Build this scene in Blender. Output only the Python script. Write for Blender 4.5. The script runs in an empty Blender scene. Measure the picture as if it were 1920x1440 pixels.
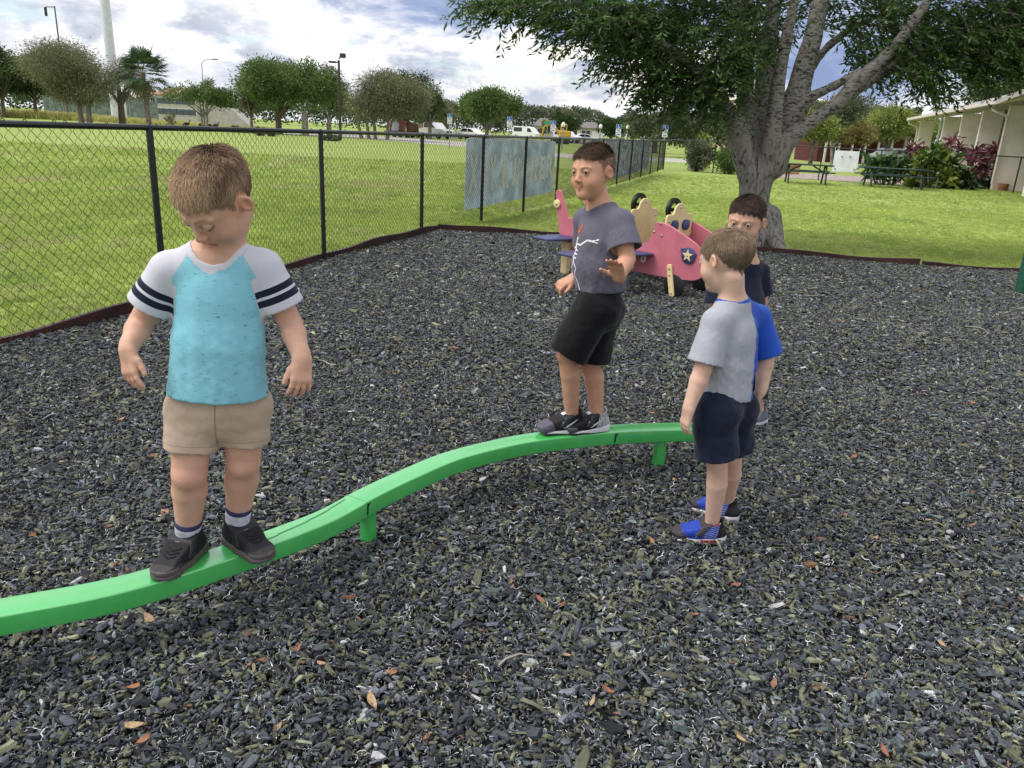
import bpy, bmesh, math, random
import numpy as np
from mathutils import Vector, Matrix
random.seed(7); RNG = np.random.default_rng(7)
SC = bpy.context.scene
# ------------------------------------------------------------------ camera
CAM_F, CAM_P, CAM_R, CAM_H = 1442., math.radians(18.2), math.radians(2.8), 1.35
_fw = np.array([0, math.cos(CAM_P), -math.sin(CAM_P)])
_r0 = np.array([1., 0, 0]); _u0 = np.cross(_r0, _fw)
_rt = _r0*math.cos(CAM_R) + _u0*math.sin(CAM_R); _up = np.cross(_rt, _fw)
cam = bpy.data.cameras.new('camera'); camo = bpy.data.objects.new('camera', cam)
SC.collection.objects.link(camo); SC.camera = camo
cam.sensor_width = 36; cam.lens = CAM_F/1920*36; cam.clip_start = .05; cam.clip_end = 3000
M = Matrix.Identity(4)
for i in range(3):
    M[i][0], M[i][1], M[i][2] = _rt[i], _up[i], -_fw[i]
M[2][3] = CAM_H
camo.matrix_world = M
def ray(px, py): return _fw*CAM_F + _rt*(px-960) + _up*(720-py)
def at(px, py, z=0.):                       # where the sight line through a photo point meets height z
    d = ray(px, py); return np.array([0, 0, CAM_H]) + d*((z-CAM_H)/d[2])
def aty(px, py, y):                         # ... meets the plane at distance y
    d = ray(px, py); return np.array([0, 0, CAM_H]) + d*(y/d[1])
def vp(px, py, A, B):                       # ... meets the upright plane through A and B
    d = ray(px, py); n = np.array([-(B[1]-A[1]), B[0]-A[0]])
    return np.array([0, 0, CAM_H]) + d*((n @ np.array(A[:2]))/(n @ d[:2]))
# ------------------------------------------------------------------ light and exposure
SUN_DIR = np.array([-.56, -.10, .82]); SUN_DIR = SUN_DIR/np.linalg.norm(SUN_DIR)
vs = SC.view_settings
SC.display_settings.display_device = 'sRGB'
vs.view_transform = 'Standard'; vs.look = 'None'; vs.gamma = 1; vs.use_curve_mapping = False
vs.exposure = 1.0
sun = bpy.data.lights.new('sun', 'SUN'); sun.energy = 1.5; sun.angle = math.radians(38); sun.color = (1, .95, .87)
suno = bpy.data.objects.new('sun', sun); SC.collection.objects.link(suno)
suno.rotation_euler = Vector(-SUN_DIR).to_track_quat('-Z', 'Y').to_euler()
SC.cycles.max_bounces = 6; SC.cycles.transparent_max_bounces = 12
# ------------------------------------------------------------------ node helper
class NT:
    def __init__(s, tree): s.t = tree; s.L = tree.links; tree.nodes.clear()
    def n(s, typ, ins=None, **props):
        nd = s.t.nodes.new(typ)
        for k, v in props.items(): setattr(nd, k, v)
        for k, v in (ins or {}).items():
            sk = nd.inputs[k]
            if isinstance(v, bpy.types.NodeSocket): s.L.new(v, sk)
            elif isinstance(v, bpy.types.Node): s.L.new(v.outputs[0], sk)
            else: sk.default_value = v
        return nd
    def math(s, op, a, b=0., c=None):
        d = {0: a, 1: b}
        if c is not None: d[2] = c
        return s.n('ShaderNodeMath', d, operation=op).outputs[0]
    def vm(s, op, a, b=(0, 0, 0)):
        return s.n('ShaderNodeVectorMath', {0: a, 1: b}, operation=op)
    def mix(s, f, a, b, blend='MIX'):
        nd = s.n('ShaderNodeMix', data_type='RGBA', blend_type=blend)
        for i, v in ((0, f), (6, a), (7, b)):
            if isinstance(v, bpy.types.NodeSocket): s.L.new(v, nd.inputs[i])
            else: nd.inputs[i].default_value = v if i == 0 or len(v) == 4 else (*v, 1)
        return nd.outputs[2]
    def ss(s, x, a, b):                     # smoothstep a..b
        nd = s.n('ShaderNodeMapRange', {0: x, 1: a, 2: b, 3: 0., 4: 1.}, interpolation_type='SMOOTHSTEP'); return nd.outputs[0]
    def noise(s, vec, scale, detail=4., rough=.55, dist=0.):
        return s.n('ShaderNodeTexNoise', {'Vector': vec, 'Scale': scale, 'Detail': detail, 'Roughness': rough, 'Distortion': dist})
    def ramp(s, x, stops):
        nd = s.n('ShaderNodeValToRGB', {0: x}); cr = nd.color_ramp
        while len(cr.elements) < len(stops): cr.elements.new(.5)
        for e, (p, c) in zip(cr.elements, stops): e.position = p; e.color = (*c, 1) if len(c) == 3 else c
        return nd.outputs[0]
def lin(r, g, b):
    f = lambda c: c/12.92 if c <= .04045 else ((c+.055)/1.055)**2.4
    return (f(r/255), f(g/255), f(b/255))
# ------------------------------------------------------------------ sky: daylight sky with broken cloud
W = bpy.data.worlds.new('World'); SC.world = W; W.use_nodes = True
w = NT(W.node_tree)
tc = w.n('ShaderNodeTexCoord'); D = tc.outputs['Generated']
sep = w.n('ShaderNodeSeparateXYZ', {0: D}); dx, dy, dz = sep.outputs
pl = w.n('ShaderNodeCombineXYZ', {0: dx, 1: dy, 2: w.math('MULTIPLY', dz, 2.5)}).outputs[0]
sky = w.n('ShaderNodeTexSky', sky_type='NISHITA', sun_disc=False, sun_elevation=math.asin(SUN_DIR[2]),
          sun_rotation=math.atan2(SUN_DIR[0], SUN_DIR[1]))
bgA = w.n('ShaderNodeBackground', {'Color': sky.outputs[0], 'Strength': .10})
n1 = w.noise(pl, 3.6, 9., .60, .25).outputs[0]        # cloud bodies
n2 = w.noise(w.vm('ADD', pl, (7.3, 2.1, .4)).outputs[0], 7.5, 9., .60, .35).outputs[0]   # lit tops and grey undersides
n3 = w.noise(w.vm('ADD', pl, (-3.1, 5.2, .9)).outputs[0], 2.2, 4., .5).outputs[0]       # large weather
n4 = w.noise(w.vm('ADD', pl, (1.1, -4.2, 2.9)).outputs[0], 16., 8., .62, .2).outputs[0]
az = w.n('ShaderNodeMath', {0: dx, 1: dy}, operation='ARCTAN2').outputs[0]
wn = w.math('SUBTRACT', w.math('ADD', w.math('MULTIPLY', n1, .6), w.math('MULTIPLY', n2, .4)), .5)
azw = w.math('ADD', az, w.math('MULTIPLY', wn, .9)); elw = w.math('ADD', dz, w.math('MULTIPLY', w.math('SUBTRACT', n2, .5), .22))
def blob(a0, sa, e0, se):                              # a cloud bank in one direction of the sky
    u = w.math('DIVIDE', w.math('SUBTRACT', azw, a0), sa); v = w.math('DIVIDE', w.math('SUBTRACT', elw, e0), se)
    return w.ss(w.math('SQRT', w.math('ADD', w.math('MULTIPLY', u, u), w.math('MULTIPLY', v, v))), 1.3, .55)
rain = w.math('MAXIMUM', blob(.10, .36, .158, .055), blob(.60, .40, .13, .10))   # blue-grey banks to the north-east
tex = w.math('ADD', w.math('MULTIPLY', n2, .65), w.math('MULTIPLY', n4, .35))
grey = w.math('MULTIPLY', w.ss(tex, .47, .60), w.math('ADD', .45, w.math('MULTIPLY', w.ss(n3, .40, .60), .55)))
cc = w.mix(grey, (.56, .56, .58), (.22, .25, .325))
rainc = w.mix(w.ss(tex, .40, .62), (.235, .29, .41), (.135, .18, .31))
cc = w.mix(w.math('MULTIPLY', rain, .93), cc, rainc)
bright = w.math('MULTIPLY', blob(.13, .16, .070, .034), w.ss(tex, .60, .46))
cc = w.mix(w.math('MULTIPLY', bright, .85), cc, (.62, .575, .49))
cc = w.mix(w.math('MULTIPLY', w.ss(dz, .07, .0), .55), cc, (.50, .52, .56))
bgB = w.n('ShaderNodeBackground', {'Color': cc, 'Strength': 1.0})
cover = w.math('MAXIMUM', w.ss(n1, .36, .47), w.math('MULTIPLY', rain, .85))
cover = w.math('MAXIMUM', cover, .45)
ms = w.n('ShaderNodeMixShader', {0: cover, 1: bgA.outputs[0], 2: bgB.outputs[0]})
w.n('ShaderNodeOutputWorld', {0: ms.outputs[0]})
# ------------------------------------------------------------------ object helpers
C = SC.collection
def tag(o, label=None, cat=None, group=None, kind=None):
    if label: o['label'] = label
    if cat: o['category'] = cat
    if group: o['group'] = group
    if kind: o['kind'] = kind
    return o
def empty(name, loc=(0, 0, 0), rz=0., label=None, cat=None, group=None):
    o = bpy.data.objects.new(name, None); C.objects.link(o); o.empty_display_size = .1
    o.location = tuple(map(float, loc)); o.rotation_euler = (0, 0, rz); return tag(o, label, cat, group)
def link(name, me, mat=None, parent=None, loc=None, kind=None):
    o = bpy.data.objects.new(name, me); C.objects.link(o)
    if mat is not None: me.materials.append(mat)
    if parent is not None: o.parent = parent
    if loc is not None: o.location = tuple(map(float, loc))
    if kind: o['kind'] = kind
    return o
def np_mesh(name, V, F, smooth=False, attrs=None):     # F: (n,3) or (n,4) array, or a list of both
    V = np.asarray(V, np.float32); Fs = [np.asarray(f, np.int32) for f in (F if isinstance(F, list) else [F]) if len(f)]
    me = bpy.data.meshes.new(name); me.vertices.add(len(V)); me.vertices.foreach_set('co', V.ravel())
    nl = sum(f.size for f in Fs); nf = sum(len(f) for f in Fs)
    me.loops.add(nl); me.polygons.add(nf)
    me.loops.foreach_set('vertex_index', np.concatenate([f.ravel() for f in Fs]))
    tot = np.concatenate([np.full(len(f), f.shape[1], np.int32) for f in Fs])
    me.polygons.foreach_set('loop_start', np.concatenate([[0], np.cumsum(tot)[:-1]]).astype(np.int32))
    me.update(calc_edges=True)
    me.polygons.foreach_set('use_smooth', np.full(nf, bool(smooth)))
    for k, a in (attrs or {}).items():
        a = np.asarray(a, np.float32)
        if a.ndim == 1: me.attributes.new(k, 'FLOAT', 'POINT').data.foreach_set('value', a)
        elif a.shape[1] == 4: me.attributes.new(k, 'FLOAT_COLOR', 'POINT').data.foreach_set('color', a.ravel())
        else: me.attributes.new(k, 'FLOAT_VECTOR', 'POINT').data.foreach_set('vector', a.ravel())
    me.update(); return me
def unit(v): v = np.asarray(v, float); return v/max(np.linalg.norm(v), 1e-9)
class MB:                                              # collects boxes, tubes, plates; builds ONE mesh object
    def __init__(s): s.v = []; s.f = []; s.n = 0
    def add(s, V, F):
        s.v.extend([tuple(map(float, p)) for p in V]); s.f.extend([tuple(i+s.n for i in f) for f in F]); s.n = len(s.v); return s
    def box(s, c, size, rz=0., ax=None, bev=0.):
        c = np.asarray(c, float); h = np.asarray(size, float)/2
        if ax is None:
            ax = (np.array([math.cos(rz), math.sin(rz), 0]), np.array([-math.sin(rz), math.cos(rz), 0]), np.array([0, 0, 1.]))
        b = min(bev, h.min()*.9)
        if b <= 0:
            V = [c+ax[0]*h[0]*i+ax[1]*h[1]*j+ax[2]*h[2]*k for i in (-1, 1) for j in (-1, 1) for k in (-1, 1)]
            return s.add(V, [(0, 1, 3, 2), (4, 6, 7, 5), (0, 4, 5, 1), (2, 3, 7, 6), (0, 2, 6, 4), (1, 5, 7, 3)])
        bm = bmesh.new(); bmesh.ops.create_cube(bm, size=1)
        for v in bm.verts: v.co = Vector((v.co.x*h[0]*2, v.co.y*h[1]*2, v.co.z*h[2]*2))
        bmesh.ops.bevel(bm, geom=list(bm.edges), offset=b, segments=1, affect='EDGES')
        bm.verts.index_update()
        V = [c+ax[0]*v.co.x+ax[1]*v.co.y+ax[2]*v.co.z for v in bm.verts]; F = [[v.index for v in f.verts] for f in bm.faces]; bm.free()
        return s.add(V, F)
    def tube(s, P, r, seg=8, cap=True):
        P = [np.asarray(p, float) for p in P]; n = len(P); R = [r]*n if np.isscalar(r) else list(r)
        V = []; prev = None
        for i, p in enumerate(P):
            t = unit(P[min(i+1, n-1)]-P[max(i-1, 0)])
            a = prev if prev is not None else (np.array([0, 0, 1.]) if abs(t[2]) < .9 else np.array([1., 0, 0]))
            a = unit(a - t*(a @ t)); prev = a; b = np.cross(t, a)
            for k in range(seg):
                q = 2*math.pi*k/seg; V.append(p + R[i]*(a*math.cos(q)+b*math.sin(q)))
        F = [(i*seg+k, i*seg+(k+1) % seg, (i+1)*seg+(k+1) % seg, (i+1)*seg+k) for i in range(n-1) for k in range(seg)]
        if cap: F += [tuple(range(seg-1, -1, -1)), tuple((n-1)*seg+k for k in range(seg))]
        return s.add(V, F)
    def plate(s, O, U, Vv, pts, th, bev=0.):           # outline pts in the plane O + u*U + v*Vv, thickness th along U x Vv
        O, U, Vv = (np.asarray(a, float) for a in (O, U, Vv)); N = unit(np.cross(U, Vv)); m = len(pts)
        pts = np.array(pts, float); area = sum(pts[i][0]*pts[(i+1) % m][1]-pts[(i+1) % m][0]*pts[i][1] for i in range(m))
        if area < 0: pts = pts[::-1]
        def ring(off, dep):
            R = []
            for i in range(m):
                a, b, c2 = pts[i-1], pts[i], pts[(i+1) % m]
                e1 = unit(b-a); e2 = unit(c2-b); nn = np.array([-(e1[1]+e2[1]), e1[0]+e2[0]]); nn = unit(nn)
                q = b + nn*off; R.append(O+U*q[0]+Vv*q[1]+N*dep)
            return R
        rings = [ring(0, -th/2), ring(0, th/2)] if bev <= 0 else [ring(bev, -th/2), ring(0, -th/2+bev), ring(0, th/2-bev), ring(bev, th/2)]
        V = sum(rings, []); F = []
        for k in range(len(rings)-1): F += [(k*m+i, k*m+(i+1) % m, (k+1)*m+(i+1) % m, (k+1)*m+i) for i in range(m)]
        F += [tuple(range(m-1, -1, -1)), tuple((len(rings)-1)*m+i for i in range(m))]
        return s.add(V, F)
    def ball(s, c, r, seg=10, rings=6):
        r = np.ones(3)*r; V = [np.asarray(c)+[0, 0, r[2]]]
        for i in range(1, rings):
            t = math.pi*i/rings
            V += [np.asarray(c)+[r[0]*math.sin(t)*math.cos(2*math.pi*k/seg), r[1]*math.sin(t)*math.sin(2*math.pi*k/seg), r[2]*math.cos(t)] for k in range(seg)]
        V.append(np.asarray(c)-[0, 0, r[2]]); L = len(V)-1
        F = [(0, 1+k, 1+(k+1) % seg) for k in range(seg)]
        for i in range(rings-2): F += [(1+i*seg+k, 1+(i+1)*seg+k, 1+(i+1)*seg+(k+1) % seg, 1+i*seg+(k+1) % seg) for k in range(seg)]
        F += [(L, 1+(rings-2)*seg+(k+1) % seg, 1+(rings-2)*seg+k) for k in range(seg)]
        return s.add(V, F)
    def build(s, name, mat, parent=None, smooth=False, kind=None, loc=None):
        off = np.zeros(3)
        if loc is not None: off = np.asarray(loc, float)
        elif parent is not None:
            q = parent
            while q is not None: off = off+np.array(q.matrix_basis.translation); q = q.parent
        me = bpy.data.meshes.new(name); me.from_pydata([tuple(np.asarray(p)-off) for p in s.v], [], s.f); me.update()
        if smooth:
            me.polygons.foreach_set('use_smooth', np.ones(len(me.polygons), bool))
            if smooth != 'all': me.set_sharp_from_angle(angle=math.radians(40))
        return link(name, me, mat, parent, loc, kind)
# ------------------------------------------------------------------ materials
MATS = {}
def mat(name, col, rough=.6, var=.12, scale=8., bump=.0, bscale=60., spec=.35, metal=0., sss=0., col2=None, coords='Object', detail=5., coat=0., trans=0.):
    if name in MATS: return MATS[name]
    m = bpy.data.materials.new(name); m.use_nodes = True; t = NT(m.node_tree)
    v = t.n('ShaderNodeTexCoord').outputs[coords]
    nz = t.noise(v, scale, detail, .6).outputs[0]
    c2 = col2 if col2 else tuple(c*(1-2.2*var) for c in col)
    c1 = col if col2 else tuple(min(1, c*(1+var)) for c in col)
    base = t.mix(t.ss(nz, .32, .68), c2, c1)
    ins = {'Base Color': base, 'Roughness': rough, 'Specular IOR Level': spec, 'Metallic': metal, 'Coat Weight': coat}
    if bump: ins['Normal'] = t.n('ShaderNodeBump', {'Height': t.noise(v, bscale, 6., .6).outputs[0], 'Strength': min(1, bump), 'Distance': .02}).outputs[0]
    p = t.n('ShaderNodeBsdfPrincipled', ins)
    if sss: p.inputs['Subsurface Weight'].default_value = sss; p.inputs['Subsurface Scale'].default_value = .01
    sh = p.outputs[0]
    if trans:
        tr = t.n('ShaderNodeBsdfTranslucent', {'Color': base}); sh = t.n('ShaderNodeMixShader', {0: trans, 1: p.outputs[0], 2: tr.outputs[0]}).outputs[0]
    t.n('ShaderNodeOutputMaterial', {0: sh}); MATS[name] = m; return m
def attr_mat(name, attr='col', rough=.6, spec=.3, var=.1, scale=30., typ='GEOMETRY', trans=0., bump=0., bscale=200., sss=0., gain=1.):
    if name in MATS: return MATS[name]
    m = bpy.data.materials.new(name); m.use_nodes = True; t = NT(m.node_tree)
    a = t.n('ShaderNodeAttribute', attribute_name=attr, attribute_type=typ).outputs[0]
    v = t.n('ShaderNodeTexCoord').outputs['Object']
    nz = t.noise(v, scale, 4.).outputs[0]
    base = t.mix(1., a, t.ramp(nz, [(.3, (1-var*1.5,)*3), (.7, (1+var,)*3)]), 'MULTIPLY')
    ins = {'Base Color': base, 'Roughness': rough, 'Specular IOR Level': spec}
    if bump: ins['Normal'] = t.n('ShaderNodeBump', {'Height': t.noise(v, bscale, 5., .6).outputs[0], 'Strength': bump, 'Distance': .004}).outputs[0]
    p = t.n('ShaderNodeBsdfPrincipled', ins)
    if sss: p.inputs['Subsurface Weight'].default_value = sss; p.inputs['Subsurface Scale'].default_value = .006; p.inputs['Subsurface Radius'].default_value = (1, .35, .2)
    sh = p.outputs[0]
    if trans:
        tr = t.n('ShaderNodeBsdfTranslucent', {'Color': base}); sh = t.n('ShaderNodeMixShader', {0: trans, 1: p.outputs[0], 2: tr.outputs[0]}).outputs[0]
    t.n('ShaderNodeOutputMaterial', {0: sh}); MATS[name] = m; return m
# ------------------------------------------------------------------ scatter: points carrying rot / scl / col, instanced by geometry nodes
def scatter(name, P, rot, scl, col, idx, sources, label_kind='stuff'):
    me = bpy.data.meshes.new(name); me.vertices.add(len(P)); me.vertices.foreach_set('co', np.asarray(P, np.float32).ravel())
    me.attributes.new('rot', 'FLOAT_VECTOR', 'POINT').data.foreach_set('vector', np.asarray(rot, np.float32).ravel())
    me.attributes.new('scl', 'FLOAT_VECTOR', 'POINT').data.foreach_set('vector', np.asarray(scl, np.float32).ravel())
    me.attributes.new('col', 'FLOAT_COLOR', 'POINT').data.foreach_set('color', np.asarray(col, np.float32).ravel())
    me.attributes.new('idx', 'INT', 'POINT').data.foreach_set('value', np.asarray(idx, np.int32))
    o = link(name, me, None, None, None, label_kind)
    coll = bpy.data.collections.new(name+'_kinds')
    for i, (sm, smat) in enumerate(sources):
        so = bpy.data.objects.new('%s_kind_%02d' % (name, i), sm); sm.materials.append(smat); coll.objects.link(so)
    g = bpy.data.node_groups.new(name, 'GeometryNodeTree')
    g.interface.new_socket('Geometry', in_out='INPUT', socket_type='NodeSocketGeometry')
    g.interface.new_socket('Geometry', in_out='OUTPUT', socket_type='NodeSocketGeometry')
    N = g.nodes; gi = N.new('NodeGroupInput'); go = N.new('NodeGroupOutput')
    m2p = N.new('GeometryNodeMeshToPoints'); iop = N.new('GeometryNodeInstanceOnPoints'); ci = N.new('GeometryNodeCollectionInfo')
    ci.inputs['Collection'].default_value = coll; ci.inputs['Separate Children'].default_value = True; ci.inputs['Reset Children'].default_value = True
    def na(nm, dt):
        q = N.new('GeometryNodeInputNamedAttribute'); q.data_type = dt; q.inputs['Name'].default_value = nm; return q.outputs[0]
    L = g.links; L.new(gi.outputs[0], m2p.inputs[0]); L.new(m2p.outputs[0], iop.inputs['Points']); L.new(ci.outputs[0], iop.inputs['Instance'])
    iop.inputs['Pick Instance'].default_value = True
    L.new(na('idx', 'INT'), iop.inputs['Instance Index']); L.new(na('scl', 'FLOAT_VECTOR'), iop.inputs['Scale'])
    e2r = N.new('FunctionNodeEulerToRotation'); L.new(na('rot', 'FLOAT_VECTOR'), e2r.inputs[0]); L.new(e2r.outputs[0], iop.inputs['Rotation'])
    L.new(iop.outputs[0], go.inputs[0])
    md = o.modifiers.new('scatter', 'NODES'); md.node_group = g
    return o
# ------------------------------------------------------------------ implicit surfaces -> one smooth mesh
class Field:
    def __init__(s, lo, hi, h, fine=None, hf=None):    # fine: (lo, hi) box in which the grid steps by hf
        s.ax = []
        for i in range(3):
            if fine is None: a = np.arange(lo[i], hi[i]+h, h)
            else:
                f0, f1 = max(lo[i], fine[0][i]), min(hi[i], fine[1][i])
                a = np.concatenate([np.arange(lo[i], f0, h), np.arange(f0, f1, hf), np.arange(f1, hi[i]+h, h)])
            s.ax.append(a.astype(np.float32))
        s.D = np.full([len(a) for a in s.ax], .5, np.float32); s.h = h
    def blk(s, lo, hi):
        sl = []
        for i in range(3):
            a, b = np.searchsorted(s.ax[i], [lo[i], hi[i]]); sl.append(slice(max(0, a-1), min(len(s.ax[i]), b+1)))
        X = s.ax[0][sl[0]][:, None, None]; Y = s.ax[1][sl[1]][None, :, None]; Z = s.ax[2][sl[2]][None, None, :]
        return tuple(sl), X, Y, Z
    def op(s, sl, d, k, mode):
        A = s.D[sl]
        if mode == 'u':
            if k > 0: h = np.maximum(k-np.abs(A-d), 0)/k; s.D[sl] = np.minimum(A, d)-h*h*k*.25
            else: s.D[sl] = np.minimum(A, d)
        elif mode == 's':
            if k > 0: h = np.maximum(k-np.abs(A+d), 0)/k; s.D[sl] = np.maximum(A, -d)+h*h*k*.25
            else: s.D[sl] = np.maximum(A, -d)
        else: s.D[sl] = np.maximum(A, d)
    def cone(s, a, b, ra, rb, k=.01, mode='u', flat=None, capa=False, capb=False, bow=None):
        a = np.asarray(a, float); b = np.asarray(b, float); m = max(ra, rb)*(1.02 if flat is None or flat[1] < 1 else flat[1])+k+3*s.h
        sl, X, Y, Z = s.blk(np.minimum(a, b)-m, np.maximum(a, b)+m)
        if s.D[sl].size == 0: return
        ba = (b-a).astype(np.float32); L2 = max(float(ba @ ba), 1e-9); px, py, pz = X-np.float32(a[0]), Y-np.float32(a[1]), Z-np.float32(a[2])
        tr = (px*ba[0]+py*ba[1]+pz*ba[2])/np.float32(L2); t = np.clip(tr, 0, 1)
        qx, qy, qz = px-t*ba[0], py-t*ba[1], pz-t*ba[2]
        if bow is not None:
            w_ = 4*t*(1-t); qx = qx-w_*np.float32(bow[0]); qy = qy-w_*np.float32(bow[1]); qz = qz-w_*np.float32(bow[2])
        g = np.float32(1)
        if flat is not None:
            f, ff = np.asarray(flat[0], np.float32), np.float32(flat[1]); c = (qx*f[0]+qy*f[1]+qz*f[2])*(1/ff-1)
            qx, qy, qz = qx+f[0]*c, qy+f[1]*c, qz+f[2]*c; g = np.float32(min(1., (1+ff)/2))
        d = (np.sqrt(qx*qx+qy*qy+qz*qz)-(ra+(rb-ra)*t).astype(np.float32))*g
        L = np.float32(math.sqrt(L2))
        if capb: d = np.maximum(d, (tr-1)*L)
        if capa: d = np.maximum(d, -tr*L)
        s.op(sl, d, k, mode)
    def ell(s, c, r, axes=None, k=.01, mode='u'):
        c = np.asarray(c, float); r = np.ones(3)*np.asarray(r, float); m = r.max()+k+3*s.h
        sl, X, Y, Z = s.blk(c-m, c+m)
        if s.D[sl].size == 0: return
        A = np.eye(3) if axes is None else np.asarray(axes)   # rows = axes
        p = (X-np.float32(c[0]), Y-np.float32(c[1]), Z-np.float32(c[2])); k0 = 0; k1 = 0
        for i in range(3):
            q = p[0]*np.float32(A[i][0])+p[1]*np.float32(A[i][1])+p[2]*np.float32(A[i][2])
            k0 = k0+(q/np.float32(r[i]))**2; k1 = k1+(q/np.float32(r[i]**2))**2
        k0 = np.sqrt(k0); k1 = np.sqrt(k1); d = k0*(k0-1)/np.maximum(k1, 1e-6)
        s.op(sl, d, k, mode)
    def plane(s, p, n, lo=None, hi=None):              # cut away the side n points to
        sl, X, Y, Z = s.blk(lo if lo is not None else [a[0] for a in s.ax], hi if hi is not None else [a[-1] for a in s.ax])
        n = unit(n); s.op(sl, ((X-p[0])*n[0]+(Y-p[1])*n[1]+(Z-p[2])*n[2]).astype(np.float32), 0, 'i')
    def disp(s, fn): s.D += fn(s.ax[0][:, None, None], s.ax[1][None, :, None], s.ax[2][None, None, :]).astype(np.float32)
    def mesh(s, relax=1):
        D = s.D; S = D < 0; nx, ny, nz = D.shape
        c = np.zeros((nx-1, ny-1, nz-1), np.uint8)
        for i in (0, 1):
            for j in (0, 1):
                for k in (0, 1): c += S[i:nx-1+i, j:ny-1+j, k:nz-1+k]
        I, J, K = np.nonzero((c > 0) & (c < 8)); n = len(I)
        idx = np.full(c.shape, -1, np.int32); idx[I, J, K] = np.arange(n)
        cn = [(i, j, k) for i in (0, 1) for j in (0, 1) for k in (0, 1)]
        val = {q: D[I+q[0], J+q[1], K+q[2]] for q in cn}; acc = np.zeros((n, 3)); cnt = np.zeros(n)
        for q in cn:
            for a in range(3):
                if q[a] == 0:
                    r = list(q); r[a] = 1; r = tuple(r); v0, v1 = val[q], val[r]; cr = (v0 < 0) != (v1 < 0)
                    t = np.where(cr, v0/np.where(cr, v0-v1, 1), 0)
                    for e in range(3): acc[:, e] += np.where(cr, q[e]+(t if e == a else 0), 0)
                    cnt += cr
        acc /= cnt[:, None]; V = np.zeros((n, 3))
        for e, ii in enumerate((I, J, K)):
            A = s.ax[e]; V[:, e] = A[ii]+(A[ii+1]-A[ii])*acc[:, e]
        Q = []
        for a in range(3):
            b, e = (a+1) % 3, (a+2) % 3
            s0 = [slice(None)]*3; s1 = [slice(None)]*3; s0[a] = slice(0, -1); s1[a] = slice(1, None)
            for t_ in (b, e): s0[t_] = slice(1, -1); s1[t_] = slice(1, -1)
            A0, A1 = S[tuple(s0)], S[tuple(s1)]; E = np.argwhere(A0 != A1)
            if not len(E): continue
            ins = A0[E[:, 0], E[:, 1], E[:, 2]]
            base = E.copy(); base[:, b] += 1; base[:, e] += 1
            def cell(db, de):
                q = base.copy(); q[:, b] -= db; q[:, e] -= de; return idx[q[:, 0], q[:, 1], q[:, 2]]
            q = np.stack([cell(1, 1), cell(0, 1), cell(0, 0), cell(1, 0)], 1)
            q[~ins] = q[~ins][:, ::-1]; Q.append(q)
        Q = np.concatenate(Q)
        for _ in range(relax):
            sm = np.zeros_like(V); ct = np.zeros(n)
            for i in range(4):
                a_, b_ = Q[:, i], Q[:, (i+1) % 4]
                for e in range(3):
                    sm[:, e] += np.bincount(a_, V[b_, e], n)+np.bincount(b_, V[a_, e], n)
                ct += np.bincount(a_, minlength=n)+np.bincount(b_, minlength=n)
            V = V*.5+.5*sm/np.maximum(ct, 1)[:, None]
        return V, Q
def normals(V, Q):
    fn = np.cross(V[Q[:, 2]]-V[Q[:, 0]], V[Q[:, 3]]-V[Q[:, 1]]); N = np.zeros_like(V)
    for i in range(4):
        for e in range(3): N[:, e] += np.bincount(Q[:, i], fn[:, e], len(V))
    return N/np.maximum(np.linalg.norm(N, axis=1), 1e-12)[:, None]
_nr = np.random.default_rng(3); _NW = _nr.normal(size=(3, 6, 3)); _NP = _nr.uniform(0, 6.28, (3, 6))
def vnoise(P, scale, seed=0):                          # smooth pseudo-noise of points, about -1..1
    s_ = 0
    for o in range(3):
        for i in range(6):
            w_ = _NW[o, (i+seed) % 6]; s_ = s_+np.sin(scale*(1.7**o)*(P[..., 0]*w_[0]+P[..., 1]*w_[1]+P[..., 2]*w_[2])+_NP[o, i]*(1+seed))/(1.5**o)
    return s_/5.
# ================================================================== GROUND
def ground_mat(name, cols, big=.35, fine=14.):
    m = bpy.data.materials.new(name); m.use_nodes = True; t = NT(m.node_tree)
    v = t.n('ShaderNodeNewGeometry').outputs['Position']
    a = t.noise(v, big, 5., .6).outputs[0]; b = t.noise(v, fine, 4., .7).outputs[0]; c_ = t.noise(v, big*4, 4., .6).outputs[0]
    base = t.mix(t.ss(a, .38, .62), cols[0], cols[1]); base = t.mix(t.math('MULTIPLY', t.ss(c_, .52, .70), .6), base, cols[2])
    base = t.mix(t.math('MULTIPLY', t.ss(b, .35, .65), .5), base, cols[3])
    h = t.n('ShaderNodeBump', {'Height': b, 'Strength': .5, 'Distance': .03}).outputs[0]
    t.n('ShaderNodeOutputMaterial', {0: t.n('ShaderNodeBsdfPrincipled', {'Base Color': base, 'Roughness': .9, 'Specular IOR Level': .15, 'Normal': h}).outputs[0]})
    return m
m_lawn = ground_mat('lawn_grass', [(.27, .345, .085), (.325, .40, .11), (.39, .37, .17), (.21, .275, .065)])
lawn = MB(); lawn.add([(-1500, -60, 0), (1500, -60, 0), (1500, 2500, 0), (-1500, 2500, 0)], [(0, 1, 2, 3)])
lawn.build('lawn', m_lawn, kind='structure')
FENCE_L = [(-4.6, -1.2), (-3.03, 4.2), (-2.60, 5.58), (-1.985, 7.86), (-1.285, 10.19), (-.60, 12.07), (.045, 13.79), (.69, 15.7), (1.35, 18.1), (2.03, 20.55), (2.73, 22.95), (3.42, 25.35), (4.14, 27.9), (4.87, 30.5), (5.62, 33.3), (6.37, 36.27)]
EDGE = [(-4.9, -1.6), (-3.06, 4.2), (-2.63, 5.5), (-2.03, 7.75), (-1.125, 10.66)]
EDGE2 = [(-1.125, 10.66), (.19, 10.76), (1.7, 10.45), (3.287, 10.0), (4.25, 9.72), (4.92, 9.50)]
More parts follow.
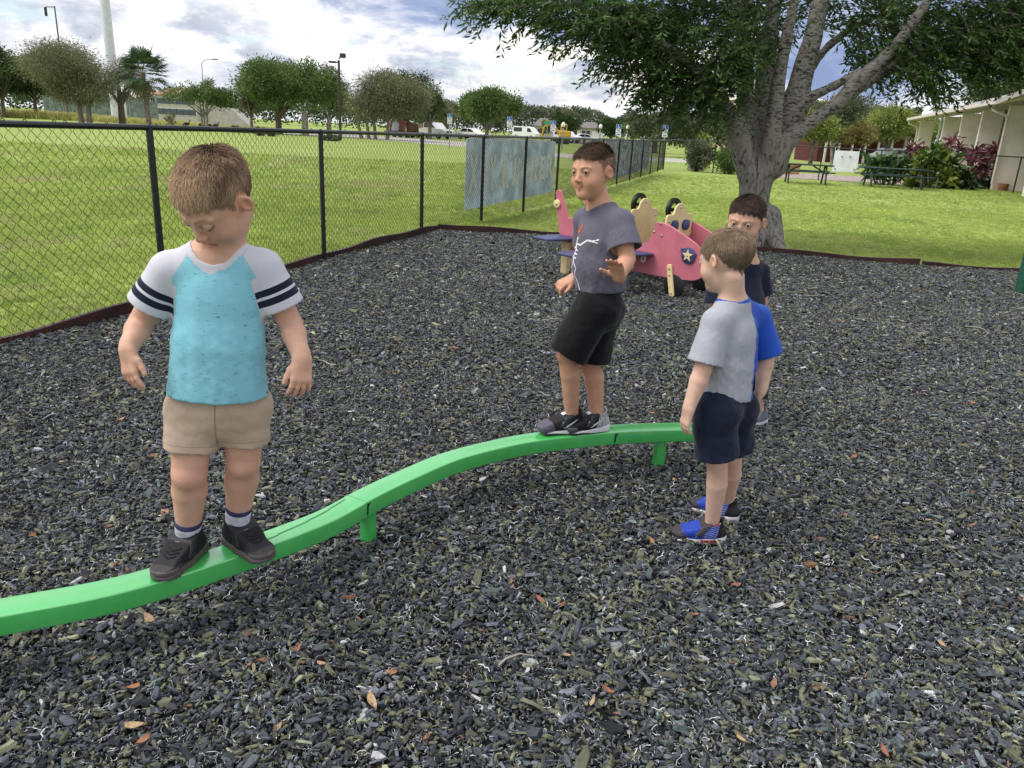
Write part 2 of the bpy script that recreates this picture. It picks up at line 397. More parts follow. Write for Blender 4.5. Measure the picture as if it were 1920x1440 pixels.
EDGE3 = [(4.95, 9.50), (5.99, 9.34), (7.5, 9.1), (9.5, 8.7)]
mulch_poly = EDGE + EDGE2[1:] + EDGE3 + [(10.5, -1.6)]
m_mulch0 = ground_mat('mulch_dust', [(.012, .013, .015), (.022, .024, .026), (.03, .03, .026), (.008, .008, .01)], 2., 60.)
mg = MB(); mg.add([(x, y, .006) for x, y in mulch_poly], [tuple(range(len(mulch_poly)-1, -1, -1))])
mg.build('mulch_bed', m_mulch0, kind='structure')
def in_poly(x, y, poly):
    r = np.zeros(len(x), bool); j = len(poly)-1
    for i in range(len(poly)):
        xi, yi = poly[i]; xj, yj = poly[j]
        if yi != yj: r ^= ((yi > y) != (yj > y)) & (x < (xj-xi)*(y-yi)/(yj-yi)+xi)
        j = i
    return r
def pix(P):
    v = P - np.array([0, 0, CAM_H]); f = v @ _fw; f = np.where(f > .05, f, .05)
    return 960+CAM_F*(v @ _rt)/f, 720-CAM_F*(v @ _up)/f
# ---- rubber mulch: thousands of torn chips
def chip(seed, n, curl=0.):
    r = np.random.default_rng(seed); ang = np.sort(r.uniform(0, 6.28, n)+np.arange(n)*6.28/n*.0)
    ang = (np.arange(n)+r.uniform(-.32, .32, n))*2*math.pi/n; rad = r.uniform(.62, 1.1, n)
    x, y = np.cos(ang)*rad*.5, np.sin(ang)*rad*.5
    top = np.stack([x*.86, y*.80, .5+r.uniform(-.18, .18, n)+curl*x*x], 1); bot = np.stack([x, y, -.5+r.uniform(-.15, .15, n)+curl*x*x], 1)
    V = np.concatenate([top, bot, [[0.04, 0.02, .62]]]); F = [(i, (i+1) % n, 2*n) for i in range(n)]+[(n+i, n+(i+1) % n, (i+1) % n) for i in range(n)]+[(n+i, (i+1) % n, i) for i in range(n)]
    return np_mesh('chip', V, np.array(F))
def fibre(seed):
    r = np.random.default_rng(seed); n = 6; x = np.linspace(-.5, .5, n); y = np.cumsum(r.normal(0, .13, n)); z = np.cumsum(r.normal(0, .10, n))
    V = []
    for i in range(n):
        wv = .034*r.uniform(.5, 1.7)
        V += [(x[i], y[i]-wv, z[i]), (x[i], y[i]+wv, z[i]+.03)]
    return np_mesh('fibre', np.array(V), np.array([(2*i, 2*i+2, 2*i+3, 2*i+1) for i in range(n-1)]))
m_chip = attr_mat('rubber_chip', 'col', rough=.62, spec=.45, var=.30, scale=3., typ='INSTANCER')
m_fib = attr_mat('rubber_fibre', 'col', rough=.8, spec=.2, var=.1, scale=3., typ='INSTANCER')
kinds = [(chip(i, [5, 6, 4, 6, 5, 7, 5, 6, 4, 7][i], [0, .5, 0, -.4, .8, 0, 0, .4, 0, -.6][i]), m_chip) for i in range(10)] + [(fibre(20+i), m_fib) for i in range(5)]
def mulch_zone(y0, y1, dens, L, layers, fib):
    P = []
    A = (10.5+4.5)*(y1-y0); N = int(A*dens); x = RNG.uniform(-4.6, 9., N); y = RNG.uniform(y0, y1, N)
    px, py = pix(np.stack([x, y, np.zeros(N)], 1)); ok = in_poly(x, y, mulch_poly) & (px > -260) & (px < 2180) & (py < 1640)
    x, y = x[ok], y[ok]; N = len(x)
    hump = .010*np.sin(x*2.1+1.3*np.sin(y*1.7))*np.sin(y*2.6+x)
    z = .010 + hump*.9 + RNG.uniform(0, layers, N)
    isf = RNG.random(N) < fib; idx = np.where(isf, RNG.integers(10, 15, N), RNG.integers(0, 10, N))
    l = L*np.exp(RNG.normal(0, .42, N)); asp = RNG.uniform(.18, .58, N); th = RNG.uniform(.10, .22, N)
    scl = np.stack([l, l*asp, np.clip(l*th, .0025, .010)], 1); scl[isf] = np.stack([l*.62, l*.55, l*.5], 1)[isf]
    rot = np.stack([RNG.normal(0, .55, N), RNG.normal(0, .34, N), RNG.uniform(0, 6.28, N)], 1)
    u = RNG.random(N)[:, None]; big = (.5+.5*np.sin(x*1.9+np.sin(y*2.3)*1.4+.6)*np.sin(y*1.6-x*.7))[:, None]
    dark = np.array([.036, .041, .052]); slate = np.array([.066, .074, .088]); olive = np.array([.100, .105, .064]); teal = np.array([.066, .088, .090]); black = np.array([.014, .015, .019])
    q = u + .10*(big-.5); gainm = 1.28
    col = np.where(q < .16, black, np.where(q < .44, dark, np.where(q < .64, slate, np.where(q < .94, olive, teal))))
    col = gainm*col*np.exp(RNG.normal(0, .38, N))[:, None]
    w_ = RNG.random(N) < .018; col[w_] = np.array([.42, .42, .42])*RNG.uniform(.6, 1.4, (w_.sum(), 1))
    o_ = RNG.random(N) < .004; col[o_] = np.array([.30, .15, .08])*RNG.uniform(.6, 1.3, (o_.sum(), 1))
    col[isf] = np.array([.62, .64, .66])*RNG.uniform(.35, 1.35, (isf.sum(), 1))
    return np.stack([x, y, z], 1), rot, scl, np.concatenate([col, np.ones((N, 1))], 1), idx
zones = [mulch_zone(.4, 2.2, 16000, .0215, .020, .29), mulch_zone(2.2, 4.2, 10500, .0215, .018, .28), mulch_zone(4.2, 7., 5200, .027, .016, .17), mulch_zone(7., 11., 2600, .035, .012, .14)]
mo = scatter('rubber_mulch', *[np.concatenate([z[i] for z in zones]) for i in range(5)], kinds)
# ---- grass blades
def tuft(seed, n=12, h=1., spread=1.5):
    r = np.random.default_rng(seed); V = []; F = []; cc = []
    for i in range(n):
        a = r.uniform(0, 6.28); q = r.uniform(0, spread)*.5; b = np.array([math.cos(a)*q, math.sin(a)*q, 0]); ln = h*r.uniform(.45, 1.); be = r.uniform(.15, .75)*ln
        d = r.uniform(0, 6.28); dv = np.array([math.cos(d), math.sin(d), 0]); sd = np.array([-dv[1], dv[0], 0])*.045
        k = len(V); V += [b-sd, b+sd, b+dv*be*.3+[0, 0, ln*.6]+sd*.8, b+dv*be*.3+[0, 0, ln*.6]-sd*.8, b+dv*be+[0, 0, ln]]
        F += [(k, k+1, k+2), (k, k+2, k+3), (k+3, k+2, k+4)]
    return np_mesh('tuft', np.array(V), np.array(F))
m_blade = attr_mat('grass_blade', 'col', rough=.55, spec=.25, var=.2, scale=2., typ='INSTANCER', trans=.35)
def outer_side(x, y):                                  # beyond the side fence
    fx = np.interp(y, [p[1] for p in FENCE_L], [p[0] for p in FENCE_L]); return x < fx
def grass_zone(y0, y1, dens, size):
    x0, x1 = -.85*y1-1.5, .85*y1+1.5; N = int((x1-x0)*(y1-y0)*dens); x = RNG.uniform(x0, x1, N); y = RNG.uniform(y0, y1, N)
    px, py = pix(np.stack([x, y, np.zeros(N)], 1)); ok = ~in_poly(x, y, mulch_poly) & (px > -200) & (px < 2120)
    ok &= ~((np.hypot(x-3.27, y-10.55) < .55*RNG.uniform(.8, 1.5, N)))
    x, y = x[ok], y[ok]; N = len(x); P = np.stack([x, y, np.zeros(N)], 1)
    out = outer_side(x, y); pt = vnoise(P, 1.1, 1); pf = vnoise(P, 4.2, 2)
    a = np.array([.345, .435, .105]); b = np.array([.50, .60, .16]); br = np.array([.50, .47, .25]); dk = np.array([.23, .34, .07])
    mixv = np.clip(.5+.5*pt+RNG.normal(0, .22, N), 0, 1)[:, None]; col = a*(1-mixv)+b*mixv
    pb = np.clip((vnoise(P, .8, 4)+.42*pf-.15)*1.3, 0, .8)*np.where(out, 1., .25); col = col*(1-pb[:, None])+br*pb[:, None]
    near_e = np.clip((vnoise(P, 2.4, 5)-.35)*1.2, 0, .5)[:, None]; col = col*(1-near_e)+dk*near_e
    col = col*np.exp(RNG.normal(0, .16, N))[:, None]
    hgt = size*np.exp(RNG.normal(0, .22, N))*np.where(out, 1.1, .8)
    scl = np.stack([size*1.5*np.ones(N), size*1.5*np.ones(N), hgt], 1)
    return P, np.stack([np.zeros(N), np.zeros(N), RNG.uniform(0, 6.28, N)], 1), scl, np.concatenate([col, np.ones((N, 1))], 1), RNG.integers(0, 5, N)
gz = [grass_zone(3., 8., 850, .030), grass_zone(8., 13., 620, .034), grass_zone(13., 20., 200, .042), grass_zone(20., 32., 45, .055)]
go_ = scatter('grass_blades', *[np.concatenate([z[i] for z in gz]) for i in range(5)], [(tuft(i), m_blade) for i in range(5)])
# ---- path strip and far kerb
m_path = mat('pale_concrete', (.46, .44, .41), .85, .08, 3., .2, 40.)
def ribbon(name, far, near, z, m):
    b = MB(); n = len(far); fx = [at(*p, z) for p in far]; nx = [at(*p, z) for p in near]
    b.add(fx+nx, [(i, n+i, n+i+1, i+1) for i in range(n-1)]); return b.build(name, m, kind='structure')
ribbon('footpath', [(250, 233), (330, 236.5), (500, 244), (640, 250), (760, 258.5), (880, 267.5), (1000, 283), (1080, 290), (1260, 297), (1330, 301)],
       [(250, 236.5), (330, 241), (500, 249.5), (640, 256.5), (760, 266), (880, 276), (1000, 291), (1080, 297), (1260, 303.5), (1330, 307)], .004, m_path)
ribbon('car_park', [(640, 247), (760, 253.6), (900, 257.5), (1050, 264), (1240, 272)], [(640, 249), (760, 256), (900, 261.5), (1050, 268), (1240, 276.5)], .008, mat('asphalt', (.11, .11, .11), .9, .15, 2.))
# tall dry grass at the far edge of the field
def tall_grass():
    N = 5200; px = RNG.uniform(-120, 520, N); Y = RNG.uniform(100, 128, N); P = np.array([aty(a, 205, b) for a, b in zip(px, Y)]); P[:, 2] = 0
    col = np.where(RNG.random((N, 1)) < .5, np.array([.55, .48, .20]), np.array([.44, .46, .13]))*RNG.uniform(.7, 1.3, (N, 1))
    s = RNG.uniform(.5, 1.15, N)*np.clip((560-px)/420, .35, 1.1)
    return scatter('tall_grass', P, np.stack([np.zeros(N), np.zeros(N), RNG.uniform(0, 6.28, N)], 1), np.stack([s*.9, s*.9, s], 1), np.concatenate([col, np.ones((N, 1))], 1), RNG.integers(0, 5, N), [(tuft(40+i, 12), m_blade) for i in range(5)])
tall_grass()
# ================================================================== EDGING
m_edge = mat('brown_edging', (.050, .016, .014), .5, .25, 3., .3, 30., spec=.4)
def resample(P, step):
    P = np.array(P, float); s = np.concatenate([[0], np.cumsum(np.linalg.norm(np.diff(P, axis=0), axis=1))]); u = np.arange(0, s[-1]+1e-6, step)
    if s[-1]-u[-1] > 1e-3: u = np.append(u, s[-1])
    return np.stack([np.interp(u, s, P[:, i]) for i in range(P.shape[1])], 1)
def edging(path, name, parent, top, seed):
    b = MB(); Q = resample(path, .18); n = len(Q); prof = [(-.018, -.05), (-.018, .98), (-.008, 1.), (.008, 1.), (.018, .98), (.018, -.05)]; V = []
    for i, q in enumerate(Q):
        t = unit(Q[min(i+1, n-1)]-Q[max(0, i-1)]); nn = np.array([-t[1], t[0]]); h = top*(1+.22*math.sin(i*.31+seed)+.12*math.sin(i*.83+seed*2)); wv = .015*math.sin(i*.45+seed)
        V += [(q[0]+nn[0]*(a+wv), q[1]+nn[1]*(a+wv), c_*h) for a, c_ in prof]
    m = len(prof); F = [(i*m+k, (i+1)*m+k, (i+1)*m+k+1, i*m+k+1) for i in range(n-1) for k in range(m-1)]+[tuple(range(m)), tuple((n-1)*m+k for k in range(m-1, -1, -1))]
    b.add(V, F); return b.build(name, m_edge, parent, smooth=True)
ed = empty('garden_edging', (-1.125, 10.66, 0), label='dark brown landscape edging strip round the black mulch bed', cat='edging')
for i, (p, h) in enumerate([(EDGE, .085), (EDGE2, .085), (EDGE3, .075)]): edging(p, 'edging_strip', ed, h, i*1.7+.4)
# ================================================================== FENCE
m_black = mat('black_coating', (.010, .011, .014), .38, .2, 20., .08, 90., spec=.5)
m_wire = mat('black_wire', (.012, .012, .012), .45, .1)
def mesh_wire(path, z0, z1, pitch, dz, r, seg=3, wave=0.):
    P = np.array(path, float); s = np.concatenate([[0], np.cumsum(np.linalg.norm(np.diff(P, axis=0), axis=1))])
    u = np.arange(0, s[-1]-pitch, pitch); nl = int((z1-z0)/dz)+1; V = []; F = []; off = 0; k = np.arange(nl)
    th = np.arange(seg)*2*math.pi/seg
    for i, a in enumerate(u):
        uu = a+pitch*((k+i) % 2)*1.04+.003*np.sin(k*2.3+i*1.7); x = np.interp(uu, s, P[:, 0]); y = np.interp(uu, s, P[:, 1]); tx = np.interp(a+.1, s, P[:, 0])-np.interp(a-.1+1e-9, s, P[:, 0]); ty = np.interp(a+.1, s, P[:, 1])-np.interp(a-.1+1e-9, s, P[:, 1]); L = math.hypot(tx, ty) or 1
        nx, ny = -ty/L, tx/L; z = z0+k*dz; wv = .004*np.where((k+i) % 2, 1, -1)+wave*np.sin(uu*1.7)*np.sin(z*2.5)
        c_ = np.stack([x+nx*wv, y+ny*wv, z], 1); sgn = np.where(k % 2, 1, -1)
        ring = [c_+r*(math.cos(q)*np.array([nx, ny, 0])+math.sin(q)*np.array([tx/L*.7, ty/L*.7, .7])) for q in th]
        V.append(np.stack(ring, 1).reshape(-1, 3))
        b = off+np.arange(nl-1)[:, None]*seg; kk = np.arange(seg)[None]; F.append(np.stack([b+kk, b+(kk+1) % seg, b+seg+(kk+1) % seg, b+seg+kk], -1).reshape(-1, 4)); off += nl*seg
    return np.concatenate(V), np.concatenate(F)
def fence(name, label, pts, first, h, post_r, rail_r, pitch, group=None, sag=0.):
    root = empty(name, (*pts[first], 0), label=label, cat='fence', group=group); o3 = np.array([*pts[first], 0])
    for i, p in enumerate(pts):
        b = MB(); b.tube([(p[0], p[1], -.1), (p[0], p[1], h-.015)], post_r, 10); b.tube([(p[0], p[1], h-.02), (p[0], p[1], h+.012), (p[0], p[1], h+.026)], [post_r*1.12, post_r*1.12, post_r*.5], 10)
        po = b.build('post', m_black, root, smooth=True)
        for zz_ in ((.52, .8, 1.05) if i < 6 else ()):
            t = MB(); t.tube([(p[0]+.001+math.cos(q)*(post_r+.003), p[1]+math.sin(q)*(post_r+.003), zz_) for q in np.linspace(0, 6.28, 9)], .0025, 4); tw = t.build('tie_wire', m_wire, root); tw.parent = po
    R = resample(pts, .35); rr = MB()
    rr.tube([(x, y, h+.0+sag*math.sin(i*.9)*min(1, max(0, (y-16)/8))) for i, (x, y) in enumerate(R)], rail_r, 8); rr.build('top_rail', m_black, root, smooth=True)
    V, F = mesh_wire(pts, .04, h+.02, pitch, pitch*.95, .0023)
    link('chain_link_mesh', np_mesh('chain_link_mesh', V-o3, F, True), m_wire, root, kind='stuff')
    return root
fl = fence('chain_link_fence', 'black chain link side fence between the mulch bed and the open field', FENCE_L, 2, 1.255,    .024, .020, .0365, 'black chain link fences', .012)
Rl = resample(FENCE_L, .02); wk = MB()
for i in range(260, 900):
    if RNG.random() < .075:
        x, y = Rl[i]; t = unit(Rl[i+1]-Rl[i]); a0 = RNG.uniform(-.3, .5)
        wk.tube([(x+t[0]*.012*math.cos(q), y+t[1]*.012*math.cos(q), 1.272+.012*math.sin(q)) for q in np.linspace(a0, a0+RNG.uniform(2.2, 4.2), 7)], .0026, 4)
wk.build('wire_hook', m_wire, fl, kind='stuff')
FENCE_R = [(6.37, 36.27), (8.35, 35.15), (10.3, 34.1), (12.25, 33.1), (14.22, 32.12), (16.3, 31.0), (18.4, 29.9), (20.5, 28.8), (22.6, 27.7)]
fence('chain_link_fence', 'black chain link back fence behind the picnic tables and shrubs', FENCE_R, 1, 1.30, .026, .021, .045, 'black chain link fences')
# ---- banners tied to the outside of the side fence
def cloth(name, label, A, B, top, bot, nu, nv, off, m, wr, group):
    A = np.array(A); B = np.array(B); d = unit(B-A); L = np.linalg.norm(B-A); nn = np.array([-d[1], d[0]])
    def pt(s, v, lift=0.):                             # s along, v 0 bottom .. 1 top
        z0 = bot[0]+(bot[1]-bot[0])*s/L; z1 = top[0]+(top[1]-top[0])*s/L+.012*math.sin(s*4.)
        o = off+wr*(math.sin(s*5.3+v*1.2)*.6+math.sin(s*11.+2*v)*.5+.7*math.sin(s*2.1+1.)*(1-v))-lift
        return (A[0]+d[0]*s+nn[0]*o, A[1]+d[1]*s+nn[1]*o, z0+(z1-z0)*v)
    V = [pt(L*i/nu, j/nv) for i in range(nu+1) for j in range(nv+1)]; F = [(i*(nv+1)+j, (i+1)*(nv+1)+j, (i+1)*(nv+1)+j+1, i*(nv+1)+j+1) for i in range(nu) for j in range(nv)]
    V2 = [pt(L*i/nu, j/nv, -.003) for i in range(nu+1) for j in range(nv+1)]; b = MB(); b.add(V, F); b.add(V2, [f[::-1] for f in F])
    o = b.build(name, m, None, smooth='all', loc=(A[0], A[1], 0)); tag(o, label, 'banner', group); return o, pt, L
def text_mesh(body, size=1., bold=.02):
    cu = bpy.data.curves.new('lettering', 'FONT'); cu.body = body; cu.size = size; cu.offset = bold; cu.resolution_u = 3
    o = bpy.data.objects.new('lettering', cu); C.objects.link(o); bpy.context.view_layer.update()
    me = o.evaluated_get(bpy.context.evaluated_depsgraph_get()).to_mesh(); V = np.array([v.co[:] for v in me.vertices]); F = [tuple(p.vertices) for p in me.polygons]
    C.objects.unlink(o); bpy.data.objects.remove(o); return V, F
m_ban = mat('faded_blue_vinyl', (.66, .74, .80), .55, .10, 3., .12, 60., spec=.3, trans=.5); m_let = mat('cream_lettering', (.90, .87, .82), .6, .06, 5.)
pA = vp(879, 300, (-1.285, 10.19), (.69, 15.7)); pB = vp(1044, 300, (-1.285, 10.19), (.69, 15.7))
bo, pt, L = cloth('banner', 'faded blue vinyl banner with tall cream lettering tied to the side fence', pA[:2], pB[:2], (1.215, 1.20), (.20, .24), 90, 14, .045, m_ban, .0025, 'banners on the fence')
def letters(body, s0, s1, v0, v1, parent, pt):
    b = MB(); V, F = text_mesh(body, 1., .035); x0, y0 = V[:, 0].min(), V[:, 1].min(); x1, y1 = V[:, 0].max(), V[:, 1].max()
    P = [pt(s0+(s1-s0)*(p[0]-x0)/(x1-x0), v0+(v1-v0)*(p[1]-y0)/(y1-y0), .009) for p in V]; 
    bm = bmesh.new(); vs_ = [bm.verts.new((p[0], p[1], 0)) for p in V]
    for f in F:
        try: bm.faces.new([vs_[i] for i in f])
        except ValueError: pass
    bmesh.ops.triangulate(bm, faces=list(bm.faces)); bmesh.ops.subdivide_edges(bm, edges=list(bm.edges), cuts=3, use_grid_fill=True); bm.verts.index_update()
    P = [pt(s0+(s1-s0)*(v.co.x-x0)/(x1-x0), v0+(v1-v0)*(v.co.y-y0)/(y1-y0), .010) for v in bm.verts]; b.add(P, [[v.index for v in f.verts] for f in bm.faces]); bm.free(); b.build('lettering', m_let, parent)
bA_, bD_ = pA[:2], unit(pB[:2]-pA[:2])
for ch, x0, x1, v0, v1 in (('X', 883, 902, .22, .78), ('A', 908, 919.5, .22, .78), ('Y', 921, 935, .22, .79), ('&', 945, 959, .22, .80), ('J', 964, 971.5, .26, .70), ('O', 973, 981.5, .26, .70), ('H', 988, 1003, .28, .70), ('Z', 1005, 1013, .28, .70), ('E', 1015.5, 1025, .29, .71), ('R', 1028, 1041, .30, .74)):
    letters(ch, (vp(x0, 310, pA, pB)[:2]-bA_) @ bD_, (vp(x1, 310, pA, pB)[:2]-bA_) @ bD_, v0, v1, bo, pt)
m_ban2 = mat('pale_blue_vinyl', (.66, .71, .76), .5, .25, 6., .12, 60., trans=.5)
pA = vp(1112, 280, FENCE_L[8], FENCE_L[13]); pB = vp(1221, 280, FENCE_L[8], FENCE_L[13])
b2, pt2, L2 = cloth('banner', 'pale washed out banner with white vertical lettering, further along the side fence', pA[:2], pB[:2], (1.24, 1.24), (.16, .24), 110, 10, .045, m_ban2, .009, 'banners on the fence')
m_let2 = mat('white_lettering', (.86, .87, .88), .6, .1)
for k in range(13):
    s = .5+k*(L2-1.)/13; q = [(0, 0), (.28, 0), (.34, 1), (.06, 1)] if k % 3 else [(0, 0), (.2, 0), (.2, 1), (0, 1)]
    lb = MB(); lb.add([pt2(s+a*.9, .25+.5*v, .008) for a, v in q], [(0, 1, 2, 3)]); lb.build('lettering', m_let2, b2)
# ================================================================== BALANCE BEAM
def beam_mat():
    m = bpy.data.materials.new('green_powder_coat'); m.use_nodes = True; t = NT(m.node_tree); v = t.n('ShaderNodeNewGeometry').outputs['Position']
    a = t.noise(v, 5., 5., .6).outputs[0]; b = t.noise(v, 90., 3., .6).outputs[0]; base = t.mix(t.ss(a, .3, .7), (.045, .45, .085), (.06, .51, .11))
    wav = t.n('ShaderNodeMapping', {0: v, 3: (70., 9., 3.)}, vector_type='POINT').outputs[0]; sc = t.noise(wav, 1., 3., .7).outputs[0]
    base = t.mix(t.math('MULTIPLY', t.ss(sc, .64, .76), .22), base, (.10, .52, .16)); base = t.mix(t.math('MULTIPLY', t.ss(t.noise(v, 30., 6., .8).outputs[0], .66, .76), .35), base, (.02, .10, .03))
    p = t.n('ShaderNodeBsdfPrincipled', {'Base Color': base, 'Roughness': t.math('ADD', .22, t.math('MULTIPLY', a, .16)), 'Specular IOR Level': .6, 'Coat Weight': 1., 'Coat Roughness': .20, 'Coat IOR': 2.1,
        'Normal': t.n('ShaderNodeBump', {'Height': b, 'Strength': .06, 'Distance': .004}).outputs[0]})
    t.n('ShaderNodeOutputMaterial', {0: p.outputs[0]}); return m
m_beam = beam_mat(); BZ = .20; BW = .043; BT = .056
BP = np.array([(-2.4, 1.16), (-1.95, 1.28), (-1.55, 1.415), (-1.21, 1.58), (-.98, 1.70), (-.77, 1.88), (-.568, 2.095), (-.457, 2.28), (-.355, 2.43), (-.22, 2.605), (-.06, 2.74), (.115, 2.85), (.42, 2.975), (.70, 3.04), (.84, 3.055), (.965, 3.055)])
def catmull(P, n):
    o = []
    for i in range(len(P)-1):
        p0, p1, p2, p3 = P[max(0, i-1)], P[i], P[i+1], P[min(len(P)-1, i+2)]
        for k in range(n):
            t = k/n; o.append(.5*((2*p1)+(-p0+p2)*t+(2*p0-5*p1+4*p2-p3)*t*t+(-p0+3*p1-3*p2+p3)*t**3))
    o.append(P[-1]); return np.array(o)
BC = catmull(BP, 8)
beam = empty('balance_beam', (-.457, 2.28, 0), label='curved bright green metal balance beam on short posts', cat='balance beam')
def section(Q):
    n = len(Q); c = .0045; prof = []
    for sx_, sz_ in ((1, 1), (-1, 1), (-1, -1), (1, -1)):
        for q in range(4):
            a = math.atan2(sz_, sx_)-math.pi/4+q*math.pi/6; prof.append((sx_*(BW-c)+c*math.cos(a), sz_*(BT/2-c)+c*math.sin(a)-BT/2))
    V = []
    for i, p in enumerate(Q):
        t = unit(Q[min(i+1, n-1)]-Q[max(0, i-1)]); nn = np.array([t[1], -t[0]]); V += [(p[0]+nn[0]*a, p[1]+nn[1]*a, BZ+z) for a, z in prof]
    m = len(prof); F = [(i*m+k, i*m+(k+1) % m, (i+1)*m+(k+1) % m, (i+1)*m+k) for i in range(n-1) for k in range(m)]+[tuple(range(m-1, -1, -1)), tuple((n-1)*m+k for k in range(m))]
    b = MB(); b.add(V, [f[::-1] for f in F]); return b
def cut(i0, i1):
    Q = BC[i0:i1+1].copy(); Q[0] += unit(Q[1]-Q[0])*.0012; Q[-1] -= unit(Q[-1]-Q[-2])*.0012; return Q
J1 = int(np.argmin(np.hypot(BC[:, 0]+.487, BC[:, 1]-2.23))); J2 = int(np.argmin(np.abs(BC[:, 0]-.43)))
for a, b in ((0, J1), (J1, J2), (J2, len(BC)-1)): section(cut(a, b)).build('beam_section', m_beam, beam, smooth=True)
for px_, py_ in ((-.457, 2.285), (.642, 3.035), (-1.75, 1.345)):
    i = int(np.argmin(np.hypot(BC[:, 0]-px_, BC[:, 1]-py_))); t = unit(BC[min(i+1, len(BC)-1)]-BC[i-1]); b = MB()
    b.box((px_, py_, .05), (.042, .042, .19), ax=(np.array([*t, 0]), np.array([-t[1], t[0], 0]), np.array([0, 0, 1.])), bev=.004); b.build('leg', m_beam, beam)
m_scuff = mat('dark_scuff', (.018, .05, .022), .7, .2)
for J in (J1, J2):                                     # rubbed black marks where two lengths meet
    p = BC[J]; t = unit(BC[J+1]-BC[J-1]); nn = np.array([t[1], -t[0]]); b = MB(); o = p+nn*(BW+.0008)
    b.add([(o[0]+t[0]*a, o[1]+t[1]*a, BZ+z) for a, z in ((-.002, -.007), (.016, -.008), (.006, -.02), (.004, -.046), (-.004, -.046), (-.003, -.02))], [(0, 5, 2, 1), (2, 5, 4, 3)]); b.build('scuff_mark', m_scuff, beam)
b = MB(); arc = []
for i in range(18):
    q = i/17; k = J1-1-int(q*13); p = BC[k]; t = unit(BC[k+1]-BC[k-1]); nn = np.array([t[1], -t[0]]); off = -.028+.05*(q**1.5); wv = .0012+.0022*math.sin(q*3.1)
    c0 = p+nn*off; arc.append((c0, nn, wv))
b.add([(c0[0]+nn[0]*s_*wv, c0[1]+nn[1]*s_*wv, BZ+.0007) for c0, nn, wv in arc for s_ in (-1, 1)], [(2*i, 2*i+1, 2*i+3, 2*i+2) for i in range(17)]); b.build('scrape_mark', mat('grey_scrape', (.05, .22, .09), .6, .2), beam)
# ================================================================== PEOPLE
def skin_mat(name):
    m = bpy.data.materials.new(name); m.use_nodes = True; t = NT(m.node_tree); a = t.n('ShaderNodeAttribute', attribute_name='col').outputs[0]; v = t.n('ShaderNodeTexCoord').outputs['Object']
    n1 = t.noise(v, 38., 5., .6).outputs[0]; n2 = t.noise(v, 420., 3., .6).outputs[0]
    base = t.mix(1., a, t.ramp(n1, [(.3, (.93, .89, .87)), (.7, (1.05, 1.05, 1.05))]), 'MULTIPLY')
    p = t.n('ShaderNodeBsdfPrincipled', {'Base Color': base, 'Roughness': .52, 'Specular IOR Level': .32, 'Subsurface Weight': .22, 'Subsurface Scale': .007, 'Subsurface Radius': (1., .35, .2),
        'Normal': t.n('ShaderNodeBump', {'Height': n2, 'Strength': .10, 'Distance': .002}).outputs[0]})
    t.n('ShaderNodeOutputMaterial', {0: p.outputs[0]}); return m
M_SKIN = skin_mat('skin')
M_HAIR = attr_mat('hair', 'col', rough=.5, spec=.35, var=.05, scale=60.)
def cloth_mat(name, fn, rough=.88, weave=900., wst=.25, fold=1.):
    m = bpy.data.materials.new(name); m.use_nodes = True; t = NT(m.node_tree); v = t.n('ShaderNodeTexCoord').outputs['Object']
    base = fn(t, v); hz = t.noise(v, weave, 2., .5).outputs[0]; h2 = t.noise(t.n('ShaderNodeMapping', {0: v, 3: (1, 1, .55)}).outputs[0], 17., 4., .5, .6).outputs[0]
    b1 = t.n('ShaderNodeBump', {'Height': h2, 'Strength': .35*fold, 'Distance': .018}).outputs[0]
    b2 = t.n('ShaderNodeBump', {'Height': hz, 'Strength': wst, 'Distance': .0015, 'Normal': b1}).outputs[0]
    p = t.n('ShaderNodeBsdfPrincipled', {'Base Color': base, 'Roughness': rough, 'Specular IOR Level': .15, 'Sheen Weight': .12, 'Sheen Roughness': .5, 'Normal': b2})
    t.n('ShaderNodeOutputMaterial', {0: p.outputs[0]}); return m
def A_(t, nm): return t.n('ShaderNodeAttribute', attribute_name=nm).outputs['Fac']
def plain(c, var=.10, sc=14.):
    def f(t, v): return t.mix(t.noise(v, sc, 5., .6).outputs[0], tuple(x*(1-var) for x in c), tuple(min(1, x*(1+var)) for x in c))
    return f
HEADC = dict(cran=((0, -.012, .026), (.0735, .0905, .077)))
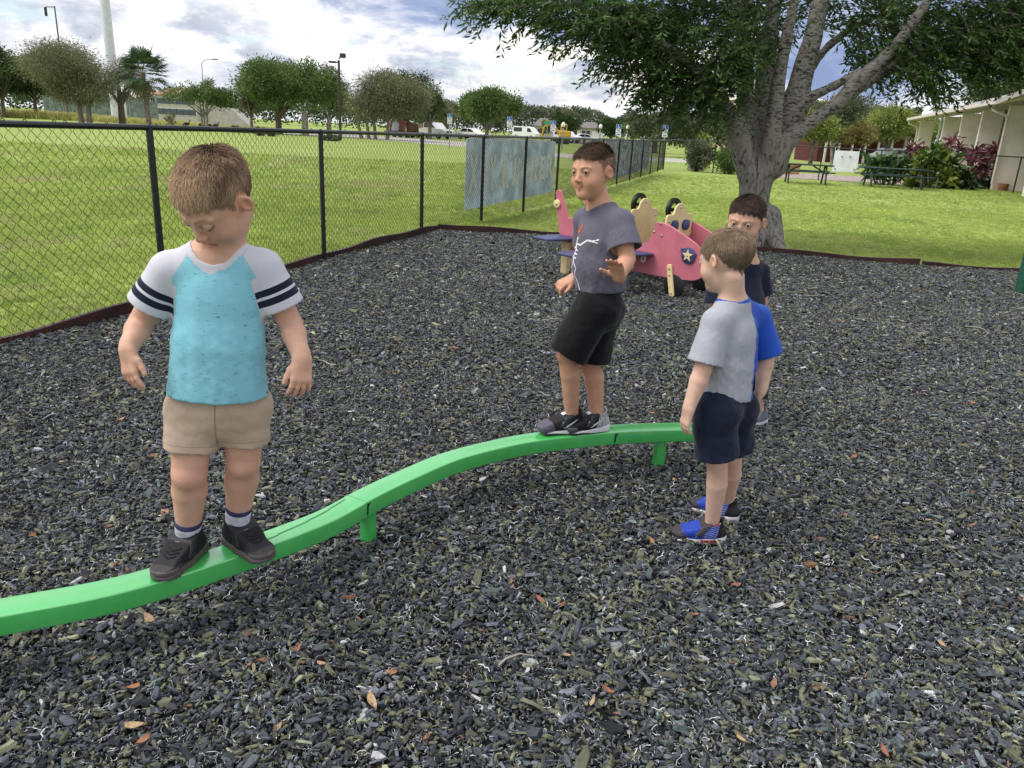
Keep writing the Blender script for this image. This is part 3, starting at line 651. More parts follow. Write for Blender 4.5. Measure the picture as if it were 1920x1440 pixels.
def head_prims(F, H, s, spec):
    """H: (centre, left, forward, up) of the head"""
    c, l, f, u = H; P = lambda a, b, d: c+s*(l*a+f*b+u*d); ax = (l, f, u)
    F.ell(P(0, -.012, .026), np.array([.0735, .0905, .077])*s, ax, .0)
    F.ell(P(0, .026, -.016), np.array([.0625, .058, .070])*s, ax, .03*s)
    F.ell(P(0, .034, -.058), np.array([.045, .047, .044])*s, ax, .025*s)
    F.ell(P(0, .066, -.085), np.array([.022, .018, .017])*s, ax, .022*s)
    for q in (1, -1):
        F.ell(P(q*.037, .049, -.036), np.array([.024, .025, .024])*s, ax, .022*s)
        F.ell(P(q*.030, .1005, .003), np.array([.0160, .020, .0100])*s, ax, .012*s, 's')
        F.cone(P(q*.013, .082, .017), P(q*.043, .069, .017), .0065*s, .005*s, .010*s)
        F.ell(P(q*.030, .0735, .001), .0128*s, ax, .003*s)
        if spec['eyes'] == 'open': F.ell(P(q*.030, .0885, .0005), np.array([.0110, .012, spec.get('lid', .0036)])*s, ax, .002*s, 's')
        e = unit(l*q*.93-f*.30); tx = (e, unit(np.cross(u, e)), u)
        ea = P(q*.0745, -.006, -.006); F.ell(ea+e*.004*s, np.array([.0066, .0155, .0240])*s, (unit(l*q+f*.55), unit(f-l*q*.55), unit(u-f*.15)), .006*s)
        F.ell(ea+e*.0098*s+f*.004*s, np.array([.0058, .0088, .0150])*s, (unit(l*q+f*.55), unit(f-l*q*.55), u), .003*s, 's')
        F.ell(P(q*.0085, .0905, -.030), np.array([.0068, .0070, .0058])*s, ax, .005*s)
    F.cone(P(0, .080, .004), P(0, .0975, -.025), .0058*s, .0085*s, .011*s)
    ml = spec.get('mouth', 0.)
    for q in (1, -1):
        F.cone(P(0, .0862, -.0535), P(q*.0215, .0735, -.0545+ml), .0038*s, .0022*s, .004*s); F.cone(P(0, .0848, -.0612), P(q*.018, .0745, -.0560+ml), .0048*s, .0022*s, .004*s)
    F.cone(P(-.018, .088, -.0565+ml*.6), P(.018, .088, -.0565+ml*.6), .0016*s, .0016*s, .003*s, 's')
def hand(F, w, d, n, side, s, curl, spread=.13, thumb=(.5, .6), k=.0018):
    """w wrist, d direction of the hand, n palm normal, side: direction of the thumb"""
    d = unit(d); n = unit(n-d*(n @ d)); t = unit(side-d*(side @ d)-n*(side @ n)); L = .052*s
    pc = w+d*L*.55
    F.cone(w-d*.012*s, w+d*.012*s, .0195*s, .0195*s, .01*s, flat=(n, .74))
    for i in range(4):                                 # palm: four metacarpals grown together
        o = (1.5-i)*.0122*s; F.cone(w+d*.004*s+t*o*.7, w+d*L+t*o, .0105*s, .0085*s, .010*s, flat=(n, .92))
    fl = (.040, .045, .042, .032)
    for i in range(4):
        o = (1.5-i)*.0128*s; b = w+d*L+t*o; dd = unit(d+t*(1.5-i)*spread); a = 0.; r = .0066*s*(1, 1.02, .97, .86)[i]; cu = curl[i] if hasattr(curl, '__len__') else curl
        for j in range(3):
            a += cu*(.55, 1., .7)[j]; v = dd*math.cos(a)+n*math.sin(a); e = b+v*fl[i]*s*(.45, .31, .26)[j]
            F.cone(b, e, r, r*.93, k if j else .004*s); b = e; r *= .93
    b = w+d*.014*s+t*.016*s; v = unit(d*thumb[0]+t*thumb[1]+n*.35)
    F.cone(w+d*.012*s, b+v*.018*s, .0115*s, .0095*s, .008*s); e = b+v*.020*s; v2 = unit(v+d*.45); e2 = e+v2*.018*s; F.cone(e, e2, .0078*s, .0072*s, .003*s); e3 = e2+unit(v2+d*.3)*.015*s; F.cone(e2, e3, .0072*s, .0058*s, .002*s)
def person(sp):
    J = {k: np.asarray(v, float) for k, v in sp['J'].items()}; s = sp['s']; base = np.array([*sp['base'], sp.get('bz', 0.)])
    up = unit(J['neck']-J['pel']); left = unit(unit(J['shL']-J['shR'])+.6*unit(J['hipL']-J['hipR'])); left = unit(left-up*(left @ up)); fwd = np.cross(left, up)
    hc, hl, hf_, hu = sp['head']; H = (np.asarray(hc, float), *hu_frame(hl, hf_, hu)); hs = sp['hs']
    allp = np.array(list(J.values())+[H[0]+[0, 0, .13], H[0]-[0, 0, .12]]); lo = allp.min(0)-.11; hi = allp.max(0)+.11
    F = Field(lo, hi, sp['h'], (H[0]-.125*hs, H[0]+.125*hs), sp['hf'])
    fl = (fwd, .74)
    # trunk
    F.cone(J['pel'], J['pel']*.5+J['chest']*.5, .084*s, .076*s, 0, flat=fl); F.cone(J['pel']*.5+J['chest']*.5, J['chest'], .076*s, .086*s, .01*s, flat=fl)
    F.cone(J['chest'], J['neck']*.75+J['chest']*.25, .088*s, .05*s, .04*s, flat=fl)
    for q in 'LR': F.cone(J['neck']*.86+J['chest']*.14, J['sh'+q], .034*s, .036*s, .035*s)
    nk = H[0]-H[3]*.062*hs-H[2]*.022*hs; F.cone(J['neck']-up*.03*s, nk, .040*s, .0385*hs, .022*s)
    # limbs
    for q in 'LR':
        sh, el, wr = J['sh'+q], J['el'+q], J['wr'+q]; s0_, s = s, s*sp.get('as', .94); F.cone(sh, el, .036*s, .0295*s, .02*s); m = el*.7+wr*.3; F.cone(el, m, .0292*s, .0305*s, .005*s); F.cone(m, wr, .0305*s, .0205*s, .005*s, flat=None); s = s0_
        hip, kn, an = J['hip'+q], J['kn'+q], J['an'+q]; s0_, s = s, s*sp.get('ls', 1.); F.cone(hip, kn, .055*s, .0410*s, .02*s)
        bk = unit(np.cross(np.cross(kn-an, fwd), kn-an))*-1; cf = kn*.68+an*.32+bk*.007*s
        F.cone(kn, cf, .0405*s, .0415*s, .006*s); F.cone(cf, an, .0415*s, .0275*s, .006*s); F.ell(kn-bk*.011*s-up*.004, .031*s, None, .012*s)
        toe = J['toe'+q]; F.cone(an, an-[0, 0, .03*s], .0285*s, .028*s, .01); F.cone(an-[0, 0, .036*s], toe-[0, 0, .006], .020*s, .013*s, .012*s); s = s0_
        hd = sp['hand'+q]; hand(F, wr, hd['d'], np.asarray(hd['n'], float), np.asarray(hd['t'], float), s*.98, hd.get('curl', .3), hd.get('spread', .13), hd.get('thumb', (.5, .6)))
    head_prims(F, H, hs, sp)
    V, Q = F.mesh(1); N = normals(V, Q); del F
    # ---- skin colour: lips, cheeks, brows, lashes, hair roots
    R = V-H[0]; hl_ = np.stack([R @ H[1], R @ H[2], R @ H[3]], 1)/hs; col = np.tile(np.array(sp['skin']), (len(V), 1)); inh = (np.abs(hl_[:, 0]) < .1) & (hl_[:, 2] > -.11) & (np.linalg.norm(hl_, axis=1) < .14)
    def blend(w_, c): 
        nonlocal col; w_ = np.clip(w_, 0, 1)[:, None]; col = col*(1-w_)+np.array(c)*w_
    sk = np.array(sp['skin']); rosy = sk*np.array([1.0, .78, .76]); gs = lambda x, m_, sd: np.exp(-((x-m_)/sd)**2)
    ax_, ay_, az_ = np.abs(hl_[:, 0]), hl_[:, 1], hl_[:, 2]; face = inh & (ay_ > .03)
    blend(.55*gs(ax_, .036, .02)*gs(az_, -.035, .02)*face, rosy); blend(.45*gs(hl_[:, 0], 0, .012)*gs(az_, -.026, .010)*face, rosy)
    blend(.6*(ax_ > .066)*(ay_ > -.05)*(ay_ < .03)*(az_ > -.05)*(az_ < .03)*inh, rosy)
    ml = sp.get('mouth', 0.); lipz = -.0565+ml*np.clip(ax_/.019, 0, 1)**1.5
    blend(.85*(gs(az_-lipz, 0, .0075))*np.clip((.0228-ax_)/.004, 0, 1)*(ay_ > .066)*inh, sk*np.array([.86, .56, .54])); blend(.9*gs(az_-lipz-.0003, 0, .0016)*np.clip((.0205-ax_)/.004, 0, 1)*(ay_ > .064)*inh, sk*.18)
    bz = .0200+sp.get('brow', 0.)+.0022*gs(ax_, .032, .014); blend(sp.get('browa', .78)*gs(az_-bz, 0, .0034)*np.clip((ax_-.011)/.005, 0, 1)*np.clip((.046-ax_)/.007, 0, 1)*face, np.array(sp['hair'][0])*.75)
    if sp['eyes'] == 'open':
        lz = .0048-.0030*((ax_-.030)/.012)**2; blend(.95*gs(az_-lz, 0, .0022)*(np.abs(ax_-.030) < .0145)*face, (.012, .008, .006)); lz2 = -.0040+.0025*((ax_-.030)/.012)**2; blend(.4*gs(az_-lz2, 0, .0018)*(np.abs(ax_-.03) < .0125)*face, (.05, .03, .02))
    else:
        lz = -.0050+.0035*((ax_-.030)/.012)**2; blend(.9*gs(az_-lz, 0, .0024)*(np.abs(ax_-.030) < .0150)*face, (.03, .018, .012)); blend(.35*gs(az_, .004, .006)*gs(ax_, .03, .013)*face, sk*.72)
    for q in 'LR':                                     # knees and elbows a little redder
        for jn, r_, a_ in (('kn', .04, .45), ('el', .035, .3)): blend(a_*np.exp(-(np.linalg.norm(V-J[jn+q], axis=1)/(r_*1.3*s))**4), rosy*.92)
        hdv = unit(sp['hand'+q]['d']); blend(.30*np.clip(((V-J['wr'+q]) @ hdv-.035)/.04, 0, 1)*(np.linalg.norm(V-J['wr'+q], axis=1) < .13*s), rosy)
    hm = sp['hairmask'](hl_)*inh; blend(np.clip(hm, 0, 1)*(sp['rootf'](hl_) if 'rootf' in sp else sp.get('root', .95)), np.array(sp['hair'][0])*.75)
    if sp.get('teeth'): blend(.95*gs(az_-lipz+.0010, 0, .0022)*np.clip((.0140-ax_)/.003, 0, 1)*(ay_ > .07)*inh, (.62, .58, .52))
    me = np_mesh('person', V-base, Q, True, {'col': np.concatenate([col, np.ones((len(V), 1))], 1)})
    root = link('person', me, M_SKIN, None, base); tag(root, sp['label'], 'person', 'boys playing on the balance beam')
    # ---- eyes
    if sp['eyes'] == 'open':
        for q in (1, -1):
            c_ = H[0]+hs*(H[1]*q*.030+H[2]*.0735+H[3]*.001); g = unit(sp['gaze']); z = np.array([0, 0, 1.]); xx = unit(np.cross(g, z)); yy = np.cross(xx, g); r = .0116*hs; b = MB()
            b.ball((0, 0, 0), r, 20, 16); o = b.build('eye', M_EYE, root, smooth='all', loc=(0, 0, 0)); mw = Matrix.Identity(4)
            for i in range(3): mw[i][0], mw[i][1], mw[i][2], mw[i][3] = xx[i], yy[i], -g[i]*-1, c_[i]-base[i]
            o.matrix_basis = mw
    # ---- hair: short strands rooted on the scalp
    w_ = sp['hairmask'](hl_)*inh; cand = np.nonzero(w_ > .06)[0]; r = np.random.default_rng(sp['seed']); NS = sp['nhair']; ft = cand[r.choice(len(cand), NS, p=w_[cand]/w_[cand].sum())]
    jit = r.normal(0, .0016, (NS, 3)); P0 = V[ft]+jit; nn = N[ft]; lp = hl_[ft]
    T, Ln, lift = sp['hairflow'](lp); Tw = T[:, :1]*H[1]+T[:, 1:2]*H[2]+T[:, 2:3]*H[3]; Tw = Tw-nn*np.sum(Tw*nn, 1)[:, None]; Tw /= np.maximum(np.linalg.norm(Tw, axis=1), 1e-6)[:, None]
    cl = vnoise(lp*1., 95., 2)[:, None]; side = np.cross(nn, Tw); Tw = Tw+side*(cl*.22+r.normal(0, .16, (NS, 1))); Ln = Ln*np.exp(r.normal(0, .20, NS))*hs*(.45+.55*np.clip(w_[ft], 0, 1))
    pts = []; K = 5
    for k in range(K):
        q = k/(K-1); h_ = lift*q*(1.25-.5*q); pts.append(P0-nn*.0012+(nn*(h_*Ln)[:, None]+Tw*(Ln*(q-.12*q*q))[:, None])+[0, 0, 0])
    pts = np.stack(pts, 1).reshape(-1, 3)-base
    hcu = bpy.data.hair_curves.new('hair'); hcu.add_curves([K]*NS); hcu.attributes['position'].data.foreach_set('vector', pts.astype(np.float32).ravel())
    ra = hcu.attributes.get('radius') or hcu.attributes.new('radius', 'FLOAT', 'POINT'); ra.data.foreach_set('value', np.tile(np.array([1., 1., .9, .7, .35])*sp.get('hr', .00062), NS).astype(np.float32))
    a0, a1 = np.array(sp['hair'][0]), np.array(sp['hair'][1]); tt = sp['hairtone'](lp, r.random(NS))[:, None]; hcol = (a0*(1-tt)+a1*tt)[:, None, :]*np.linspace(.72, 1.12, K)[None, :, None]
    ca = hcu.attributes.new('col', 'FLOAT_COLOR', 'POINT'); ca.data.foreach_set('color', np.concatenate([hcol.reshape(-1, 3), np.ones((NS*K, 1))], 1).astype(np.float32).ravel())
    hcu.materials.append(M_HAIR); ho = bpy.data.objects.new('hair', hcu); C.objects.link(ho); ho.parent = root
    # ---- shirt
    S = sp['shirt']; lo2 = lo-.03; hi2 = hi+.03; F = Field(lo2, [hi2[0], hi2[1], max(J['neck'][2], J['shL'][2], J['shR'][2])+.12], S.get('h', .0038)); sf = (fwd, S.get('flat', .74))
    hem = np.asarray(S['hem'], float); hn = unit(S.get('hemn', -up)); o_ = .012*s
    mid = J['chest']*.5+hem*.5+fwd*S.get('belly', 0.)
    F.cone(J['chest'], mid, S['rc'], S['rm'], 0, flat=sf); F.cone(mid, hem+hn*.03, S['rm'], S['rh'], .012*s, flat=sf); F.cone(J['chest'], J['neck']*.8+J['chest']*.2, S['rc']*.95, .056*s, .02*s, flat=sf)
    for q in 'LR': F.cone(J['neck']*.84+J['chest']*.16, J['sh'+q]-up*.004, .036*s+o_*.4, .037*s+o_*.5, .03*s)
    F.plane(hem, hn)
    nb = J['neck']+fwd*.004*s
    F.disp(lambda X, Y, Z: S.get('wr', .0030)*(vnoise(np.stack(np.broadcast_arrays(X, Y, Z*S.get('wz', .5)), -1), 44., sp['seed'])+.5*vnoise(np.stack(np.broadcast_arrays(X+Z*.6, Y, Z-X*.5), -1), 90., sp['seed']+2))*np.clip(1.25-np.abs(Z-(hem[2]*.6+J['chest'][2]*.4))/(.16*s), .25, 1))
    F.cone(hem+up*.014, hem+hn*.05, S['rh']-.009, S['rh']-.007, 0, 's', flat=(fwd, sf[1]*.97), capa=True)
    slv = {}
    for q in 'LR':
        sh, el = J['sh'+q], J['el'+q]; d = unit(el-sh); Ls = S['sleeve']*s; e = sh+d*Ls; rs = S.get('rs', .054)*s
        F.cone(sh+d*.004, e, .043*s, rs, .014*s, capb=True); F.cone(e-d*.022*s, e+d*.03, rs-.0095, rs-.0075, 0, 's', capa=True); slv[q] = (sh, d, Ls)
    ncd = unit((nk-J['neck'])*.35+up*.08); nr = S.get('neckr', .050)*s; F.cone(nb+up*.002*s-ncd*.01, nb+up*.09*s+ncd*.03, nr, nr*1.22, .006*s, 's')
    V, Q = F.mesh(2); Nn = normals(V, Q); del F
    # arms carry a soft crease where they meet the body; attributes for the print
    at_ = {}; u_ = (V-J['chest']) @ left; vv_ = (V-J['chest']) @ up; ff_ = (V-J['chest']) @ fwd; vn = (J['neck']-J['chest']) @ up
    tarm = np.full(len(V), -1.); da_ = np.full(len(V), 1.)
    for q in 'LR':
        sh, d, Ls = slv[q]; t_ = (V-sh) @ d; rad = np.linalg.norm(V-sh-t_[:, None]*d, axis=1); w2 = rad < da_; tarm = np.where(w2, t_/Ls, tarm); da_ = np.minimum(da_, rad)
    tor = np.sqrt(u_**2+(ff_/sf[1])**2)-np.interp(vv_, [((hem-J['chest']) @ up), 0], [S['rh'], S['rc']])
    at_['arm'] = tarm; at_['rag'] = np.maximum(np.abs(u_)-np.where(vv_ > -.06*s, np.minimum(.052*s+np.clip(vn-vv_, -.1, .2)*.62, .096*s), 1.), np.where((tarm > .12) & (vv_ > -.085*s), tor-np.maximum(da_-S.get('rs', .054)*s, 0)*1.6+.001, -.1))
    ns_ = (V-nb); tn_ = ns_ @ ncd; at_['nk'] = np.linalg.norm(ns_-tn_[:, None]*ncd, axis=1)-nr*(1+.22*np.clip((tn_+.01)/(.12*s), 0, 1.2)); 
    wall = (np.abs(at_['nk']) < .0035) & (tn_ > -.06) & (tn_ < .12); e1 = unit(np.cross(ncd, fwd)); e2 = np.cross(ncd, e1); ang = np.arctan2(ns_ @ e2, ns_ @ e1); bins = ((ang+math.pi)/(2*math.pi)*40).astype(int) % 40; EP = []
    for k_ in range(40):
        ii = np.nonzero(wall & (bins == k_))[0]
        if len(ii): EP.append(V[ii[np.argmax(tn_[ii])]])
    EP = np.array(EP)
    if len(EP) > 8:
        near_ = np.nonzero(np.linalg.norm(ns_, axis=1) < .16)[0]; dn = np.full(len(V), 1.); dn[near_] = np.min(np.linalg.norm(V[near_][:, None]-EP[None], axis=2), axis=1); at_['nk'] = dn
    at_['su'] = u_; at_['sv'] = vv_; at_['sf'] = ff_; at_['hm'] = (hem-V) @ hn
    sho = link('shirt', np_mesh('shirt', V-base, Q, True, at_), S['mat'], root); shirt_data = (V, Q, Nn, u_, vv_, ff_)
    # ---- shorts
    T_ = sp['shorts']; F = Field([lo[0]-.04, lo[1]-.04, min(J['knL'][2], J['knR'][2])-.09], [hi[0]+.04, hi[1]+.04, J['pel'][2]+.16], T_.get('h', .004))
    F.cone(J['pel']+up*.045*s, J['pel']-up*.02*s, T_['rw'], T_['rp'], 0, flat=(fwd, T_.get('wf', .74)), capa=True)
    for q in 'LR':
        hip, kn = J['hip'+q], J['kn'+q]; d = unit(kn-hip); e = hip+d*T_['len'+q]*s; F.cone(hip, e, T_['rt'], T_['re'], .016*s, capb=True, flat=(fwd, .95))
        F.ell(hip-fwd*.020*s, T_['rt']*.95, None, .03*s)
    F.disp(lambda X, Y, Z: T_.get('wr', .0022)*(vnoise(np.stack(np.broadcast_arrays(X*.7, Y*.7, Z*1.35), -1), 40., sp['seed']+1)+.5*vnoise(np.stack(np.broadcast_arrays(X*.5, Y*.5, Z*1.4+X*.6), -1), 85., sp['seed']+2)))
    for q in 'LR':
        hip, kn = J['hip'+q], J['kn'+q]; d = unit(kn-hip); e = hip+d*T_['len'+q]*s; F.cone(e-d*.03*s, e+d*.03, T_['re']-.012, T_['re']-.010, 0, 's', flat=(fwd, .95), capa=True)
    V, Q = F.mesh(2); del F; hmv = np.full(len(V), 1.)
    for q in 'LR':
        hip, kn = J['hip'+q], J['kn'+q]; d = unit(kn-hip); e = hip+d*T_['len'+q]*s; sd = (V-J['pel']) @ left*(1 if q == 'L' else -1); hmv = np.where(sd > -.0, np.minimum(hmv, (e-V) @ d), hmv)
    link('shorts', np_mesh('shorts', V-base, Q, True, {'hm': hmv, 'su': (V-J['pel']) @ left, 'sf': (V-J['pel']) @ fwd}), T_['mat'], root)
    # ---- socks
    for q in 'LR':
        if not sp.get('sock'): continue
        an, kn = J['an'+q], J['kn'+q]; d = unit(kn-an); b = MB(); h0 = sp['sock'][q]; b.tube([an+d*(h0-.004), an+d*(h0+.008), an+d*(h0+.010)], [.0335*s, .0335*s, .028*s], 18, False); b.build('sock_cuff', sp['sock']['cuff'], root, smooth='all')
        an, kn = J['an'+q], J['kn'+q]; d = unit(kn-an); b = MB(); r0 = .0315*s; h0 = sp['sock'][q]; b.tube([an-[0, 0, .03], an, an+d*h0*.55], [r0*1.1, r0*1.02, r0], 18, False); b.tube([an+d*h0*.5, an+d*h0, an+d*(h0+.001)], [r0*1.03, r0*1.03, r0*.9], 18, False)
        so = b.build('sock', sp['sock']['mat'], root, smooth='all')
    return dict(root=root, J=J, up=up, left=left, fwd=fwd, base=base, shirt=shirt_data, H=H, hs=hs, s=s)
def hu_frame(l, f, u):
    f = unit(f); u = unit(np.asarray(u, float)-f*(np.asarray(u, float) @ f)); return np.cross(f, u), f, u      # left, forward, up
def eye_mat():
    m = bpy.data.materials.new('eye'); m.use_nodes = True; t = NT(m.node_tree); v = t.n('ShaderNodeTexCoord').outputs['Object']; x, y, z = t.n('ShaderNodeSeparateXYZ', {0: v}).outputs
    r = t.math('SQRT', t.math('ADD', t.math('MULTIPLY', x, x), t.math('MULTIPLY', y, y))); fr = t.math('GREATER_THAN', z, 0.)
    c = t.mix(t.math('MULTIPLY', t.ss(r, .0064, .0056), fr), (.62, .57, .54), (.045, .022, .012)); c = t.mix(t.math('MULTIPLY', t.ss(r, .0030, .0024), fr), c, (.004, .004, .004))
    t.n('ShaderNodeOutputMaterial', {0: t.n('ShaderNodeBsdfPrincipled', {'Base Color': c, 'Roughness': .12, 'Specular IOR Level': .5}).outputs[0]}); return m
M_EYE = eye_mat()
# ---- shoes: built lying along +Y (toe), sole on z = 0, for a foot .165 m long
def shoe(name, root, an, toe_dir, up_dir, s, mats, style, ground, left):
    L = .172*s; W_ = .034*s; F = Field((-.055, -.075, -.005), (.055, .15, .125), .0026); X1 = (1, 0, 0)
    y0, y1 = -.048*s, .105*s                           # heel and toe
    F.cone((0, y0+.012*s, .030*s), (0, .03*s, .034*s), .031*s, .033*s, 0, flat=(X1, .98)); F.cone((0, .03*s, .031*s), (.002*s, y1-.024*s, .026*s), .034*s, .030*s, .02*s, flat=((0, 0, 1), .86))
    F.ell((.001*s, y1-.014*s, .024*s), (.031*s, .026*s, .022*s), None, .015*s)
    F.cone((0, -.012*s, .04*s), (0, -.016*s, .080*s), .034*s, .036*s, .02*s); F.cone((0, .004*s, .060*s), (0, .050*s, .045*s), .026*s, .024*s, .02*s)
    F.plane((0, 0, .069*s), (0, .34, 1)); D0 = F.D.copy(); F.cone((0, -.014*s, .045*s), (0, -.018*s, .13*s), .0285*s, .031*s, .006*s, 's')
    F.plane((0, 0, .012*s), (0, 0, -1)); V, Q = F.mesh(2)
    z = unit(up_dir); y = unit(np.asarray(toe_dir, float)-z*(np.asarray(toe_dir, float) @ z)); x = np.cross(y, z); mw = Matrix.Identity(4); b0 = np.array(root.matrix_basis.translation)
    og = np.asarray(ground, float)-b0
    for i in range(3): mw[i][0], mw[i][1], mw[i][2], mw[i][3] = x[i], y[i], z[i], og[i]
    up_ = link('shoe', np_mesh('shoe', V, Q, True), mats['upper'], root); up_.matrix_basis = mw
    G = Field((-.06, -.085, -.004), (.06, .16, .06), .0026)
    G.cone((0, y0+.014*s, .012*s), (0, .02*s, .012*s), .0355*s, .033*s, 0, flat=((0, 0, 1), 1.)); G.cone((0, .02*s, .012*s), (.002*s, y1-.026*s, .012*s), .033*s, .0365*s, .02*s); G.ell((.001*s, y1-.014*s, .012*s), (.033*s, .029*s, .03*s), None, .012*s)
    hs_ = mats.get('heel', 0.); G.plane((0, 0, .021*s), (0, hs_*.5, 1)); G.plane((0, 0, .0), (0, 0, -1)); G.plane((0, y1-.03*s, .0), (0, .16, -1)); G.disp(lambda X, Y, Z: .0012*np.sin(Y*420)*(Z < .008)*1.)
    V, Q = G.mesh(1); link('sole', np_mesh('sole', V, Q, True), mats['sole'], up_)
    Xg, Yg, Zg = F.ax[0][:, None, None], F.ax[1][None, :, None], F.ax[2][None, None, :]
    def overlay(nm, m, infl, band, par=up_, kind=None):        # a strip that follows the upper
        F.D = np.maximum(np.maximum(D0-infl, -(D0+.003)), band).astype(np.float32)+0*D0; V_, Q_ = F.mesh(1); return link(nm, np_mesh(nm, V_, Q_, True), m, par, kind=kind)
    yb = Yg*.80+(Zg-.06*s)*.60-.012*s; overlay('strap', mats['strap'], .0042, np.maximum(np.abs(yb)-.0095*s, .030*s-Zg)+0*Xg)
    overlay('toe_cap', mats.get('toe', mats['sole']), .0022, np.maximum(.078*s-Yg+.35*(Zg-.02*s), Zg-.030*s)+0*Xg)
    for k in range(3 if mats.get('lace') else 0):
        y_ = (.047+.0115*k)*s; overlay('lace', mats['lace'], .0034, np.maximum(np.abs(Yg-y_+.5*(np.abs(Xg)-.012))-.0026*s, np.maximum(np.abs(Xg)-.019*s, .03*s-Zg)))
    return up_
def decal(name, poly, up_, side, m, tri=None):          # flat print on the side of a shoe, wrapped to its upper
    me = up_.data; n = len(me.vertices); co = np.empty(n*3, np.float32); me.vertices.foreach_get('co', co); co = co.reshape(-1, 3)
    from mathutils.bvhtree import BVHTree
    bv = BVHTree.FromPolygons([tuple(map(float, p)) for p in co], [tuple(p.vertices) for p in me.polygons]); bm = bmesh.new()
    vs_ = [bm.verts.new((0, a, b)) for a, b in poly]; f = bm.faces.new(vs_); bmesh.ops.triangulate(bm, faces=[f]); bmesh.ops.subdivide_edges(bm, edges=list(bm.edges), cuts=4, use_grid_fill=True)
    for v in bm.verts:
        h = bv.ray_cast(Vector((side*.2, v.co.y, v.co.z)), Vector((-side, 0, 0)))
        if h[0] is not None: v.co = h[0]+Vector((side*.0012, 0, 0))
        else: v.co.x = side*.03
    me2 = bpy.data.meshes.new(name); bm.to_mesh(me2); bm.free(); me2.polygons.foreach_set('use_smooth', np.ones(len(me2.polygons), bool)); return link(name, me2, m, up_)
# ------------------------------------------------------------------ boy 1: striped raglan shirt, looking down at the beam
def stepper(t, x, a, w_=.002): return t.ss(x, a-w_/2, a+w_/2)
def raglan(t, v):
    st = t.noise(t.n('ShaderNodeMapping', {0: v, 3: (22., 22., 330.)}).outputs[0], 1., 3., .65, .3).outputs[0]; n0 = t.noise(v, 30., 4.).outputs[0]; lg = t.noise(t.n('ShaderNodeMapping', {0: v, 3: (60., 60., 420.)}).outputs[0], 1., 2., .6).outputs[0]
    teal = t.mix(n0, (.21, .53, .66), (.28, .61, .72)); teal = t.mix(t.math('MULTIPLY', t.ss(st, .53, .66), .30), teal, (.13, .46, .50)); teal = t.mix(t.math('MULTIPLY', t.ss(lg, .645, .70), .80), teal, (.045, .10, .135))
    white = t.mix(n0, (.55, .55, .63), (.63, .63, .69)); a = A_(t, 'arm')
    st_ = t.math('SUBTRACT', stepper(t, a, .42, .008), stepper(t, a, .57, .008)); st2 = t.math('SUBTRACT', stepper(t, a, .635, .008), stepper(t, a, .79, .008)); white2 = t.mix(t.math('MINIMUM', t.math('ADD', st_, st2), 1.), white, (.012, .016, .038))
    c = t.mix(stepper(t, A_(t, 'rag'), 0., .003), teal, white2); c = t.mix(t.math('SUBTRACT', stepper(t, A_(t, 'rag'), -.003, .001), stepper(t, A_(t, 'rag'), .0, .001)), c, (.42, .52, .60))
    c = t.mix(stepper(t, A_(t, 'nk'), .015, .002), white, c); c = t.mix(t.math('MULTIPLY', t.math('SUBTRACT', stepper(t, A_(t, 'nk'), .0135, .001), stepper(t, A_(t, 'nk'), .0155, .001)), .4), c, (.4, .42, .5)); return c
m_raglan = cloth_mat('raglan_jersey', raglan, fold=.45)
def khaki(t, v):
    c = t.mix(t.noise(v, 18., 5.).outputs[0], (.43, .325, .245), (.54, .41, .32)); h = A_(t, 'hm')
    c = t.mix(t.math('MULTIPLY', t.math('SUBTRACT', stepper(t, h, .019, .0015), stepper(t, h, .0215, .0015)), .45), c, (.20, .14, .10)); ce = t.math('ABSOLUTE', A_(t, 'su')); fr = t.ss(A_(t, 'sf'), .03, .05)
    return t.mix(t.math('MULTIPLY', t.math('MULTIPLY', t.math('LESS_THAN', ce, .002), fr), .5), c, (.12, .08, .06))
m_khaki = cloth_mat('khaki_twill', khaki, fold=1.2)
m_sock = mat('sock_knit', (.55, .56, .62), .9, .1, 30., .3, 300.); m_sock_n = mat('navy_sock_knit', (.035, .04, .10), .9, .1, 30., .3, 300.)
def Jp(px, py, y): return aty(px, py, y)
HAIRSEED = 0
def mask_std(front=.052, side=-.012, back=-.055):
    def f(p):
        x, y, z = p[:, 0], p[:, 1], p[:, 2]; ax_ = np.abs(x)
        line = np.where(y > .0, side+(front-side)*np.clip((y-.005)/.062, 0, 1)**.9, np.where(y > -.03, side+.004, side+(back-side)*np.clip((-y-.03)/.04, 0, 1)))
        line = line+.010*np.clip((ax_-.045)/.02, 0, 1)*(y > .03); line = line+.004*np.sin(x*310.)+.003*np.sin(x*170.+y*240.); m_ = np.clip((z-line)/.016+.35, 0, 1)
        earz = ((y+.006)/.024)**2+((z+.008)/.034)**2; return m_*np.where((ax_ > .060) & (earz < 1), 0, 1)
    return f
def flow1(p):                                          # forward and down from the crown, swept to his left
    c = np.array([.005, -.055, .09]); d = p-c; T = d+np.array([.0, .045, -.01]); T = T+np.stack([-.03*np.clip(p[:, 2]*12, 0, 1), 0*p[:, 0], 0*p[:, 0]], 1); T = T/np.linalg.norm(T, axis=1)[:, None]
    top = np.clip((p[:, 2]-.02)/.05, 0, 1); return T, .006+.014*top, .15+.24*top
y1 = 1.86
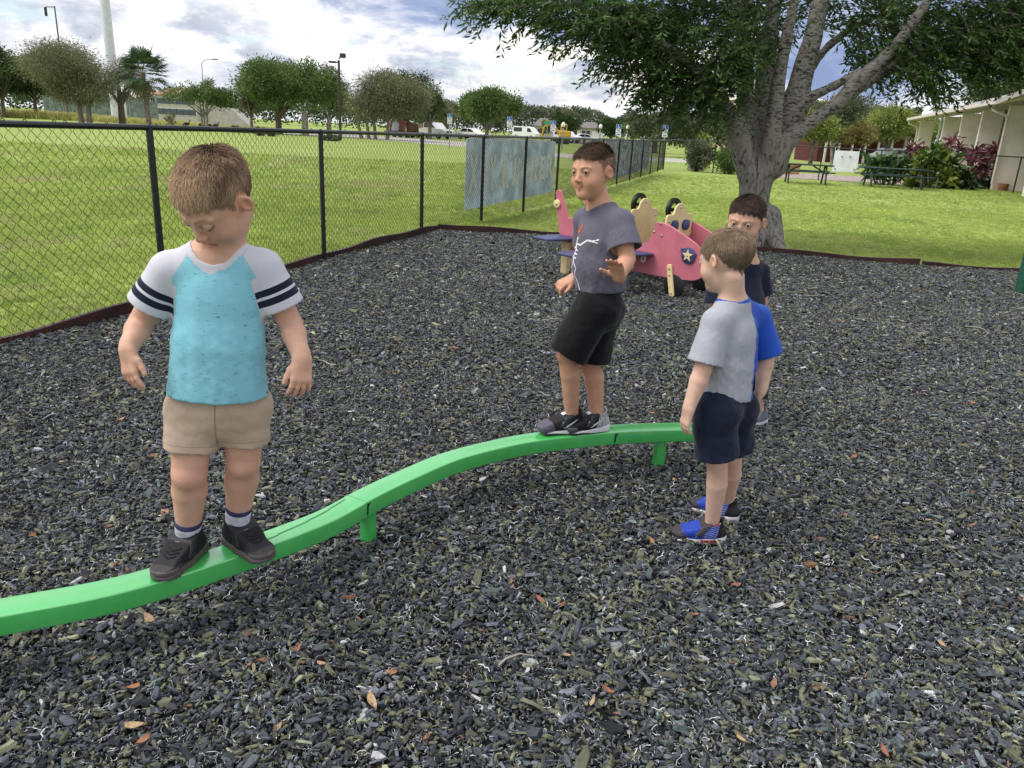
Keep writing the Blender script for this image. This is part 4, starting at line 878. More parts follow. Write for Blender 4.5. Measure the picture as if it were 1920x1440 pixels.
b1 = dict(label='boy in a turquoise raglan shirt with striped white sleeves looking down at his feet', s=1.06, hs=1.045, browa=.55, h=.0032, hf=.0024, seed=11, base=(-.80, 1.88), bz=BZ,
    J=dict(pel=Jp(412, 745, y1), chest=Jp(412, 552, y1+.01), neck=Jp(408, 462, y1+.01), shL=Jp(493, 500, y1+.03), shR=Jp(319, 505, y1-.01), elL=Jp(545, 608, y1+.045), elR=Jp(265, 604, y1-.01),
           wrL=Jp(566, 672, y1-.02), wrR=Jp(240, 655, y1-.08), hipL=Jp(457, 762, y1+.02), hipR=Jp(364, 765, y1-.01), knL=Jp(456, 866, y1+.02), knR=Jp(355, 886, y1-.045), anL=(-.752, 1.922, .272), anR=(-.862, 1.852, .272),
           toeL=(-.685, 1.870, .228), toeR=(-.878, 1.765, .228)),
    head=(Jp(406, 371, y1-.03), None, (-.40, -.66, -.78), (-.10, -.40, .9)),
    skin=(.66, .40, .295), hair=((.16, .098, .060), (.56, .39, .25)), eyes='shut', mouth=-.002,
    handL=dict(d=(.03, -.35, -1.), n=(-.45, .55, -.3), t=(-.75, -.65, 0), curl=.42, thumb=(.85, .55)), handR=dict(d=(.12, -.30, -1.), n=(.45, .75, -.1), t=(.75, -.65, 0), curl=(.28, .33, .40, .48), thumb=(.85, .55)),
    hairmask=mask_std(.050, -.016, -.060), hairflow=flow1, hairtone=lambda p, r: np.clip(.30+.38*vnoise(p, 60., 1)+.35*(r-.5)+.35*np.clip((p[:, 1])/.06, -1, 1)+.25, 0, 1), nhair=30000, hr=.00048, root=.9,
    shirt=dict(mat=m_raglan, hem=Jp(410, 738, y1), rc=.106, rm=.109, rh=.130, sleeve=.104, rs=.054, flat=.72, neckr=.053, h=.0036, wr=.0026, wz=.28, belly=.012),
    shorts=dict(mat=m_khaki, rw=.100, rp=.106, rt=.068, re=.068, lenL=.092, lenR=.104), sock=dict(L=.050, R=.034, mat=m_sock, cuff=m_sock_n))
# ------------------------------------------------------------------ boy 2: slate shirt, in profile on the beam, one palm out
def slate(t, v): return t.mix(t.noise(v, 60., 4.).outputs[0], (.105, .100, .135), (.140, .135, .178))
m_slate = cloth_mat('slate_jersey', slate, fold=1.2)
m_blk = cloth_mat('black_cotton', plain((.0075, .0075, .009), .2), fold=1.3)
y2 = 2.94
def flow2(p):                                          # long top combed forward, parting, clipped sides
    top = np.clip((p[:, 2]-.050-.010*(p[:, 1] < 0))/.012, 0, 1)*(np.abs(p[:, 0]) < .066); T = np.stack([-.25*np.ones(len(p)), .9*np.ones(len(p)), -.25+0*p[:, 0]], 1)*top[:, None]+np.stack([0*p[:, 0], -.35+0*p[:, 0], -.9+0*p[:, 0]], 1)*(1-top[:, None])
    return T, .0035+.021*top, .14+.22*top
b2_ = dict(label='boy in a slate grey shirt and black shorts holding one palm out on the beam', s=1.09, ls=.88, hs=.93, h=.0040, hf=.0028, seed=23, base=(.29, 2.94), bz=BZ,
    J=dict(pel=Jp(1122, 560, y2), chest=Jp(1132, 450, y2), neck=Jp(1126, 388, y2+.01), shL=Jp(1164, 415, y2-.085), shR=Jp(1098, 411, y2+.095), elL=Jp(1176, 486, y2-.145), elR=Jp(1106, 492, y2+.13),
           wrL=Jp(1160, 519, y2-.235), wrR=Jp(1077, 522, y2+.02), hipL=Jp(1113, 580, y2-.055), hipR=Jp(1124, 580, y2+.055), knL=Jp(1064, 664, y2-.055), knR=Jp(1107, 678, y2+.03), anL=(.247, 2.925, .268), anR=(.352, 2.950, .268),
           toeL=(.165, 2.89, .228), toeR=(.272, 2.915, .228)),
    head=(Jp(1112, 322, y2-.01), None, (-.70, -.71, -.06), (-.10, .0, 1.)),
    skin=(.57, .32, .215), hair=((.060, .036, .025), (.22, .145, .10)), eyes='open', gaze=(-.45, -.88, -.06), mouth=.009, lid=.0026, brow=-.003, rootf=lambda p: .52+.40*np.clip((p[:, 2]-.045)/.02, 0, 1),
    handL=dict(d=(-.30, -.62, .72), n=(-.30, -.72, -.62), t=(-.95, .3, -.1), curl=.16, spread=.07, thumb=(.55, .75)), handR=dict(d=(-.85, -.35, -.35), n=(.1, .3, -.95), t=(-.4, -.9, -.3), curl=(.75, .95, .95, .95), spread=.05, thumb=(.8, .55)),
    hairmask=mask_std(.066, -.020, -.062), hairflow=flow2, hairtone=lambda p, r: np.clip(.35+.3*vnoise(p, 80., 1)+.45*(r-.5)+.35*(p[:, 2] < .05), 0, 1), nhair=20000, hr=.0005, root=.85,
    shirt=dict(mat=m_slate, hem=Jp(1126, 541, y2), hemn=(.06, 0, -1), rc=.111, rm=.115, rh=.109, sleeve=.095, rs=.058, flat=.90, neckr=.047, wr=.0036, belly=.010),
    shorts=dict(mat=m_blk, rw=.103, rp=.113, rt=.083, re=.083, lenL=.185, lenR=.195, wr=.003), sock=None)
# ------------------------------------------------------------------ boy 3: grey and blue shirt, seen from behind
def dyed(t, v):
    u = t.math('ADD', A_(t, 'su'), t.math('MULTIPLY', t.math('SUBTRACT', t.noise(v, 26., 5., .7).outputs[0], .5), .05)); g = t.mix(t.noise(v, 70., 4.).outputs[0], (.33, .34, .39), (.44, .45, .50)); bl = t.mix(t.noise(v, 20., 3.).outputs[0], (.018, .070, .42), (.026, .10, .52))
    c = t.mix(t.ss(u, -.012, -.034), g, bl); return t.mix(stepper(t, A_(t, 'nk'), .013, .002), bl, c)
m_dyed = cloth_mat('two_tone_jersey', dyed, fold=1.1)
m_navy = cloth_mat('navy_twill', plain((.009, .014, .034), .2), fold=1.2)
y3 = 2.44
def flow3(p):
    c = np.array([-.012, -.045, .092]); d = p-c; T = d/np.maximum(np.linalg.norm(d, axis=1), 1e-4)[:, None]+np.array([0, .0, -.35]); sw = np.stack([-d[:, 1], d[:, 0], 0*d[:, 0]], 1)*4.; T = T+sw*.35
    top = np.clip((p[:, 2]+.01)/.06, 0, 1); return T, .006+.013*top, .12+.12*top
b3 = dict(label='boy seen from behind in a half grey half blue shirt beside the beam', s=1.02, ls=.82, hs=.92, h=.0040, hf=.0030, seed=37, base=(.70, 2.44), bz=.0,
    J=dict(pel=Jp(1358, 742, y3), chest=Jp(1372, 630, y3), neck=Jp(1374, 562, y3), shL=Jp(1343, 602, y3-.07), shR=Jp(1420, 594, y3+.10), elL=Jp(1318, 692, y3-.10), elR=Jp(1437, 664, y3+.10),
           wrL=Jp(1292, 764, y3-.12), wrR=Jp(1427, 732, y3+.07), hipL=Jp(1338, 770, y3-.045), hipR=Jp(1374, 764, y3+.05), knL=Jp(1345, 868, y3-.06), knR=Jp(1372, 858, y3+.045), anL=(.724, 2.42, .068), anR=(.818, 2.592, .068),
           toeL=(.64, 2.423, .03), toeR=(.755, 2.65, .03)),
    head=(Jp(1361, 487, y3+.0), None, (-.64, .74, -.30), (-.08, .18, 1.)),
    skin=(.68, .46, .36), hair=((.13, .088, .06), (.36, .26, .175)), eyes='shut',
    handL=dict(d=(-.12, .0, -1.), n=(.75, .25, -.25), t=(-.35, .9, 0), curl=.38, spread=.05, thumb=(.9, .3)), handR=dict(d=(-.30, .1, -1.), n=(-.9, .1, -.2), t=(-.3, .9, 0), curl=.55, spread=.04, thumb=(.9, .3)),
    hairmask=mask_std(.050, -.018, -.070), hairflow=flow3, hairtone=lambda p, r: np.clip(.45+.3*vnoise(p, 70., 1)+.4*(r-.5)+.25*np.clip((p[:, 2])/.06, -1, 1), 0, 1), nhair=24000, hr=.0005, root=.9,
    shirt=dict(mat=m_dyed, hem=Jp(1362, 738, y3), hemn=(-.16, 0, -1), rc=.094, rm=.098, rh=.106, sleeve=.135, rs=.055, flat=.80, neckr=.046, wr=.0036),
    shorts=dict(mat=m_navy, rw=.098, rp=.104, rt=.073, re=.078, lenL=.155, lenR=.155, wr=.003), sock=None)
# ------------------------------------------------------------------ boy 4: navy shirt, peering from behind boy 3
m_navy2 = cloth_mat('navy_jersey', plain((.012, .015, .032), .2), fold=1.1)
def striped(t, v):
    z = t.n('ShaderNodeSeparateXYZ', {0: v}).outputs[2]; st = t.math('GREATER_THAN', t.math('SINE', t.math('MULTIPLY', A_(t, 'sv'), 260.)), .2); fr = t.math('MULTIPLY', t.ss(A_(t, 'sf'), .02, .03), t.math('LESS_THAN', A_(t, 'sv'), -.02))
    return t.mix(t.math('MULTIPLY', st, fr), (.013, .016, .034), (.6, .6, .6))
m_strp = cloth_mat('navy_jersey_with_striped_front', striped)
y4 = 3.61
b4 = dict(label='boy in a navy shirt peering out from behind the boy in grey and blue', s=1.06, hs=1.05, h=.0045, hf=.0030, seed=51, base=(1.15, 3.62), bz=.0,
    J=dict(pel=Jp(1392, 668, y4), chest=Jp(1395, 575, y4), neck=Jp(1403, 484, y4+.02), shL=Jp(1424, 508, y4+.06), shR=Jp(1345, 520, y4-.05), elL=Jp(1428, 566, y4+.085), elR=Jp(1342, 590, y4-.08),
           wrL=Jp(1408, 622, y4+.0), wrR=Jp(1352, 640, y4-.10), hipL=Jp(1408, 688, y4+.03), hipR=Jp(1372, 690, y4-.02), knL=Jp(1412, 742, y4+.0), knR=Jp(1368, 748, y4-.04), anL=(1.238, 3.63, .068), anR=(1.075, 3.60, .068),
           toeL=(1.16, 3.59, .03), toeR=(1.0, 3.555, .03)),
    head=(Jp(1399, 413, y4-.02), None, (-.50, -.85, -.20), (.04, .0, 1.)),
    skin=(.60, .36, .26), hair=((.040, .025, .018), (.13, .082, .06)), eyes='open', gaze=(-.35, -.93, .0), mouth=.002, lid=.0044, brow=-.003, browa=.5,
    handL=dict(d=(-.2, -.3, -1.), n=(-.5, .5, 0), t=(-.7, -.7, 0), curl=.4), handR=dict(d=(.1, -.2, -1.), n=(.5, .5, 0), t=(.5, -.8, 0), curl=.4),
    hairmask=mask_std(.054, -.018, -.060), hairflow=flow1, hairtone=lambda p, r: np.clip(.3+.3*vnoise(p, 60., 1)+.4*(r-.5), 0, 1), nhair=18000, hr=.0005, root=.92,
    shirt=dict(mat=m_strp, hem=Jp(1392, 660, y4), rc=.105, rm=.108, rh=.112, sleeve=.11, rs=.054, flat=.78, neckr=.047),
    shorts=dict(mat=m_blk, rw=.1, rp=.104, rt=.072, re=.072, lenL=.15, lenR=.15), sock=None)
BOYS = [person(b) for b in (b1, b2_, b3, b4)]
# ------------------------------------------------------------------ shoes
def shoe_mat(name, fn, rough=.6, spec=.3, bump=.2, bs=700.):
    m = bpy.data.materials.new(name); m.use_nodes = True; t = NT(m.node_tree); v = t.n('ShaderNodeTexCoord').outputs['Object']; x, y, z = t.n('ShaderNodeSeparateXYZ', {0: v}).outputs
    c = fn(t, v, x, y, z); c = t.mix(1., c, t.ramp(t.noise(v, 60., 5., .65).outputs[0], [(.3, (.78,)*3), (.7, (1.15,)*3)]), 'MULTIPLY')
    t.n('ShaderNodeOutputMaterial', {0: t.n('ShaderNodeBsdfPrincipled', {'Base Color': c, 'Roughness': rough, 'Specular IOR Level': spec, 'Normal': t.n('ShaderNodeBump', {'Height': t.noise(v, bs, 3.).outputs[0], 'Strength': bump, 'Distance': .002}).outputs[0]}).outputs[0]}); return m
def const(c): return lambda t, v, x, y, z: t.mix(0., c, c)
def up1(t, v, x, y, z):
    c = t.mix(t.ss(y, .068, .071), (.012, .012, .014), (.022, .022, .026)); return t.mix(t.ss(t.math('ADD', z, t.math('MULTIPLY', y, -.28)), .012, .009), c, (.055, .050, .050))
S1 = dict(upper=shoe_mat('black_runner_upper', up1, .75), sole=shoe_mat('grey_rubber_sole', const((.10, .088, .085)), .7), strap=shoe_mat('black_runner_strap', const((.020, .020, .025)), .5), lace=shoe_mat('black_lace', const((.010, .010, .013)), .8), heel=.06)
def up2(t, v, x, y, z):
    c = t.mix(t.ss(t.math('ADD', y, t.math('MULTIPLY', z, -.35)), .060, .0615), (.013, .011, .014), (.105, .095, .13)); return c
def up2r(t, v, x, y, z):
    st = t.math('GREATER_THAN', t.math('SINE', t.math('MULTIPLY', t.math('ADD', y, t.math('MULTIPLY', t.noise(v, 40.).outputs[0], .02)), 900.)), .55); w_ = t.mix(t.math('MULTIPLY', st, 1.), (.55, .60, .60), (.10, .11, .11))
    return t.mix(t.ss(t.math('ADD', y, t.math('MULTIPLY', z, .25)), .012, .010), (.010, .009, .011), w_)
def sole2(t, v, x, y, z): return t.mix(t.ss(t.math('ADD', t.math('MULTIPLY', y, -.07), z), .0045, .0030), (.74, .74, .78), (.045, .042, .048))
S2 = dict(upper=shoe_mat('black_trainer_upper', up2, .7), sole=shoe_mat('white_trainer_sole', sole2, .5), strap=shoe_mat('trainer_strap', const((.022, .028, .034)), .4), toe=shoe_mat('grey_toe_cap', const((.105, .095, .13)), .6), heel=.24)
S2r = dict(S2, upper=shoe_mat('striped_heel_upper', up2r, .65))
def up3(t, v, x, y, z):
    c = t.mix(t.ss(z, .072, .075), (.018, .055, .40), (.45, .03, .05)); toe = t.math('ADD', y, t.math('MULTIPLY', z, -.9)); c = t.mix(t.ss(toe, .052, .054), c, (.055, .045, .055))
    st = t.math('GREATER_THAN', t.math('SINE', t.math('ADD', t.math('MULTIPLY', z, 900.), t.math('MULTIPLY', y, 260.))), .78); c = t.mix(t.math('MULTIPLY', t.math('MULTIPLY', st, t.ss(y, .02, .015)), .9), c, (.55, .58, .66))
    return t.mix(t.ss(t.math('ADD', y, t.math('MULTIPLY', z, .2)), -.020, -.023), c, (.014, .012, .014))
def sole3(t, v, x, y, z):
    b = t.math('MULTIPLY', t.math('MULTIPLY', t.ss(y, .028, .026), t.math('GREATER_THAN', y, -.040)), t.math('MULTIPLY', t.math('GREATER_THAN', z, .006), t.math('LESS_THAN', z, .017)))
    return t.mix(b, (.62, .62, .64), (.48, .025, .035))
S3 = dict(upper=shoe_mat('blue_trainer_upper', up3, .5), sole=shoe_mat('white_red_sole', sole3, .5), strap=shoe_mat('dark_trainer_strap', const((.05, .042, .05)), .5), toe=shoe_mat('dark_toe_cap', const((.05, .045, .055)), .6), heel=.22)
S4 = dict(upper=shoe_mat('grey_knit_upper', const((.17, .18, .23)), .8), sole=shoe_mat('white_foam_sole', const((.60, .61, .63)), .6), strap=shoe_mat('grey_strap', const((.24, .25, .29)), .6), heel=.1)
def put(bi, q, d, S, s, gz, tilt=0., style=''):
    B = BOYS[bi]; an = B['J']['an'+q]; d = unit([d[0], d[1], 0]); g = np.array([an[0], an[1], gz])+d*.014*s; upv = np.array([0, 0, 1.])+d*tilt
    return shoe('shoe', B['root'], an, d+np.array([0, 0, -tilt]), upv, s, S, style, g, q == 'L')
a1 = put(0, 'R', (-.17, -.98), S1, 1.06, BZ+.001, .03); a2 = put(0, 'L', (.80, -.60), S1, 1.06, BZ+.001, .05)
for a in (a1, a2):
    b = MB(); b.box((.004, .0262, .0445), (.013, .005, .0012), bev=.0002); decal('logo_print', [(-.004, 0)], a, 1, None) if False else None
    o = b.build('strap_print', shoe_mat('dull_gold_print', const((.28, .26, .18)), .5) if 'pg' not in MATS else MATS['pg'], a, loc=(0, 0, 0)); MATS['pg'] = o.data.materials[0]; o.location = (0, .0, .021)
c1 = put(1, 'L', (-.93, -.37), S2, 1.10, BZ+.001, -.02); c2 = put(1, 'R', (-.91, -.41), S2r, 1.10, BZ+.001, 0.)
SW = [(.036, .058), (.032, .050), (.029, .0445), (.0255, .0405), (.0205, .0395), (.013, .0425), (.0, .0495), (-.014, .0575), (-.030, .0665), (-.0285, .0635), (-.012, .050), (.002, .0395), (.012, .0325), (.020, .0285), (.028, .0275), (.0345, .0305), (.0385, .0375), (.039, .046)]
m_wht = shoe_mat('white_print', const((.70, .70, .74)), .5)
decal('swoosh', [(a+.004, b_*.92+.004) for a, b_ in SW], c1, 1 if True else -1, m_wht); decal('swoosh', [(a+.004, b_*.92+.004) for a, b_ in SW], c1, -1, m_wht); decal('swoosh', [(a+.004, b_*.92+.004) for a, b_ in SW], c2, -1, m_wht)
for a in (c1, c2):
    b = MB(); b.box((0, 0, 0), (.024, .015, .0016), ax=(np.array([1., 0, 0]), np.array([0, .93, -.37]), np.array([0, .37, .93])), bev=.0003); o = b.build('strap_label', m_wht, a, loc=(0, 0, 0)); o.location = (-.002, .024, .0775)
e1 = put(2, 'L', (-1., .03), S3, 1.02, .012, 0.); e2 = put(2, 'R', (-.78, .63), S3, 1.02, .012, 0.)
m_grn = shoe_mat('green_patch', const((.06, .42, .08)), .5)
for a in (e1, e2):
    decal('green_tab', [(.012, .062), (.030, .055), (.030, .049), (.012, .056)], a, 1, m_grn); decal('green_tab', [(.012, .062), (.030, .055), (.030, .049), (.012, .056)], a, -1, m_grn)
    for sd in (1, -1): decal('pale_patch', [(.030, .032), (.046, .026), (.044, .040), (.034, .046)], a, sd, m_wht); decal('red_patch', [(.034, .034), (.042, .031), (.040, .038), (.035, .041)], a, sd*1, shoe_mat('red_patch', const((.45, .04, .04)), .5) if 'rp' not in MATS else MATS['rp'])
put(3, 'L', (-.88, -.47), S4, 1.05, .012); put(3, 'R', (-.85, -.52), S4, 1.05, .012)
# ================================================================== print on the slate shirt (white bone figure on a wave line)
from mathutils.bvhtree import BVHTree
def print_on(bi, strokes, m, name):                     # strokes in shirt coordinates (sideways, up) on the front or flank
    B = BOYS[bi]; V, Q, Nn, u_, vv_, ff_ = B['shirt']; bv = BVHTree.FromPolygons([tuple(p) for p in V], [tuple(int(i) for i in q) for q in Q])
    b = MB()
    for st, w_ in strokes:
        P = resample(st, .004); pts = []
        for a, h in P:
            o = B['J']['chest']+B['left']*a+B['up']*h+B['fwd']*.3; hit = bv.ray_cast(Vector(o), Vector(-B['fwd']))
            if hit[0] is not None: pts.append((np.array(hit[0]), np.array(hit[1])))
        if len(pts) < 2: continue
        V2 = []
        for i, (p, n) in enumerate(pts):
            t = unit(pts[min(i+1, len(pts)-1)][0]-pts[max(i-1, 0)][0]); sd = unit(np.cross(n, t)); ww = w_*(.55+.45*abs(math.sin(i*1.1)))
            V2 += [p+n*.0016+sd*ww, p+n*.0016-sd*ww]
        b.add(V2, [(2*i, 2*i+2, 2*i+3, 2*i+1) for i in range(len(pts)-1)])
    return b.build(name, m, B['root'], kind='stuff')
m_pw = mat('white_screen_print', (.74, .73, .76), .8, .1); m_po = mat('orange_screen_print', (.62, .12, .05), .8, .1)
spine = [(.004, .015), (-.002, -.01), (.004, -.03), (-.003, -.055), (.004, -.08)]
S_ = [(spine, .0055), ([(.004, -.01), (.035, -.012), (.062, .008), (.085, .004)], .004), ([(.078, .005), (.098, .012)], .0025), ([(.078, .005), (.098, -.001)], .0025), ([(.0, -.02), (-.03, -.03), (-.05, -.01)], .004), ([(-.01, -.03), (.018, -.034)], .003), ([(-.01, -.045), (.02, -.048)], .003), ([(-.012, -.06), (.018, -.062)], .003),
      ([(.004, -.08), (.02, -.10), (.006, -.125), (.022, -.15), (.03, -.185)], .0035), ([(.0, -.08), (-.02, -.105), (-.012, -.14)], .0035)]
print_on(1, S_, m_pw, 'white_print'); print_on(1, [([(.0, .03), (.012, .05), (.004, .062)], .006), ([(-.006, .028), (-.012, .048)], .005)], m_po, 'orange_print')
# ================================================================== TOY AIRPLANE (play panel)
PA, PB = np.array([.483, 7.713]), np.array([1.409, 6.761]); pd_ = unit(PB-PA); pn = np.array([pd_[1], -pd_[0]]);  pn = pn if pn[1] < 0 else -pn      # pn points to the camera side
U3 = np.array([*pd_, 0]); N3 = np.array([*pn, 0]); Z3 = np.array([0, 0, 1.])
def P2(px, py, off=0.):                                 # photo point -> (along, up) in the near side panel's plane
    A = PA+pn*off; q = vp(px, py, A, A+pd_); return ((q[:2]-A) @ pd_, q[2])
m_pink = mat('pink_plastic', (.55, .155, .205), .45, .05, 6., .1, 220., spec=.4); m_yel = mat('cream_yellow_plastic', (.78, .62, .32), .45, .05, 6., .1, 220.); m_blu = mat('navy_blue_plastic', (.045, .062, .16), .42, .1, 6., .1, 220.)
m_pblk = mat('black_plastic', (.012, .012, .014), .45, .2, 8., .1, 200.); m_bolt = mat('zinc_bolt', (.55, .56, .58), .3, .1, 30., metal=.9)
plane = empty('toy_airplane', (.95, 7.25, 0), label='pink and yellow toy airplane play structure with navy wings standing on the mulch', cat='play structure')
def pl_(name, pts, off, th, m, par=plane, bev=.005, O=None, U=U3, V=Z3):
    o = np.array([*PA, 0])+N3*off if O is None else O; b = MB(); b.plate(o, U, V, pts, th, bev); return b.build(name, m, par, smooth=True)
def rnd(pts, r, n=4):                                   # round the corners of an outline
    out = []; m = len(pts); pts = [np.array(p, float) for p in pts]
    for i in range(m):
        a, b, c_ = pts[i-1], pts[i], pts[(i+1) % m]; q = min(r, .45*np.linalg.norm(a-b), .45*np.linalg.norm(c_-b)); s, e = b+unit(a-b)*q, b+unit(c_-b)*q
        for k in range(n+1): t = k/n; out.append((1-t)**2*s+2*t*(1-t)*b+t*t*e)
    return out
body_px = [(1042, 357), (1053, 355), (1067, 410), (1092, 402), (1120, 404), (1150, 410), (1174, 414), (1179, 425), (1186, 443), (1196, 455), (1206, 458), (1216, 454), (1224, 440), (1228, 424), (1231, 417), (1240, 416), (1258, 423), (1285, 441), (1308, 458), (1322, 478), (1327, 498), (1323, 514), (1312, 524), (1300, 527), (1262, 523), (1220, 515), (1178, 506), (1130, 492), (1085, 478), (1062, 470), (1052, 462)]
near = rnd([P2(*p) for p in body_px], .035, 3); WID = .42
for off in (0., -WID): pl_('side_panel', near, off, .02, m_pink)
def bolt(p3, n, par, r=.011):
    b = MB(); n = np.asarray(n, float); b.tube([p3, p3+n*.005, p3+n*.009], [r, r*.9, r*.45], 10); b.build('bolt', m_bolt, par, smooth=True)
def on(px, py, lift=.011): s_, z_ = P2(px, py); return np.array([*PA, 0])+U3*s_+Z3*z_+N3*lift
for p in ((1240, 419), (1242, 442), (1228, 434), (1168, 434)): bolt(on(*p), N3, plane)
tb = MB(); q = on(1047, 382, .012); tb.tube([q, q+N3*.014, q+N3*.018], [.042, .042, .036], 22); td = tb.build('tail_disc', m_yel, plane, smooth=True); bolt(q+N3*.018, N3, td)
# star emblem
q = on(1293, 479, .012); sb = MB(); sb.tube([q, q+N3*.013, q+N3*.016], [.070, .070, .065], 26); s_, z_ = P2(1277, 470); e0 = np.array([*PA, 0])+U3*s_+Z3*z_+N3*.018
sb.plate(q+N3*.007, U3, Z3, rnd([(-.085, .055), (-.03, .055), (-.02, -.01), (-.06, .0)], .01), .012, .002); sb.plate(q+N3*.007, U3, Z3, rnd([(.085, .02), (.03, .05), (.03, -.02)], .01), .012, .002); em = sb.build('emblem', m_blu, plane, smooth=True)
st = MB(); st.plate(q+N3*.021, U3, Z3, [(.056*(1 if k % 2 == 0 else .42)*math.cos(math.pi/2+k*math.pi/5), .056*(1 if k % 2 == 0 else .42)*math.sin(math.pi/2+k*math.pi/5)) for k in range(10)], .010, .002); sto = st.build('star', m_yel, em, smooth=True); bolt(q+N3*.026, N3, em, .008); bolt(e0, N3, em, .007)
# cross panels (dashboards) with steering wheels
def cross_at(px, py): A = np.array([*PA, 0]); s_, _ = P2(px, py); return s_
CR = -N3                                               # from the near side to the far side
for (sx, base_z, top_z, face) in ((P2(1180, 420)[0]-.0, None, None, 0), (P2(1247, 415)[0], None, None, 1)):
    O = np.array([*PA, 0])+U3*sx; zt = P2(1180, 392)[1] if face == 0 else P2(1247, 403)[1]-.0; zb = P2(1186, 455)[1]-.06 if face == 0 else P2(1262, 436)[1]-.06
    w_ = WID-.024; c_ = w_/2+.012; pts = [(.012, zb), (.012+w_, zb), (.012+w_, zt), (c_+.095, zt), (c_+.075, zt+.065), (c_+.03, zt+.095), (c_-.03, zt+.095), (c_-.075, zt+.065), (c_-.095, zt), (.012, zt)]
    dpn = pl_('dash_panel', rnd(pts, .03, 3), 0, .02, m_yel, plane, .004, O, CR, Z3)
    wh = MB(); wc = O+CR*c_+Z3*(zt+.032)-U3*.07; ring = [wc+CR*.088*math.cos(a)+Z3*.088*math.sin(a) for a in np.linspace(0, 2*math.pi, 25)]
    V = []; 
    for a in np.linspace(0, 2*math.pi, 28, endpoint=False):
        for r_, d_ in ((.105, -.014), (.105, .014), (.062, .014), (.062, -.014)): V.append(wc+(CR*math.cos(a)+Z3*math.sin(a))*r_+U3*d_)
    wh.add(V, [(4*i+k, 4*i+(k+1) % 4, 4*((i+1) % 28)+(k+1) % 4, 4*((i+1) % 28)+k) for i in range(28) for k in range(4)]); wh.box(wc, (.13, .03, .02), ax=(CR, Z3, U3)); wh.tube([wc, wc+U3*.07], .018, 8)
    wh.build('steering_wheel', m_pblk, plane, smooth=True); bolt(O+CR*c_+Z3*(zt+.06)+U3*.011, U3, dpn); bolt(O+CR*.05+Z3*(zt-.06)+U3*.011, U3, dpn); bolt(O+CR*(w_-.03)+Z3*(zt-.06)+U3*.011, U3, dpn)
    if face:
        for k in (-1, 1):
            g = MB(); gc = O+CR*(c_+k*.085)+Z3*(zt-.095)+U3*.011; g.tube([gc, gc+U3*.02, gc+U3*.024], [.048, .048, .042], 22); go2 = g.build('gauge_disc', m_blu, dpn, smooth=True)
# wings and tail boards
def board(name, px_pts, z, th, m):
    A = [at(x, y, z) for x, y in px_pts]; b = MB(); b.plate(np.array([0, 0, z]), np.array([1., 0, 0]), np.array([0, 1., 0]), rnd([(a[0], a[1]) for a in A], .04, 3), th, .005); return b.build(name, m, plane, smooth=True)
zw = P2(1190, 470)[1]
sw_ = P2(1232, 470)[0]; st_ = P2(1150, 462)[0]; tip0 = np.array([*PA, 0])+U3*(st_+.02)+N3*.82; tip1 = np.array([*PA, 0])+U3*(sw_-.16)+N3*.82
def quad(name, pts, z, th=.02):
    b = MB(); b.plate(np.array([0, 0, z]), np.array([1., 0, 0]), np.array([0, 1., 0]), rnd([(p[0], p[1]) for p in pts], .05, 3), th, .005); return b.build(name, m_blu, plane, smooth=True)
wA = np.array([*PA, 0])
wg = quad('wing', [wA+U3*st_+N3*.012, wA+U3*sw_+N3*.012, tip1, tip0], zw)
quad('wing', [wA+U3*st_-N3*(WID+.012), wA+U3*sw_-N3*(WID+.012), wA+U3*(sw_-.12)-N3*(WID+.55), wA+U3*(st_+.03)-N3*(WID+.55)], zw)
zt_ = P2(1052, 441)[1]; s0, s1 = P2(1046, 441)[0], P2(1082, 441)[0]
quad('tail_board', [wA+U3*(s0+.02)+N3*.012, wA+U3*(s1+.1)+N3*.012, wA+U3*(s1-.0)+N3*.40, wA+U3*(s0+.01)+N3*.40], zt_)
quad('tail_board', [wA+U3*(s0+.02)-N3*(WID+.012), wA+U3*(s1+.1)-N3*(WID+.012), wA+U3*s1-N3*(WID+.36), wA+U3*(s0+.02)-N3*(WID+.36)], zt_)
m_wbr = mat('white_bracket', (.72, .72, .72), .5, .05)
for k, (ss_, off) in enumerate(((sw_-.10, .06), (st_+.06, .05), (st_+.07, .55), (s0+.08, .06))):
    zc = (zw if k < 3 else zt_)-.042; b = MB(); o = wA+U3*ss_+N3*off+Z3*zc; ring = [o+U3*.020*math.cos(a)+Z3*.034*math.sin(a) for a in np.linspace(0, 2*math.pi, 17)]; b.tube(ring, .0085, 6, False); b.build('bracket', m_wbr, plane, smooth=True)
# legs, wheels
def strut(name, p, q, w_, off, m=m_yel):
    a, b_ = np.array(P2(*p)), np.array(P2(*q)); d = unit(b_-a); s_ = np.array([-d[1], d[0]]); pts = rnd([a-d*w_/2+s_*w_/2, a-d*w_/2-s_*w_/2, b_+d*w_/2-s_*w_/2, b_+d*w_/2+s_*w_/2], w_*.45, 4)
    lg = pl_(name, pts, off, .018, m); return lg, a, b_
for off in (.022, -WID-.022):
    lg, a, b_ = strut('leg', (1258, 501), (1262, 551), .055, off)
    if off > 0:
        for t in (.04, .28, .96): bolt(wA+U3*(a[0]*(1-t)+b_[0]*t)+Z3*(a[1]*(1-t)+b_[1]*t)+N3*(off+.01), N3, lg, .010)
    wb = MB(); c_ = wA+U3*(P2(1263, 548)[0])+Z3*.108; o1 = off-.012*np.sign(off+.2); wb.tube([c_+N3*(o1-.012), c_+N3*(o1-.009), c_+N3*(o1+.003), c_+N3*(o1+.006)], [.099, .105, .105, .099], 32); wo = wb.build('wheel', m_pblk, plane, smooth=True); bolt(c_-Z3*.09+N3*(o1+.006), N3, wo, .010)
strut('leg', (1320, 524), (1322, 551), .055, -WID*.9)
